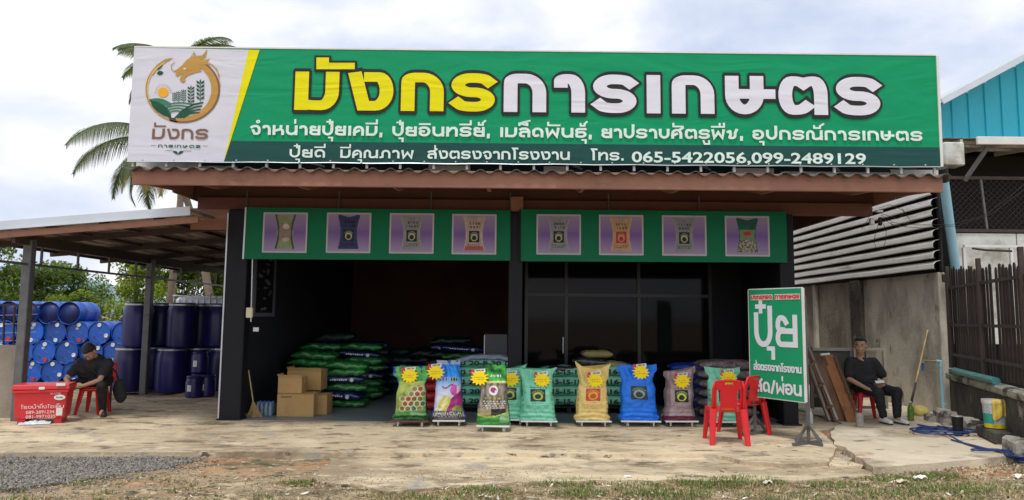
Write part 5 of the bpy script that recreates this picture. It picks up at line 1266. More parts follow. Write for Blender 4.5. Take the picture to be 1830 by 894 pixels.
# other sacks
stack(783, 12.5, 5, .42, .16, None, 'red sack', 'stacked red sacks', col='red_stack', rgb=(.42, .012, .018), z0=.01, D=.6, edge='the stack beside the fruit sack')
M_gm = mat('mauve_weave', (.20, .15, .16), .6, .5, 22, .5, 40, dirt=[((.08, .02, .03), .55, .6, 9, (1, 1, 2)), ((.4, .36, .36), .58, .63, 14, (1, 1, 2))])
stack(1296, 11.9, 6, .98, .16, None, 'speckled mauve sack', 'stacked mauve sacks', col='mauve_stack', mt=M_gm, z0=.01, D=.5, edge='the stack behind the last mint sack')
stack(1242, 12.7, 5, .9, .17, None, 'deep blue sack', 'stacked deep blue sacks', col='blue_stack', rgb=(.006, .05, .36), z0=.01, D=.5, edge='the stack behind the mauve sacks')
M_ol = mat('olive_weave', (.30, .25, .10), .6, .15, 6, .5, 20, dirt=[((.08, .07, .04), .6, .66, 12, (1, 1, 1))]); M_bk = mat('black_film', (.03, .032, .035), .25, .4, 5, 1.2, 10, spec=.8, dirt=[((.4, .4, .42), .66, .7, 7, (1, 1, 2))])
def single(px, py, Y, W, T, m, label, ang=0, tilt=0, D=.42):
    t, _ = lying('loose_%d' % px, label, W, D, T, (0, 0, 0), px * .1, mt=m, group='loose sacks on top of the mint stacks'); t.name = 'fertilizer_sack'
    p = P(px, py, Y); t.location = (p.x, Y, p.z); t.rotation_euler = (0, tilt, ang)
single(1012, 667, 12.33, .78, .13, M_bk, 'crumpled black sack lying on top of the 15-15-15 stack', .05)
single(1055, 654, 12.5, .62, .14, M_bk, 'black sack under the olive sack in the middle of the pile', -.05, .03)
single(1066, 640, 12.5, .50, .14, M_ol, 'olive yellow sack topmost on the pile between the yellow and mint sacks', .03)
single(1103, 661, 12.45, .46, .15, M_ol, 'olive yellow sack slumped left of the bright blue sack', .1, .15)
single(1122, 668, 12.7, .6, .13, M_bk, 'black sack lying behind the bright blue sack top', 0)
# left interior piles: green and navy sacks
om1 = mat('shaded_film', (.012, .03, .028), .35, .5, 5, 1.2, 9, spec=.4, rnd=.3); gm1 = mat('green_film', (.02, .17, .03), .25, .45, 5, 1.8, 7, spec=.8, rnd=.25); nm1 = mat('navy_film', (.01, .02, .11), .22, .3, 5, .8, 9, spec=.8, rnd=.2)  # back rows take the darkest film: the dim interior is put into its colour
def pile(px0, Y, cols_, layers, W, T, D, where, z0=.01, zoff=0):
    for c in range(cols_):
        for k in range(layers[c]):
            nav = k in ((1, 3) if Y < 13 else (2,) if Y < 13.5 else (3, 6))
            key = ('pile', nav, W, Y > 14.6)
            lab = '%s plastic sack, %s layer%s in %s' % ('navy' if nav else 'shaded' if Y > 14.6 else 'green', ORD[k], ' on the %s' % ('left', 'right', 'far right')[c] if cols_ > 1 else '', where)
            if key not in protos:
                t, fyy = lying('pile', lab, W, D, T * 1.08, (0, 0, 0), 3.3 + nav, mt=nm1 if nav else (om1 if Y > 14.6 else gm1), cr=1 if nav else 2.4); t.name = 'fertilizer_sack'
                if nav:
                    mb = MB(); mb.ngon([(W * .22 + .034 * math.cos(a * PI / 6), fyy(W * .22, T / 2) - .004, T / 2 + .034 * math.sin(a * PI / 6)) for a in range(12)]); mb.build('print_disc', M_card, t)
                    mb = MB()
                    for q in range(8): mb.box((-W * .28 + q * W * .052, fyy(-W * .2, T / 2) - .003, T / 2 + .004 * (q % 2)), (W * .036, .002, .018 + .006 * (q % 3)))
                    mb.build('print_text', M_card, t)
                protos[key] = t
            else: t = copy_tree(protos[key]); t['label'] = lab
            t['group'] = 'plastic sacks in ' + where
            x = P(px0, 650, Y).x + (c + .5) * W * .98; t.location = (x + random.uniform(-.03, .03), Y + random.uniform(-.03, .03), z0 + k * T * .97 + zoff); t.rotation_euler = (random.uniform(-.05, .05), random.uniform(-.07, .07), random.uniform(-.14, .14)); t.location.x += random.uniform(-.05, .05); t.scale.z = random.uniform(.9, 1.12)
pile(587, 12.75, 1, [6], .72, .135, .5, 'the front pile beside the cartons')
pile(519, 13.2, 1, [7], .80, .135, .5, 'the pile behind the cartons')
pile(540, 13.9, 2, [8, 8], .80, .135, .5, 'the third row of the pile')
pile(560, 14.8, 2, [8, 7], .80, .155, .5, 'the back row of the pile')
pile(790, 14.5, 1, [7], .9, .15, .5, 'the dim stack beyond the red sacks')
pile(600, 15.9, 3, [7, 6, 6], .85, .15, .5, 'the dim back left stack')
pile(668, 15.3, 2, [5, 6], .85, .15, .5, 'the dim middle stack')
pile(765, 14.9, 1, [8], .85, .15, .5, 'the dim stack behind the fruit sack')
# grey machine cabinet
gc = thing('grey_cabinet', 'plain dark grey metal cabinet standing behind the 20-8-20 stack beside the middle pillar', 'cabinet', (0, 0, 0))
p0, p1 = P(866, 600, 13.0), P(907, 600, 13.0)
mb = MB(); mb.bb(((p0.x + p1.x) / 2, 13.2, P(880, 597, 13).z / 2), (p1.x - p0.x, .4, P(880, 597, 13).z), .01); part('cabinet_body', mb, mat('cabinet_grey', (.05, .052, .06), .4), gc)
mb = MB(); mb.bar((p0.x + .0, 12.985, .1), (p0.x + .0, 12.985, P(880, 597, 13).z - .02), .016); part('edge_trim', mb, M_galv, gc)
# ================================================================= cardboard boxes
M_card2 = mat('cardboard', (.42, .265, .10), .8, .1, 4, .1, 40, dirt=[((.34, .2, .08), .55, .7, 3, (1, 1, 1))])
M_tape = mat('packing_tape', (.50, .36, .18), .3, .05)
def carton(px0, px1, pyt, pyb, Y, D, z0, label, flaps=False, prt=False):
    x0_, x1_ = P(px0, pyb, Y).x, P(px1, pyb, Y).x; h = (pyb - pyt) / F * Y; W_ = x1_ - x0_
    t = thing('cardboard_box', label, 'box', ((x0_ + x1_) / 2, Y + D / 2, z0), 0, 'cardboard boxes inside the left bay')
    mb = MB(); mb.bb((0, 0, h / 2), (W_, D, h), .006); mb.build('carton', M_card2, t)
    if flaps:
        mb = MB(); mb.box((0, -D / 2 + .0, h + .015), (W_, .006, .05), M=Matrix.Rotation(.5, 3, 'X')); mb.box((-W_ / 2, 0, h + .02), (.006, D, .06), M=Matrix.Rotation(-.5, 3, 'Y')); mb.build('flap', M_card2, t)
    mb = MB(); mb.box((0, 0, h + .002), (W_ * .98, .05, .002)); mb.box((W_ / 2 + .001, 0, h * .8), (.002, .05, h * .4)); mb.build('tape', M_tape, t)
    mb = MB(); mb.box((0, -D / 2 - .001, h - .012), (W_ * .97, .002, .004)); mb.build('seam', mat('card_shadow', (.2, .12, .05), .8), t)
    if prt:
        mb = MB()
        for q in range(9): mb.box((-W_ * .38 + q * .019, -D / 2 - .002, h * .86), (.013, .002, .018 + .004 * (q % 2)))
        mb.build('print_text', mat('brown_ink', (.09, .05, .03), .8), t)
    return h
h1 = carton(494, 560, 700, 740, 11.35, .38, .008, 'largest cardboard box at the bottom front, carrying another box', prt=True)
carton(496, 539, 673, 701, 11.38, .30, .008 + h1 + .002, 'smaller cardboard box stacked on top of the largest one', True)
carton(563, 584, 695, 730, 11.6, .35, .008, 'narrow cardboard box on the floor at the right of the group')
hb = carton(515, 562, 702, 740, 11.85, .36, .008, 'cardboard box hidden behind the largest one, carrying the tall open box')
carton(512, 573, 666, 701, 11.82, .4, .008 + hb + .01, 'open topped cardboard box standing behind the smaller one', True)
# ---- bottled water pack, broom
wp = thing('water_bottle_pack', 'shrink wrapped pack of clear bluish water bottles by the left pillar', 'bottle pack', (P(474, 735, 11.5).x, 11.5, .008))
M_bot = mat('bottle_plastic', (.30, .42, .55), .12, .2, 8, trans=.5)
bmb = None
for i in range(4):
    for j in range(3):
        mb = MB(); mb.lathe([(.028, 0), (.032, .01), (.032, .07), (.029, .08), (.032, .09), (.032, .15), (.012, .19), (.012, .205)], 10, None, (-.105 + i * .07, -.07 + j * .07, 0)); b_ = mb.build('bottle', M_bot, wp, smooth=True)
        mb = MB(); mb.lathe([(.014, .205), (.014, .222), (.001, .222)], 8, None, (-.105 + i * .07, -.07 + j * .07, 0)); mb.build('cap', mat('cap_blue', (.05, .16, .55), .4), b_)
br = thing('broom', 'worn straw broom leaning in the corner by the left pillar', 'broom', (P(455, 745, 11.3).x, 11.3, 0))
mb = MB(); a, b = P(444, 662, 11.25), P(453, 722, 11.25); mb.tube([a, b], .011, 7); part('handle', mb, mat('bamboo', (.42, .30, .14), .6, .2, 10), br)
mb = MB(); random.seed(3)
for k in range(90):
    dx = random.gauss(0, 1); mb.tube([b + Vector((random.gauss(0, .01), random.gauss(0, .01), .02)), Vector((b.x + .03 + dx * .055, 11.25 + random.gauss(0, .03), .012))], [.005, .003], 3)
part('bristles', mb, mat('broom_straw', (.38, .25, .10), .8, .2, 10), br)
# ================================================================= lying blue drums at the left
M_drum = mat('drum_blue', (.006, .085, .45), .38, .22, 2.5, .05, 20, spec=.5, rnd=.32, dirt=[((.05, .2, .55), .52, .7, 3, (1, 1, 1)), ((.15, .17, .22), .60, .68, 5, (1, 1, 1)), ((.02, .03, .08), .6, .66, 8, (1, 1, 1))])
M_drum2 = mat('drum_navy', (.018, .018, .13), .35, .2, 3, .05, 20, rnd=.15)
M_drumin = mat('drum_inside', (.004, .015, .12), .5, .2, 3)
M_cap = mat('cap_white', (.72, .75, .8), .5, .1, 10); M_capr = mat('cap_red', (.6, .03, .04), .5)
RD, HD = .272, .88
RX = Matrix.Rotation(PI / 2, 3, 'X')      # axis z -> -y ... front face towards the viewer
def drum_profile(): return [(RD * .88, 0), (RD * .97, .015), (RD, .05), (RD, .2), (RD * 1.03, .215), (RD * 1.03, .24), (RD, .255), (RD, .58), (RD * 1.03, .595), (RD * 1.03, .62), (RD, .635), (RD, HD - .06), (RD * .98, HD - .02)]
def lying_drum(label, opened, caps, seed):
    t = thing('blue_drum', label, 'drum', (0, 0, 0), 0, 'lying blue drums in the stack at left')
    M = Matrix.Rotation(PI / 2, 3, 'X')    # z -> -y
    mb = MB(); body = drum_profile()
    if opened: prof = body + [(RD, HD), (RD * .985, HD + .004), (RD * .96, HD), (RD * .955, HD - .03)]
    else: prof = body + [(RD * 1.01, HD - .015), (RD * 1.01, HD), (RD * .97, HD + .003), (RD * .94, HD - .006), (RD * .93, HD - .022), (.001, HD - .022)]
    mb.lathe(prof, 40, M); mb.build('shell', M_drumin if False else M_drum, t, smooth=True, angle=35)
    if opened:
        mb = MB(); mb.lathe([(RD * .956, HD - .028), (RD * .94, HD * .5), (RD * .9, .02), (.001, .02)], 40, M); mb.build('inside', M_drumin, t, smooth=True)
    if not opened:
        random.seed(seed)
        for i, (a, rd) in enumerate(caps):
            a = R(a); c = (math.cos(a) * RD * .68, -HD + .018, math.sin(a) * RD * .68); mb = MB(); mb.lathe([(.048, 0), (.048, .016), (.036, .02), (.033, .012), (.001, .012)], 16, M, c); mb.build('bung_cap', M_capr if rd else M_cap, t, smooth=True, angle=30)
        if seed % 2 == 0:
            mb = MB(); a = random.random() * 2; 
            for k in range(3): mb.box((math.cos(a) * .08 + k * .022 - .02, -HD + .018, math.sin(a) * .10 + .02 * (k % 2)), (.014, .003, .05), M=Matrix.Rotation(.4 * k - .3, 3, 'Y'))
            mb.build('paint_mark', M_cap, t)
    return t
DY = 17.3
dr = []
rows = [(671, [-4, 36, 76, 114, 152, 190, 228], 'bottom'), (637, [-20, 22, 62, 100, 140, 184, 219], 'second'), (602, [-12, 29, 78, 117, 157, 197, 237], 'third'), (570, [-30, 10, 38, 72, 107, 143], 'top')]
caps_all = [[(80, 0), (-95, 0)], [(75, 0), (-80, 0)], [(85, 0), (-75, 1)], [(90, 0), (-20, 0)], [(35, 0), (-80, 0)], [(95, 0), (-90, 0)], [(150, 0), (-30, 0)], [(120, 0), (-60, 1)]]
k = 0; protoo = {}
NTH = ['first', 'second', 'third', 'fourth', 'fifth', 'sixth', 'seventh']
for ri, (py, xsx, rn) in enumerate(rows):
    for ci, px in enumerate(xsx):
        op = rn == 'top'; p = P(px, py, DY); z = -.05 + RD + ri * .463; x = p.x
        sd_ = k % 8; key = (op, sd_ if not op else 0)
        kind = 'lying blue drum with an open end' if op else 'lying blue drum with %s caps' % ('white and red' if caps_all[sd_][1][1] else 'two white')
        lab = '%s, %s from left in the %s row' % (kind, NTH[ci], rn)
        if key not in protoo: t = lying_drum(lab, op, caps_all[sd_], k); protoo[key] = t
        else: t = copy_tree(protoo[key]); t['label'] = lab
        t.location = (x, DY + .0 + random.uniform(-.04, .04) + HD / 2, z); t.rotation_euler = (0, 0, random.uniform(-.02, .02)); k += 1
# ---- standing navy drums
def standing_drum(label, grp='standing navy drums under the canopy'):
    t = thing('navy_drum', label, 'drum', (0, 0, 0), 0, grp); r_ = .30; h = .92
    mb = MB(); mb.lathe([(r_ * .86, 0), (r_ * .93, .02), (r_ * .97, .08), (r_, .25), (r_, .62), (r_ * .96, .78), (r_ * .86, .84), (r_ * .86, .86)], 36); mb.build('shell', M_drum2, t, smooth=True, angle=35)
    mb = MB(); mb.lathe([(r_ * .90, .855), (r_ * .92, .862), (r_ * .92, .888), (r_ * .89, .895)], 36); mb.build('clamp_ring', M_galv, t, smooth=True, angle=35)
    mb = MB(); mb.lathe([(r_ * .88, .86), (r_ * .89, .905), (r_ * .86, h), (r_ * .80, h - .008), (.001, h - .012)], 36); mb.build('lid', M_drum2, t, smooth=True, angle=35)
    return t
sp_ = standing_drum('x'); first = True
def put(px, Y, z, lab):
    global first
    t = sp_ if first else copy_tree(sp_); first = False; t['label'] = lab; t.location = (P(px, 650, Y).x, Y, z); t.rotation_euler = (0, 0, random.random() * 6)
for (px, Y, lab) in ((231, 14.9, 'navy drum on the ground nearest the lying blue drums'), (272, 15.5, 'navy drum on the ground right behind the second canopy post'), (306, 14.8, 'navy drum on the ground right of the second canopy post'), (352, 15.3, 'navy drum on the ground, left of the last one by the shop wall'), (398, 15.3, 'navy drum on the ground nearest the shop wall')):
    put(px, Y, 0.0 if px > 250 else 0.0, lab)
    Yu = Y + .02; pxu = {231: 243, 272: 283, 306: 322, 352: 354, 398: 388}[px]
    put(pxu, Yu, .925, lab.replace('on the ground', 'of the upper layer').replace('nearest the lying blue drums', 'standing at its left end'))
for (px, Y) in ((246, 15.9), (290, 16.4), (335, 16.2), (375, 16.2)):
    put(px, Y, 0.0, 'navy drum in the back row of the lower layer, %s' % {246: 'at its left end', 290: 'behind the second post', 335: 'in its middle', 375: 'at its right end'}[px]); put(px + 2, Y, .925, 'navy drum in the back row of the upper layer, %s' % {246: 'at its left end', 290: 'behind the second post', 335: 'in its middle', 375: 'at its right end'}[px])
# small tubs with white labels
for (px, Y, z, lab) in ((349, 13.9, 0, 'small navy tub with a white label standing in front of the navy drums'), (372, 14.1, 0, 'small dark tub with a pale label beside the other small tub'), (357, 14.35, .44, 'small navy tub with a white label, raised on top of another tub')):
    if z > 0:
        pass
    t = thing('small_tub', lab, 'tub', (P(px, 650, Y).x, Y, z), 0, 'small navy tubs by the navy drums')
    mb = MB(); mb.lathe([(.13, 0), (.155, .02), (.16, .30), (.14, .36), (.14, .38)], 28); mb.build('shell', M_drum2, t, smooth=True, angle=35)
    mb = MB(); mb.lathe([(.146, .375), (.15, .40), (.14, .42), (.001, .415)], 28); mb.build('lid', M_drum2, t, smooth=True, angle=35)
    mb = MB(); vs = []
    for a in (-115, -100, -85): 
        for zz in (.13, .25): vs.append((.163 * math.cos(R(a)), .163 * math.sin(R(a)), zz))
    mb._a(vs, [(0, 2, 3, 1), (2, 4, 5, 3)]); mb.build('label', M_cap, t)
t = thing('small_tub', 'plain dark tub supporting the raised tub with the white label', 'tub', (P(357, 650, 14.35).x, 14.35, 0)); mb = MB(); mb.lathe([(.13, 0), (.155, .02), (.16, .36), (.15, .42), (.001, .437)], 28); mb.build('shell', M_drum2, t, smooth=True, angle=35)
# ---- white tank in a cage
ib = thing('white_tank', 'large white plastic tank in a steel cage behind the navy drums', 'tank', (P(372, 560, 18.2).x, 18.6, 0))
mb = MB(); mb.bb((0, 0, 1.5), (1.7, .95, 1.1), .08); mb.build('tank_body', mat('tank_white', (.72, .76, .8), .5, .06, 3), ib, smooth=False)
mb = MB(); mb.bb((0, 0, .47), (1.7, .95, .92), .03); mb.build('support', M_drum2, ib)
for k in range(12):
    mb = MB(); x = -.86 + k * 1.72 / 11; mb.tube([(x, -.5, .93), (x, -.5, 2.08), (x, .5, 2.08)], .012, 6); mb.build('cage_bar', M_galv, ib)
for z in (1.0, 1.3, 1.7, 2.08):
    mb = MB(); mb.tube([(-.88, -.515, z), (.88, -.515, z)], .012, 6); mb.build('cage_bar', M_galv, ib)
# ---- mesh gate by the inner end of the canopy
mg = thing('mesh_gate', 'dark steel mesh gate standing behind the canopy next to the shop wall', 'gate', (P(405, 600, 16.9).x, 16.9, 0))
for k in range(7): mb = MB(); x = -.42 + k * .14; mb.tube([(x, 0, .3), (x, 0, 2.1)], .008, 5); mb.build('bar', M_iron, mg)
for z in (.3, .6, .9, 1.2, 1.5, 1.8, 2.1): mb = MB(); mb.tube([(-.42, .01, z), (.42, .01, z)], .008, 5); mb.build('bar', M_iron, mg)
# ================================================================= concrete side wall and wire fence at the left edge
lw2 = thing('side_wall', 'short plain concrete wall panel at the left edge in front of the drums', 'wall', (-8.2, 11.0, 0))
p0 = G(-90, 772, -.05); p1 = P(37, 700, 10.95); M_lw = mat('plaster_wall', (.31, .27, .225), .92, .15, 1.6, .4, 20, dirt=[((.2, .17, .13), .5, .7, 1.2, (1, 1, .6)), ((.42, .38, .31), .56, .7, 2, (1, 1, 1))])
mb = MB(); ztw = P(20, 616, 10.95).z; mb.bb((p1.x - .9, 11.02, ztw / 2 - .03), (1.8, .13, ztw + .04), .012); part('wall_panel', mb, M_lw, lw2)
wf = thing('wire_fence', 'thin wire fence with a grey top rail above the short concrete wall', 'fence', (-8, 11.2, 0))
for z in (P(20, 545, 11.2).z, ): mb = MB(); mb.bar((-9.3, 11.2, z), (p1.x + .05, 11.2, z), .05, .03); part('top_rail', mb, M_iron, wf)
for px in (8, 26, 44): mb = MB(); a, b = P(px, 548, 11.2), P(px - 2, 618, 11.2); mb.bar(a, b, .022); part('fence_rod', mb, M_iron, wf)
for py in (562, 578, 594, 608): 
    mb = MB(); q = P(0, py, 11.2); mb.tube([(-9.3, 11.2, q.z + .02), (-8.2, 11.2, q.z - .02), (p1.x, 11.2, q.z + .01)], .004, 4); part('wire', mb, M_galv, wf)
# ================================================================= red ice cooler
cpx = G(70, 765, 0); cx_ = P(66, 700, 10.4)
ck = thing('red_cooler', 'big red plastic ice cooler box with white lettering at the left edge', 'cooler', (P(68, 700, 10.45).x, 10.6, 0), R(20)); ck.scale = (.84, .84, .86)
Wc = .80; 
def tap(mb, w0, d0, w1, d1, z0, z1, b=0):
    vs = [(-w0 / 2, -d0 / 2, z0), (w0 / 2, -d0 / 2, z0), (w0 / 2, d0 / 2, z0), (-w0 / 2, d0 / 2, z0), (-w1 / 2, -d1 / 2, z1), (w1 / 2, -d1 / 2, z1), (w1 / 2, d1 / 2, z1), (-w1 / 2, d1 / 2, z1)]
    mb._a(vs, [(3, 2, 1, 0), (4, 5, 6, 7), (0, 1, 5, 4), (1, 2, 6, 5), (2, 3, 7, 6), (3, 0, 4, 7)])
def bevel(o, w_=.01, seg=2):
    md = o.modifiers.new('b', 'BEVEL'); md.width = w_; md.segments = seg; md.limit_method = 'ANGLE'; return o
mb = MB(); tap(mb, .74, .46, .80, .50, .09, .53); bevel(mb.build('tub', M_red2, ck), .02)
mb = MB(); mb.box((0, 0, .545), (.84, .54, .05)); bevel(mb.build('rim', M_red2, ck), .012)
mb = MB(); tap(mb, .88, .56, .84, .52, .575, .66); bevel(mb.build('lid', M_red2, ck), .015)
for x in (-.27, .27): mb = MB(); mb.box((x, 0, .045), (.12, .4, .09)); bevel(mb.build('foot', M_red2, ck), .008)
for (x, w_) in ((.02, .09), (.30, .14)): mb = MB(); mb.box((x, -.285, .60 if x < .1 else .655), (w_, .02, .045)); bevel(mb.build('latch', M_card, ck), .005)
mb = MB(); mb.box((.30, -.27, .20), (.095, .01, .125), M=Matrix.Rotation(.06, 3, 'X')); mb.build('paper_label', M_card, ck)
mb = MB(); mb.ngon([(.29 + .085 * math.cos(a * PI / 14), -.262, .44 + .045 * math.sin(a * PI / 14)) for a in range(28)]); mb.build('oval_badge', M_card, ck)
Bk = mbuild_local(ck)
latin('FOSMO'[:0] + 'Fosaki'[:0] + 'frosty', .235, .345, .432, .026, M_ink, -.268, 'badge_text', ck, .02, builder=Bk)
yf = lambda x, z: -.262 + (.53 - z) * .045 * .5 + .0 - .004
M_cw = mat('cooler_ink', (.78, .70, .68), .6)
def cyf(z): return -(.23 + .02 * (z - .09) / .44) - .004
thai('โรงน้ำเเข็งไอเย็น'.replace('เเ', 'แ').replace('ไ', 'โ'), -.28, .36, .262, .046, .16, M_cw, cyf(.27), 'cooler_text', ck, builder=Bk)
latin('089-2891234', -.20, .22, .175, .052, M_cw, cyf(.175), 'cooler_text', ck, builder=Bk)
latin('081-9971035', -.20, .24, .10, .052, M_cw, cyf(.10) - .001, 'cooler_text', ck, builder=Bk)
thai('อ.นาย', .15, .30, .492, .028, .16, M_cw, cyf(.5) - .004, 'cooler_text', ck, builder=Bk)
bg_ = thing('plastic_bag', 'crumpled pale plastic bag under the red cooler', 'bag', (cx_.x + .03, 10.40, .004), R(20)); random.seed(9)
mb = MB(); 
def bagf(u, v):
    x = -.22 + .40 * u; y = -.06 + .12 * v; return (x, y, .065 * math.sin(PI * min(.99, max(.01, v))) * (.7 + .5 * mnoise.noise((x * 20, y * 20, 2))) * (.4 + .6 * math.sin(PI * u)) + .003)
mb.grid(bagf, 26, 10); mb.build('bag_film', mat('bag_film', (.55, .62, .7), .3, .3, 20), bg_)
# ================================================================= plastic stools and chairs
def leg_mb(a, b, w0, w1, t0=.02, ax=None):     # tapered L-section leg
    mb = MB(); a, b = Vector(a), Vector(b); d = (b - a).normalized(); ux = Vector(ax or (1, 0, 0)); ux = (ux - d * ux.dot(d)).normalized(); uy = d.cross(ux)
    vs = []
    for p, w_ in ((a, w0), (b, w1)):
        for (i, j) in ((-.5, -.32), (-.3, -.5), (.3, -.5), (.5, -.32), (.5, .32), (.3, .5), (-.3, .5), (-.5, .32)): vs.append(p + ux * i * w_ + uy * j * w_ * .7)
    mb._a(vs, [(k, (k + 1) % 8, 8 + (k + 1) % 8, 8 + k) for k in range(8)] + [tuple(range(8))[::-1], tuple(range(8, 16))]); return mb
def stool(label, loc, rz_, H_=.42):
    t = thing('plastic_stool', label, 'stool', loc, rz_)
    mb = MB(); mb.box((0, 0, H_ - .012), (.29, .29, .024)); o = bevel(mb.build('seat', M_red, t, smooth=False), .03, 3)
    mb = MB(); mb.box((0, 0, H_ - .045), (.30, .30, .045)); bevel(mb.build('skirt', M_red, t), .02, 2)
    for sx in (-1, 1):
        for sy in (-1, 1): recalc(leg_mb((sx * .12, sy * .12, H_ - .03), (sx * .18, sy * .18, 0), .075, .045).build('leg', M_red, t))
    return t
def surf(fn, nu, nv, th, holes=None):
    """thin shell from fn(u,v) with optional hole test"""
    mb = MB(); vs = [Vector(fn(i / nu, j / nv)) for j in range(nv + 1) for i in range(nu + 1)]
    fs = [(j * (nu + 1) + i, j * (nu + 1) + i + 1, (j + 1) * (nu + 1) + i + 1, (j + 1) * (nu + 1) + i) for j in range(nv) for i in range(nu) if not (holes and holes((i + .5) / nu, (j + .5) / nv))]
    mb._a(vs, fs); return mb
def chair(label, loc, rz_):
    """armless stacking chair, faces local +Y (its back is at -Y)"""
    t = thing('plastic_chair', label, 'chair', loc, rz_, 'red plastic chairs in front of the sign board')
    # seat
    def sf_(u, v):
        x = (u - .5) * (.40 + .04 * v); y = -.18 + .40 * v; return (x, y, .435 - .014 * math.cos((u - .5) * PI) + .01 * v - (.02 * max(0, v - .85) / .15))
    mb = surf(sf_, 16, 14, .01); o = mb.build('seat', M_red, t, smooth=True); md = o.modifiers.new('s', 'SOLIDIFY'); md.thickness = .014
    mb = MB(); 
    mb.tube([(-.2, -.18, .42), (-.222, .2, .43), (-.18, .225, .425), (.18, .225, .425), (.222, .2, .43), (.2, -.18, .42)], .018, 8); mb.build('seat_apron', M_red, t, smooth=True)
    # backrest with handle hole and side openings
    def bf(u, v):
        wt = .385 + .02 * math.sin(v * PI) - .05 * max(0, v - .8) / .2 ; x = (u - .5) * wt; z = .43 + .40 * v - .018 * abs(2 * u - 1) ** 3 * (v > .7); y = -.185 - .085 * v - .0 + .05 * abs(2 * u - 1) ** 2 * -(-1) * .8
        return (x, y - .02, z)
    def hole(u, v): 
        if abs(u - .5) < .15 and .85 < v < .915: return True
        if (u < .29 or u > .71) and .04 < v < .66 and .13 < u < .87: return (abs(u - .5) > .26) 
        if v < .10 and .13 < u < .87: return True
        return False
    mb = surf(bf, 60, 60, .01, hole); o = mb.build('backrest', M_red, t, smooth=True); md = o.modifiers.new('s', 'SOLIDIFY'); md.thickness = .016
    for sx in (-1, 1):
        recalc(leg_mb((sx * .19, -.19, .45), (sx * .225, -.265, 0), .095, .062).build('leg', M_red, t)); recalc(leg_mb((sx * .195, .19, .43), (sx * .235, .255, 0), .075, .05).build('leg', M_red, t))
        mb = MB(); mb.tube([(sx * .192, -.19, .42), (sx * .196, -.205, .55), (sx * .195, -.235, .70), (sx * .17, -.262, .815)], [.024, .02, .017, .012], 8); mb.build('back_post', M_red, t, smooth=True)
    return t
p = G(1309, 797, 0); chair('red plastic chair nearest the front, its back turned to the viewer', (p.x, p.y + .27, 0), R(-6))
p = G(1330, 775, 0); chair('red plastic chair standing just behind and right of the other one, turned sideways', (p.x + .0, p.y + .02, 0), R(28))
# chair fragment seen left of the pillar
p = G(402, 728, 0); chair('red plastic chair mostly hidden behind the black left pillar of the shop', (p.x + .28, p.y + .3, 0), R(180))
p = G(152, 742, 0); stool('red plastic stool under the man bent over his phone', (p.x, p.y + .2, 0), R(4), .43)
# red and white bag chair-back behind left man
p = P(198, 660, 12.2)
rb_ = thing('red_bag', 'small red and white bag hanging behind the seated man at left', 'bag', (p.x, 12.2, 0))
mb = MB(); mb.bb((p.x, 12.2, p.z - .05), (.2, .08, .34), .03); part('bag_body', mb, M_red2, rb_); mb = MB(); mb.box((p.x + .01, 12.155, p.z - .09), (.09, .01, .12)); part('bag_print', mb, M_card, rb_)
mb = MB(); mb.bar((p.x, 12.24, 0), (p.x, 12.24, p.z - .2), .03); part('bag_stand', mb, M_iron, rb_)
# ================================================================= green roadside sign on a stand
pr_, pl_ = P(1437, 600, 9.35), P(1340, 600, 10.12)
A = Vector((pl_.x, 10.12, 0)); Bv = Vector((pr_.x, 9.35, 0)); ux = (Bv - A); WB = ux.length; ux.normalize(); angb = math.atan2(ux.y, ux.x)
zb_ = P(1441, 719, 9.35).z; zt_ = P(1433, 515, 9.35).z; 
sb = thing('sign_board', 'green upright sign board with white lettering on a steel stand near the red chairs', 'sign', tuple((A + Bv) / 2), angb)
zb2_ = P(1352, 700, 10.12).z
def SBx(x, y, z): return (x, y, z)
mb = MB(); mb.box((0, 0, (zb_ + zt_) / 2), (WB, .02, zt_ - zb_)); mb.build('board', mat('board_green', (.0, .29, .125), .4, .05, 2), sb)
for (a_, b_) in (((-WB / 2, zb_), (WB / 2, zb_)), ((-WB / 2, zt_), (WB / 2, zt_)), ((WB / 2, zb_), (WB / 2, zt_)), ((-WB / 2, zb_), (-WB / 2, zt_))):
    mb = MB(); mb.bar((a_[0], 0, a_[1]), (b_[0], 0, b_[1]), .026, .03 if a_[0] == WB / 2 == b_[0] else .014, (0, 1, 0)); mb.build('frame_strip', M_whitep if True else M_galv, sb)
Hs = zt_ - zb_; Bs = mbuild_local(sb)
def sx(f): return -WB / 2 + WB * f
def sz(f): return zt_ - Hs * f
YS = -.014
thai('มังกรทอง', sx(.06), sx(.46), sz(.092), .055, .24, M_redc, YS - .004, 'sign_text', sb, builder=Bs)
thai('การเกษตร', sx(.52), sx(.95), sz(.092), .055, .24, M_redc, YS - .004, 'sign_text', sb, builder=Bs)
mb = MB(); 
for (a_, b_) in ((.05, .47), (.51, .96)): mb.ngon([(sx(a_), YS - .001, sz(.10)), (sx(b_), YS - .001, sz(.10)), (sx(b_), YS - .001, sz(.048)), (sx(a_), YS - .001, sz(.048))])
mb.build('text_panel', mat('pinkish_white', (.74, .62, .60), .5), sb)
M_sw = mat('sign_white', (.70, .73, .80), .45, .04, 4)
def sstroke(strokes, th, name='sign_text'):
    mb = MB()
    for k, s in enumerate(strokes):
        q = [(sx(p.x), sz(-p.y)) for p in fillet([(a[0], -a[1], *a[2:]) for a in s])]; ribbon(mb, q, th, YS - .0006 * k, 0, 0)
    mb.build(name, M_sw, sb)
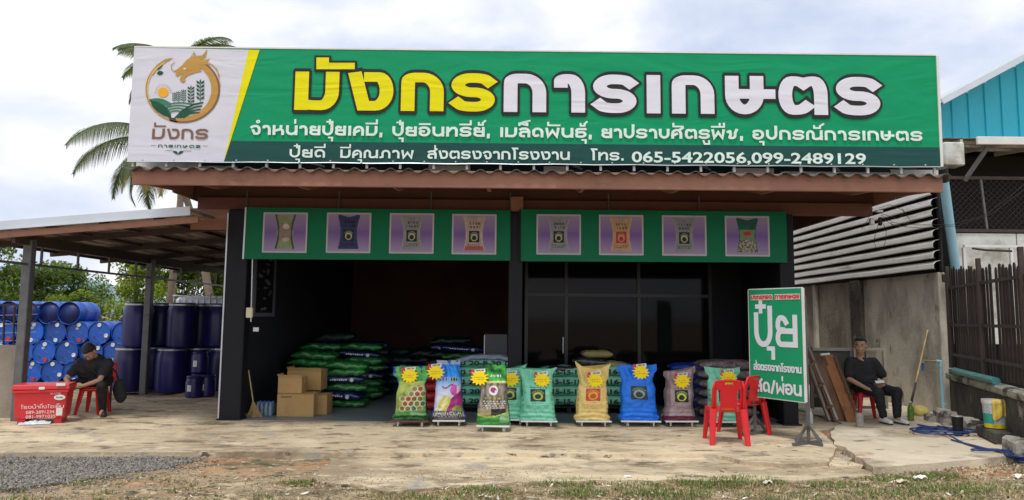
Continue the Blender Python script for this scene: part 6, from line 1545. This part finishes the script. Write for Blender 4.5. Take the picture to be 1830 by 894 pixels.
# big word, coordinates are fractions of the board (from a straight-on reading)
sstroke([[(.145, .24), (.145, .51, .12), (.41, .51, .12), (.41, .18)]], .078)
sstroke([[(.235, .115), (.235, .205)], [(.165, .16), (.305, .16)]], .062)
sstroke([[(.37, .548), (.455, .548), (.455, .63)]], .06)
sstroke([[(.70, .305), (.66, .265, .04), (.56, .265, .05), (.55, .37, .04), (.64, .375)], [(.86, .385), (.62, .385), (.55, .40, .05), (.55, .505, .06), (.86, .505)], [(.86, .262), (.86, .505)]], .075)
thai('ส่งตรงจากโรงงาน', sx(.08), sx(.95), sz(.755), .085, .2, M_sw, YS, 'sign_text', sb, builder=Bs)
thai('สด/ผ่อน', sx(.10), sx(.94), sz(.955), .15, .2, M_sw, YS, 'sign_text', sb, builder=Bs)
for x in (-WB / 2 + .03, WB / 2 - .0):
    mb = MB(); mb.bar((x, .028, .03), (x, .028, zt_ - .1), .032); mb.build('stand_pole', M_steel, sb)
    mb = MB(); mb.bar((x, -.28, .02), (x, .28, .02), .035); mb.bar((x - .0, .02, .02), (x - .22, .22, .02), .03) if x < 0 else None; mb.build('stand_foot', M_steel, sb)
    for sg in (-1, 1): mb = MB(); mb.bar((x, .02 + sg * .24, .03), (x, .02, .26), .026); mb.build('stand_brace', M_steel, sb)
mb = MB(); mb.bar((WB / 2 - .2, .03, .022), (WB / 2 + .2, .03, .022), .035); mb.build('stand_foot', M_steel, sb)
for sg in (-1, 1): mb = MB(); mb.bar((WB / 2 + sg * .18, .03, .03), (WB / 2, .03, .26), .024); mb.build('stand_brace', M_steel, sb)
# ================================================================= things by the right wall
M_wood = mat('old_wood', (.17, .09, .05), .8, .4, 3, .5, 30, stretch=(1, 1, .25), dirt=[((.05, .03, .02), .5, .7, 4, (1, 1, .3)), ((.33, .19, .09), .56, .7, 5, (2, 2, .4))])
M_wood2 = mat('orange_wood', (.30, .125, .04), .75, .35, 4, .5, 30, dirt=[((.10, .05, .025), .55, .7, 6, (1, 1, .4))])
def plank(name, label, b0, t0, w_, th, m, extra=None):
    t = thing(name, label, 'board', b0, group=None); mb = MB(); a, b = Vector(b0), Vector(t0); mb.bar(a, b, w_, th, (0, 1, 0)); part('board', mb, m, t)
    if extra: extra(t, a, b)
    return t
PYb = 11.35
def ladder_steps(t, a, b):
    d = Vector((.0, 0, 0))
g0, g1 = P(1483, 752, PYb), P(1438, 628, PYb + .25); g2, g3 = P(1497, 750, PYb), P(1444, 617, PYb + .25)
ld = thing('leaning_pallet', 'dark slatted wooden pallet with pale metal edges leaning behind the sign board', 'pallet', tuple(g0))
for (a, b) in ((g0, g1), (g2, g3)):
    mb = MB(); mb.bar(a, b, .014, .03); part('metal_edge', mb, M_galv, ld)
mb = MB(); n0 = g0.lerp(g2, .5); n1 = g1.lerp(g3, .5); mb.bar(n0 + Vector((.04, .08, 0)), n1 + Vector((.02, .08, 0)), .20, .03, (0, 1, 0)); part('panel', mb, M_wood, ld)
for k in range(3):
    f_ = .18 + k * .3; mb = MB(); mb.bar(g0.lerp(g1, f_), g2.lerp(g3, f_), .05, .04); part('cross_bar', mb, M_wood, ld)
plank('wooden_board', 'wide weathered brown board leaning between the metal edged frame and the orange one', P(1508, 757, PYb), P(1457, 634, PYb + .3), .26, .035, M_wood)
def jag(t, a, b):
    mb = MB(); random.seed(4); 
    for k in range(26):
        c = a.lerp(b, (k + .5) / 26); mb.box((c.x + .10, c.y - .03, c.z), (.03 + .03 * random.random(), .03, .05), M=Matrix.Rotation(random.random(), 3, 'Y'))
    part('splintered_edge', mb, M_wood, t)
plank('wooden_board', 'orange brown board with a ragged dark edge leaning at the right of the pile', P(1525, 757, PYb - .1), P(1478, 635, PYb + .3), .17, .03, M_wood2, jag)
mb = MB(); q = P(1469, 636, PYb + .25); tt = thing('white_cap_strip', 'short white strip lying across the top of the leaning boards', 'strip', tuple(q)); mb.bb((q.x, q.y - .1, q.z + .03), (.15, .05, .03), .005, M=Matrix.Rotation(R(-6), 3, 'Y')); part('strip', mb, M_whitep, tt)
# glazed frame propped behind the man
wf2 = thing('old_window', 'old pale framed window with a dusty dark pane propped against the right wall', 'window', (5.3, 12.3, 0))
WYf = 12.3
a, b = P(1448, 624, WYf), P(1521, 628, WYf); z0_ = .12
mb = MB(); mb.box(((a.x + b.x) / 2, WYf, (a.z + z0_) / 2), (b.x - a.x, .012, a.z - z0_)); part('pane', mb, mat('dusty_glass', (.10, .105, .09), .35, .4, 3, dirt=[((.20, .2, .17), .5, .75, 1.5, (1, 1, 1))]), wf2)
for (x, w_) in ((a.x, .05), (b.x, .06)): mb = MB(); mb.box((x, WYf - .01, (a.z + z0_) / 2), (w_, .05, a.z - z0_ + .06)); part('frame_bar', mb, mat('frame_beige', (.42, .38, .31), .7, .15, 5), wf2)
for z in (a.z, z0_ + .2): mb = MB(); mb.box(((a.x + b.x) / 2, WYf - .012, z), (b.x - a.x - .06, .05, .05)); part('frame_bar', mb, MATS['frame_beige'], wf2)
c0, c1 = P(1524, 628, WYf - .1), P(1580, 628, WYf - .1)
wf3 = thing('old_window', 'narrow pale window frame standing directly behind the seated man at right', 'window', (5.9, 12.2, 0))
for x in (c0.x + .03, c1.x): mb = MB(); mb.box((x, WYf - .1, .63), (.05, .04, 1.02)); part('frame_bar', mb, MATS['frame_beige'], wf3)
for z in (.14, .55, 1.12): mb = MB(); mb.box(((c0.x + c1.x) / 2, WYf - .095, z), (c1.x - c0.x, .04, .045)); part('frame_bar', mb, MATS['frame_beige'], wf3)
# stool for the right man
p = G(1568, 755, .02); stool('red plastic stool under the man leaning back at the stained wall', (p.x, p.y + .32, .02), R(-8), .44)
# can beside the stool, white bottle by the sign
cn = thing('paint_can', 'small dented pale metal can between the orange board and the red stool', 'can', tuple(G(1537, 763, .02))); mb = MB(); mb.lathe([(.055, 0), (.058, .005), (.056, .09), (.058, .095), (.056, .19), (.059, .2), (.05, .2), (.048, .19), (.001, .19)], 20); mb.build('can_body', mat('can_metal', (.42, .40, .38), .4, .4, 9, metal=.3), cn, smooth=True, angle=35)
bt = thing('white_bottle', 'slim white spray bottle on the ground right of the sign stand', 'bottle', tuple(G(1449, 757, .0))); mb = MB(); mb.lathe([(.03, 0), (.034, .01), (.034, .14), (.02, .17), (.014, .175), (.014, .21)], 16); mb.build('bottle_body', M_whitep, bt, smooth=True, angle=35); mb = MB(); mb.lathe([(.016, .205), (.016, .235), (.004, .24)], 12); mb.build('bottle_cap', M_galv, bt)
gb = thing('green_bottle', 'clear green drink bottle with a white cap standing by the bamboo pole', 'bottle', tuple(G(1628, 752, .02))); mb = MB(); mb.lathe([(.04, 0), (.046, .012), (.046, .12), (.043, .13), (.046, .14), (.045, .2), (.018, .27), (.016, .29)], 18); mb.build('bottle_body', mat('green_plastic', (.22, .34, .04), .12, .1, trans=.4), gb, smooth=True, angle=35); mb = MB(); mb.lathe([(.018, .285), (.018, .31), (.001, .31)], 12); mb.build('bottle_cap', M_cap, gb); mb = MB(); mb.lathe([(.047, .09), (.047, .16)], 18); mb.build('bottle_label', mat('label_green', (.08, .28, .04), .5), gb)
bp = thing('bamboo_pole', 'bamboo pole with a blackened lower end leaning against the stained wall', 'pole', tuple(G(1622, 748, .02)))
a, b = P(1622, 735, 11.9), P(1658, 590, 12.6); mb = MB(); a = Vector((a.x, 11.9, .02)); mb.tube([a.lerp(b, k / 18) for k in range(19)], [.013 if k % 3 else .017 for k in range(19)], 9); part('pole', mb, mat('bamboo_old', (.42, .31, .14), .6, .3, 5, dirt=[((.08, .06, .04), .5, .6, 3, (1, 1, .5))]), bp, smooth=True)
mb = MB(); mb.tube([a.lerp(b, .16), a.lerp(b, .38)], [.021, .018], 9); part('burnt_wrap', mb, M_iron, bp, smooth=True)
# tap with blue pipe
tpx = thing('tap_pipe', 'light blue water pipe with a brass tap rising at the end of the stained wall', 'tap', tuple(P(1682, 740, 12.0)))
tpz = P(1680, 646, 12.0); mb = MB(); mb.tube([(tpz.x + .02, 12.0, .03), (tpz.x, 12.0, tpz.z - .06)], .024, 12); mb.tube([(tpz.x, 12.0, tpz.z - .09), (tpz.x, 12.0, tpz.z), (tpz.x - .07, 12.0, tpz.z)], .031, 12); mb.tube([(tpz.x + .02, 12.0, .14), (tpz.x + .02, 12.0, .24)], .034, 12); part('pipe', mb, M_pipe, tpx, smooth=True, angle=50)
mb = MB(); mb.tube([(tpz.x - .07, 12, tpz.z), (tpz.x - .27, 12, tpz.z + .01), (tpz.x - .29, 12, tpz.z - .03)], .014, 10); mb.box((tpz.x - .17, 12, tpz.z + .04), (.09, .015, .012)); part('tap', mb, mat('brass', (.5, .42, .25), .35, .1, metal=.7), tpx)
mb = MB(); mb.tube([(tpz.x - .29, 12, tpz.z - .03), (tpz.x - .30, 12, tpz.z - .16)], .02, 8); part('hose_tail', mb, mat('hose_blue', (.02, .09, .32), .4, .2, 5), tpx)
# helmet-like yellow bowl and black bucket
yb_ = thing('yellow_bowl', 'dirty yellow plastic bowl half lying behind the kerb blocks', 'bowl', tuple(G(1645, 742, .02))); mb = MB(); mb.lathe([(.02, .15), (.09, .14), (.13, .08), (.145, .0), (.14, .0), (.12, .075), (.08, .125), (.001, .135)], 20, Matrix.Rotation(R(20), 3, 'X')); mb.build('bowl_shell', mat('dirty_yellow', (.45, .38, .10), .6, .3, 6), yb_, smooth=True)
# bucket with cloth
p = G(1782, 790, .02); zl_ = .17
led = thing('step_block', 'dark mossy concrete block carrying the paint bucket', 'block', (p.x + .12, p.y + .12, .02)); mb = MB(); mb.bb((0, 0, .08), (.8, .34, .16), .02, M=MR); mb.build('block', M_lowwall, led)
q = P(1780, 764, p.y + .12); bk = thing('paint_bucket', 'white paint bucket with a yellow and teal label and a yellow cloth over its rim', 'bucket', (q.x, p.y + .12, .182))
hB = .38
mb = MB(); mb.lathe([(.128, 0), (.132, .01), (.148, hB - .05), (.156, hB - .045), (.156, hB), (.148, hB), (.142, hB - .06), (.12, .02), (.001, .02)], 28); cols = []
def bucket_col(x, y, z):
    a = math.degrees(math.atan2(y, x)); a = a - 360 if a > 90 else a; a += 35
    if z > hB - .07: return (.65, .66, .66)
    if z < .07: return (.70, .55, .01)
    if z < .2 and a < -95: return (.03, .33, .28)
    if z < .2: return (.62, .66, .68)
    return (.55, .58, .6) if math.sin(a * .5) * math.sin(z * 160) < .4 else (.25, .3, .32)
cols = [bucket_col(*v) for v in mb.v]; 
# denser copy for the print
mb = MB(); nz_ = 26; prof = [(.131 + .017 * k / nz_, .01 + (hB - .06) * k / nz_) for k in range(nz_ + 1)] + [(.156, hB - .045), (.156, hB), (.148, hB), (.142, hB - .06), (.12, .02), (.001, .02)]
mb.lathe(prof, 48); cols = [bucket_col(*v) for v in mb.v]; set_cols(mb.build('bucket_body', mat('bucket_print', (1, 1, 1), .4, .06, 4, attr='Col'), bk, smooth=True, angle=40), cols)
mb = MB()
def clf(u, v):
    a = R(-134 + 78 * u); r_ = .162 + .008 * math.sin(u * 18) + .004 * math.sin(v * 9 + u * 5); z = hB + .008 - (.26 - .06 * u + .03 * math.sin(u * 9)) * v
    if v < .12: r_ -= .05 * (1 - v / .12); z = hB + .01
    return (r_ * math.cos(a), r_ * math.sin(a), z)
mb.grid(clf, 30, 16); o = mb.build('cloth', mat('yellow_cloth', (.66, .50, .10), .85, .1, 9, .3, 40), None, smooth=True); o.location = bk.location; tag(o, 'yellow cloth hanging over the rim of the paint bucket', 'cloth'); md = o.modifiers.new('s', 'SOLIDIFY'); md.thickness = .006
bb_ = thing('black_bucket', 'small black bucket standing left of the paint bucket', 'bucket', (q.x - .28, p.y + .50, .02)); bb_.scale = (.72, .72, .72); mb = MB(); mb.lathe([(.08, 0), (.1, .36), (.106, .37), (.1, .375), (.09, .36), (.001, .34)], 20); mb.build('bucket_body', M_blackm, bb_, smooth=True, angle=40); mb = MB(); mb.lathe([(.107, .365), (.11, .37), (.107, .378)], 20); mb.build('rim', M_galv, bb_)
# ---- hose
M_hose = mat('hose_rubber', (.02, .045, .17), .35, .25, 6, spec=.5)
def hose(name, label, pts, r_=.011, z=.032, cat='hose'):
    t = thing(name, label, cat, tuple(pts[0])); q = []
    P_ = [Vector(p) for p in pts]
    for i in range(len(P_) - 1):
        p0, p1, p2, p3 = P_[max(0, i - 1)], P_[i], P_[i + 1], P_[min(len(P_) - 1, i + 2)]
        for k in range(5):
            u = k / 5; q.append(.5 * ((2 * p1) + (p2 - p0) * u + (2 * p0 - 5 * p1 + 4 * p2 - p3) * u * u + (3 * p1 - p0 - 3 * p2 + p3) * u ** 3))
    mb = MB(); mb.tube(q, r_, 8); part('tube', mb, M_hose, t, smooth=True)
c = G(1680, 774, .03); pts = []; random.seed(8)
for k in range(52):
    a = k * .52; rr = .36 + .05 * math.sin(k * .7) ; pts.append((c.x + rr * 1.0 * math.cos(a) + .05 * math.sin(k * .31), c.y + rr * .62 * math.sin(a) + .04 * math.sin(k * .23), .034 + k * .0011))
e0 = G(1745, 800, .03); e1 = G(1805, 809, .03)
hose('garden_hose', 'dark blue garden hose coiled on the paving in front of the kerb blocks', [tuple(G(1640, 759, .03))] + pts + [tuple(G(1725, 793, .034)), tuple(G(1775, 804, .034)), tuple(G(1845, 812, .034))])
c = G(1770, 806, .03); pts = [tuple(G(1700, 786, .034))] + [(c.x + .21 * math.cos(a) - .02, c.y + .07 * math.sin(a), .036 + .002 * a) for a in [k * .5 - 1.2 for k in range(15)]] + [tuple(G(1860, 818, .036))]
hose('garden_hose', 'single loop of blue hose right of the big coil', pts)
c = G(1838, 825, -.04); pts = []
for k in range(60):
    a = k * .5; rr = .20 + .05 * math.sin(k * .9); pts.append((c.x + rr * math.cos(a), c.y + rr * .8 * math.sin(a), -.03 + k * .0012))
hose('garden_hose', 'bright blue coil of hose cut by the right edge of the picture', pts, .012)
# ================================================================= cables and meter at the right eave
cb = thing('cable_bundle', 'tangle of black cables with white insulators hanging at the right end of the front beam', 'cables', tuple(P(1572, 380, 11.0)))
for s in ([(1571, 372), (1590, 366), (1612, 375), (1628, 395), (1618, 406), (1595, 402), (1575, 388)], [(1574, 384), (1596, 398), (1640, 402), (1700, 402), (1760, 385), (1800, 355), (1840, 322)], [(1572, 388), (1600, 404), (1650, 408), (1710, 404), (1770, 384), (1810, 354), (1842, 330)],
          [(1572, 390), (1562, 430), (1566, 446), (1580, 444), (1584, 415), (1578, 398)], [(1560, 372), (1550, 395), (1540, 410)], [(1575, 382), (1605, 392), (1617, 380), (1612, 372)]):
    mb = MB(); mb.tube([P(x, y, 10.95 - .003 * i) for i, (x, y) in enumerate(s)], .004, 5, False); part('cable', mb, M_blackm, cb, smooth=True)
mb = MB(); q = P(1558, 396, 10.98); mb.bb((q.x, 10.98, q.z), (.07, .06, .1), .01); part('junction_box', mb, M_stain, cb)
mb = MB(); q = P(1574, 380, 10.97); mb.bb((q.x - .02, 10.97, q.z + .02), (.1, .04, .03), .005); part('insulator', mb, M_cap, cb)
mb = MB(); q = P(1573, 396, 10.98); mb.bb((q.x, 10.98, q.z), (.05, .05, .13), .01); part('junction_box', mb, M_blackm, cb)
# ================================================================= people
M_skin = mat('skin', (.44, .25, .165), .5, .1, 12, .15, 60, spec=.4); M_hair = mat('hair', (.012, .010, .009), .55, .3, 30, .6, 120)
M_shirt = mat('black_shirt', (.016, .017, .020), .85, .2, 8, .4, 30); M_trou = mat('black_trousers', (.012, .012, .015), .8, .2, 8, .5, 25)
M_phone = mat('phone', (.02, .02, .025), .2); M_eye = mat('eye_white', (.6, .58, .55), .3)
def V(*a): return Vector(a)
def hand(prims, wrist, palm_dir, up, side, curl, s=1.0, thumb=1):
    """palm_dir: towards fingers; up: back of the hand normal; side: thumb side"""
    pd, u, sd_ = [Vector(x).normalized() for x in (palm_dir, up, side)]; w_ = Vector(wrist)
    prims.append(('c', w_, w_ + pd * .035 * s, .022 * s, .026 * s))
    for k in range(4):
        o = (k - 1.5) * .020 * s; b = w_ + pd * .085 * s + sd_ * -o; prims.append(('c', w_ + pd * .03 * s - sd_ * o * .8, b, .013 * s, .0105 * s))
        L = (.068, .078, .072, .055)[k] * s; c = curl[k] if isinstance(curl, (list, tuple)) else curl; d = pd; p = b
        for j in range(3):
            ang = c * (.5 + .5 * j) ; d2 = (pd * math.cos(ang) - u * math.sin(ang)).normalized(); e = p + d2 * L * (.45, .32, .23)[j]; prims.append(('c', p, e, (.0098 - .0008 * j) * s, (.0092 - .001 * j) * s)); p = e
    t0 = w_ + pd * .02 * s + sd_ * .02 * s; t1 = t0 + (pd * .6 + sd_ * .8 - u * .25).normalized() * .042 * s; t2 = t1 + (pd * .85 + sd_ * .3 - u * .45).normalized() * .032 * s; t3 = t2 + (pd * .95 - sd_ * .05 - u * .5).normalized() * .024 * s
    prims += [('c', t0, t1, .014 * s, .011 * s), ('c', t1, t2, .011 * s, .010 * s), ('c', t2, t3, .010 * s, .008 * s)]
def head(prims, c, fwd, up, s=1.0):
    f, u = Vector(fwd).normalized(), Vector(up); u = (u - f * u.dot(f)).normalized(); r_ = f.cross(u); M = Matrix((r_, -f, u)).transposed()      # local x right, y back, z up
    def L_(x, y, z): return Vector(c) + M @ Vector((x, y, z)) * s
    prims += [('e', L_(0, .012, .035), (.074 * s, .092 * s, .088 * s), M), ('e', L_(0, -.02, -.03), (.062 * s, .07 * s, .075 * s), M), ('e', L_(0, -.045, -.085), (.036 * s, .032 * s, .03 * s), M),
              ('c', L_(0, -.088, .012), L_(0, -.108, -.028), .009 * s, .0135 * s), ('e', L_(.013, -.098, -.032), (.010 * s, .012 * s, .009 * s), M), ('e', L_(-.013, -.098, -.032), (.010 * s, .012 * s, .009 * s), M),
              ('e', L_(0, -.088, -.062), (.026 * s, .010 * s, .007 * s), M), ('e', L_(0, -.086, -.074), (.022 * s, .010 * s, .008 * s), M),
              ('c', L_(-.045, -.078, .030), L_(-.012, -.090, .030), .010 * s, .010 * s), ('c', L_(.045, -.078, .030), L_(.012, -.090, .030), .010 * s, .010 * s),
              ('e', L_(.042, -.068, -.012), (.022 * s, .018 * s, .018 * s), M), ('e', L_(-.042, -.068, -.012), (.022 * s, .018 * s, .018 * s), M)]
    for sg in (-1, 1): prims.append(('e', L_(sg * .078, .01, -.005), (.010 * s, .02 * s, .032 * s), M))
    return L_, M
def facebits(t, L_, M, s=1.0, beard=False):
    for sg in (-1, 1):
        mb = MB(); mb.lathe([(max(.0005, math.sin(k / 6 * PI) * .011 * s), -math.cos(k / 6 * PI) * .0065 * s) for k in range(7)], 10, M @ Matrix.Diagonal((1.2, 1, .9)), L_(sg * .031, -.083, .012)); e = mb.build('eye', M_eye, t, smooth=True)
        mb = MB(); mb.lathe([(max(.0005, math.sin(k / 6 * PI) * .0058 * s), -math.cos(k / 6 * PI) * .0055 * s) for k in range(7)], 8, M, L_(sg * .031, -.0905, .011)); mb.build('pupil', M_ink, e, smooth=True)
        mb = MB(); mb.tube([L_(sg * .014, -.0985, .033), L_(sg * .032, -.097, .040), L_(sg * .05, -.086, .034)], [.0035 * s, .0042 * s, .002 * s], 6); mb.build('eyebrow', M_hair, t)
    mb = MB(); mb.tube([L_(-.022, -.0955, -.067), L_(0, -.1005, -.068), L_(.022, -.0955, -.067)], .0028 * s, 6); mb.build('mouth', mat('lips', (.22, .08, .06), .5), t)
def shoe(t, heel, toe, m, sole, name='shoe'):
    h, e = Vector(heel), Vector(toe); d = (e - h); d.z = 0; d.normalize(); q = Vector((-d.y, d.x, 0)); L_ = (e - h).length + .02
    pr = [('c', h + V(0, 0, .05) + d * .01, h + V(0, 0, .042) + d * (L_ * .45), .042, .046), ('c', h + V(0, 0, .04) + d * (L_ * .45), h + V(0, 0, .034) + d * (L_ * .85), .046, .036), ('c', h + V(0, 0, .05), h + V(0, 0, .085) + d * .03, .04, .036)]
    o = blob(name, pr, .008, m, t, 3)
    mb = MB(); pts = []
    for k in range(24):
        a = 2 * PI * k / 24; x = math.cos(a); y = math.sin(a); pts.append(h + d * (L_ * .43 + x * L_ * .56) + q * y * (.046 if x < 0 else .05) * abs(math.sin(a)) ** 0 + V(0, 0, .002))
    mb.prism(pts, (0, 0, .022)); recalc(mb.build('sole', sole, o))
    if sole is M_card or m is M_shoe_w:
        for k in range(4):
            mb = MB(); c_ = h + d * (L_ * (.42 + .09 * k)) + V(0, 0, .090 - .008 * k); mb.tube([c_ - q * .02, c_ + V(0, 0, .006), c_ + q * .02], .004, 5); mb.build('lace', M_card, o)
    return o
M_shoe_w = mat('white_shoe', (.74, .74, .74), .5, .06, 8); M_shoe_k = mat('dark_sandal', (.03, .026, .024), .6); M_sole = mat('dark_sole', (.05, .05, .05), .8)
# ---------------- left man: bent forward over a phone, on the stool
p = G(152, 742, 0); LX, LY_ = p.x, p.y + .2
man = thing('person', 'man in a black t-shirt and dark trousers bent over his phone on a red stool', 'person', (LX, LY_, 0))
W_ = (158 / 160)
hc = V(.10, -.36, 1.0)
pr = []
Lf, Mh = head(pr, hc, (.04, -.56, -.83), (0, -.82, .56), 1.06)
pr += [('c', hc + V(.0, .10, -.05), V(.08, -.13, .86), .055, .06), ('c', V(.07, -.12, .84), V(.03, .02, .55), .13, .14)]
shl, shr = V(-.14, -.18, .80), V(.29, -.16, .80)
ell, elr = V(-.255, -.33, .575), V(.275, -.34, .56); wl, wr_ = V(-.10, -.50, .50), V(.12, -.50, .49)
pr += [('c', shl, ell, .052, .040), ('c', ell, wl, .040, .027), ('c', shr, elr, .052, .040), ('c', elr, wr_, .040, .027), ('c', shl, shr, .07, .07)]
hand(pr, wl, (.82, -.25, -.18), (-.1, -.75, .6), (.3, .3, .8), [.5, .7, .8, .9]); hand(pr, wr_, (-.82, -.25, -.1), (.1, -.75, .6), (-.3, .3, .8), [.5, .7, .8, .9])
kl, kr = V(-.27, -.40, .47), V(.33, -.36, .47); al, ar = V(-.30, -.30, .09), V(.31, -.27, .09)
pr += [('c', V(-.08, .05, .50), kl, .075, .055), ('c', kl, al, .052, .035), ('c', V(.13, .05, .50), kr, .075, .055), ('c', kr, ar, .052, .035), ('c', al, al + V(0, -.12, -.05), .035, .028), ('c', ar, ar + V(.05, -.12, -.05), .035, .028)]
blob('body', pr, .0075, M_skin, man, 2)
facebits(man, Lf, Mh, 1.06)
blob('hair', [('e', Lf(0, .022, .058), (.084, .098, .082), Mh), ('e', Lf(0, .05, .01), (.083, .075, .09), Mh), ('e', Lf(0, -.045, .10), (.06, .05, .035), Mh)], .008, M_hair, man, 2)
folds(blob('shirt', [('c', V(.075, -.14, .80), V(.03, .03, .52), .165, .155), ('c', shl, shr, .085, .085), ('c', V(-.09, -.15, .72), V(-.08, 0, .52), .12, .12), ('c', V(.22, -.13, .72), V(.14, 0, .52), .12, .12), ('c', shl + V(0, 0, .01), shl.lerp(ell, .62), .08, .068), ('c', shr + V(0, 0, .01), shr.lerp(elr, .62), .08, .068), ('c', V(.08, -.15, .86), V(.08, -.13, .8), .065, .09)], .012, M_shirt, man, 5), .010, 8)
folds(blob('trousers', [('c', V(-.06, .06, .50), kl, .10, .075), ('c', kl, al + V(0, 0, .02), .074, .052), ('c', V(.11, .06, .50), kr, .10, .075), ('c', kr, ar + V(0, 0, .02), .074, .052), ('c', V(-.07, .08, .53), V(.12, .08, .53), .12, .12)], .012, M_trou, man, 5), .008, 9)
shoe(man, (al.x, al.y + .05, 0), (al.x - .03, al.y - .18, 0), M_shoe_k, M_sole); shoe(man, (ar.x, ar.y + .05, 0), (ar.x + .11, ar.y - .16, 0), M_shoe_k, M_sole)
mb = MB(); mb.tube([V(-.05, -.24, .86), V(.08, -.30, .74), V(.24, -.24, .6), V(.33, -.1, .52)], .009, 6); mb.build('bag_strap', M_blackm, man)
ph = thing('smartphone', 'smartphone in a white case held by the man bent forward', 'phone', (LX + .01, LY_ - .60, .515)); mb = MB(); mb.bb((0, 0, 0), (.15, .075, .01), .004, M=Euler((R(28), R(-3), 0)).to_matrix()); mb.build('phone_body', M_card, ph); mb = MB(); mb.box((0, .003, .008), (.14, .066, .002), M=Euler((R(28), R(-3), 0)).to_matrix()); mb.build('screen', M_phone, ph)
bgx = thing('shoulder_bag', 'black shoulder bag hanging at the right hip of the bent man', 'bag', (LX + .42, LY_ - .02, .25)); blob('bag_body', [('e', V(0, 0, .14), (.10, .09, .17)), ('e', V(.03, .0, .04), (.09, .08, .12))], .012, M_shirt, bgx, 3); mb = MB(); mb.tube([V(-.03, .02, .26), V(-.08, .03, .40), V(-.14, .0, .48)], .012, 6); mb.build('strap', M_shirt, bgx)
# ---------------- right man: upright on the stool, hand on knee, phone in the other hand
p = G(1568, 755, .02); RX_, RY_ = p.x, p.y + .32
m2 = thing('person', 'man in a black t-shirt, black trousers and white sneakers sitting by the stained wall', 'person', (RX_, RY_, .02))
hc = V(-.075, -.02, 1.17); pr = []
Lf, Mh = head(pr, hc, (-.50, -.86, -.10), (0, 0, 1), 1.16)
pr += [('c', hc + V(.0, .02, -.06), V(-.05, .04, .95), .058, .062), ('c', V(-.05, .03, .88), V(0, .02, .52), .13, .15)]
shl, shr = V(-.235, .02, .90), V(.14, .02, .90); ell, elr = V(-.30, -.06, .65), V(.28, -.06, .66); wl, wr_ = V(-.135, -.30, .52), V(.145, -.27, .575)
pr += [('c', shl, ell, .056, .043), ('c', ell, wl, .043, .028), ('c', shr, elr, .056, .043), ('c', elr, wr_, .043, .028), ('c', shl, shr, .07, .07)]
hand(pr, wl, (.55, -.72, -.22), (0, -.15, 1), (.9, .35, 0), [.05, .12, .18, .3], 1.05); hand(pr, wr_, (-.85, -.3, -.1), (.15, -.75, -.5), (-.2, -.3, .85), [.6, .7, .8, .8], 1.05)
kl, kr = V(-.02, -.42, .47), V(.30, -.36, .48); al, ar = V(.04, -.42, .085), V(.26, -.42, .085)
pr += [('c', V(-.08, .02, .50), kl, .08, .058), ('c', kl, al, .055, .035), ('c', V(.11, .02, .50), kr, .08, .058), ('c', kr, ar, .055, .035), ('c', al, al + V(.03, -.10, -.045), .034, .026), ('c', ar, ar + V(.02, -.10, -.045), .034, .026)]
blob('body', pr, .0075, M_skin, m2, 2)
facebits(m2, Lf, Mh, 1.16)
blob('hair', [('e', Lf(0, .034, .066), (.094, .102, .080), Mh), ('e', Lf(0, .058, .015), (.092, .072, .092), Mh), ('e', Lf(.0, -.03, .105), (.072, .060, .034), Mh)], .008, M_hair, m2, 2)
folds(blob('shirt', [('c', V(-.048, .03, .86), V(.0, .0, .54), .145, .155), ('c', V(-.13, .02, .82), V(-.08, .0, .56), .11, .115), ('c', V(.05, .02, .82), V(.08, .0, .56), .11, .115), ('c', shl, shr, .085, .085), ('c', shl + V(0, 0, .01), shl.lerp(ell, .72), .085, .078), ('c', shr + V(0, 0, .01), shr.lerp(elr, .72), .085, .078), ('e', V(.0, -.06, .62), (.145, .11, .13))], .012, M_shirt, m2, 5), .010, 8)
folds(blob('trousers', [('c', V(-.07, .03, .51), kl, .105, .080), ('c', kl, al + V(0, 0, .04), .078, .056), ('c', V(.10, .03, .51), kr, .105, .080), ('c', kr, ar + V(0, 0, .04), .078, .056), ('c', V(-.08, .05, .52), V(.10, .05, .52), .12, .12)], .012, M_trou, m2, 5), .008, 9)
shoe(m2, (al.x, al.y + .05, 0), (al.x + .03, al.y - .19, 0), M_shoe_w, M_sole, 'sneaker'); shoe(m2, (ar.x, ar.y + .05, 0), (ar.x + .06, ar.y - .19, 0), M_shoe_w, M_sole, 'sneaker')
ph = thing('smartphone', 'smartphone resting in the raised hand of the man with white sneakers', 'phone', (RX_ + .055, RY_ - .335, .645)); mb = MB(); M = Euler((R(38), R(-6), R(-8))).to_matrix(); mb.bb((0, 0, 0), (.15, .075, .01), .004, M=M); mb.build('phone_body', M_phone, ph); mb = MB(); mb.box((0, 0, .006), (.13, .06, .002), M=M); mb.build('screen', M_card, ph)
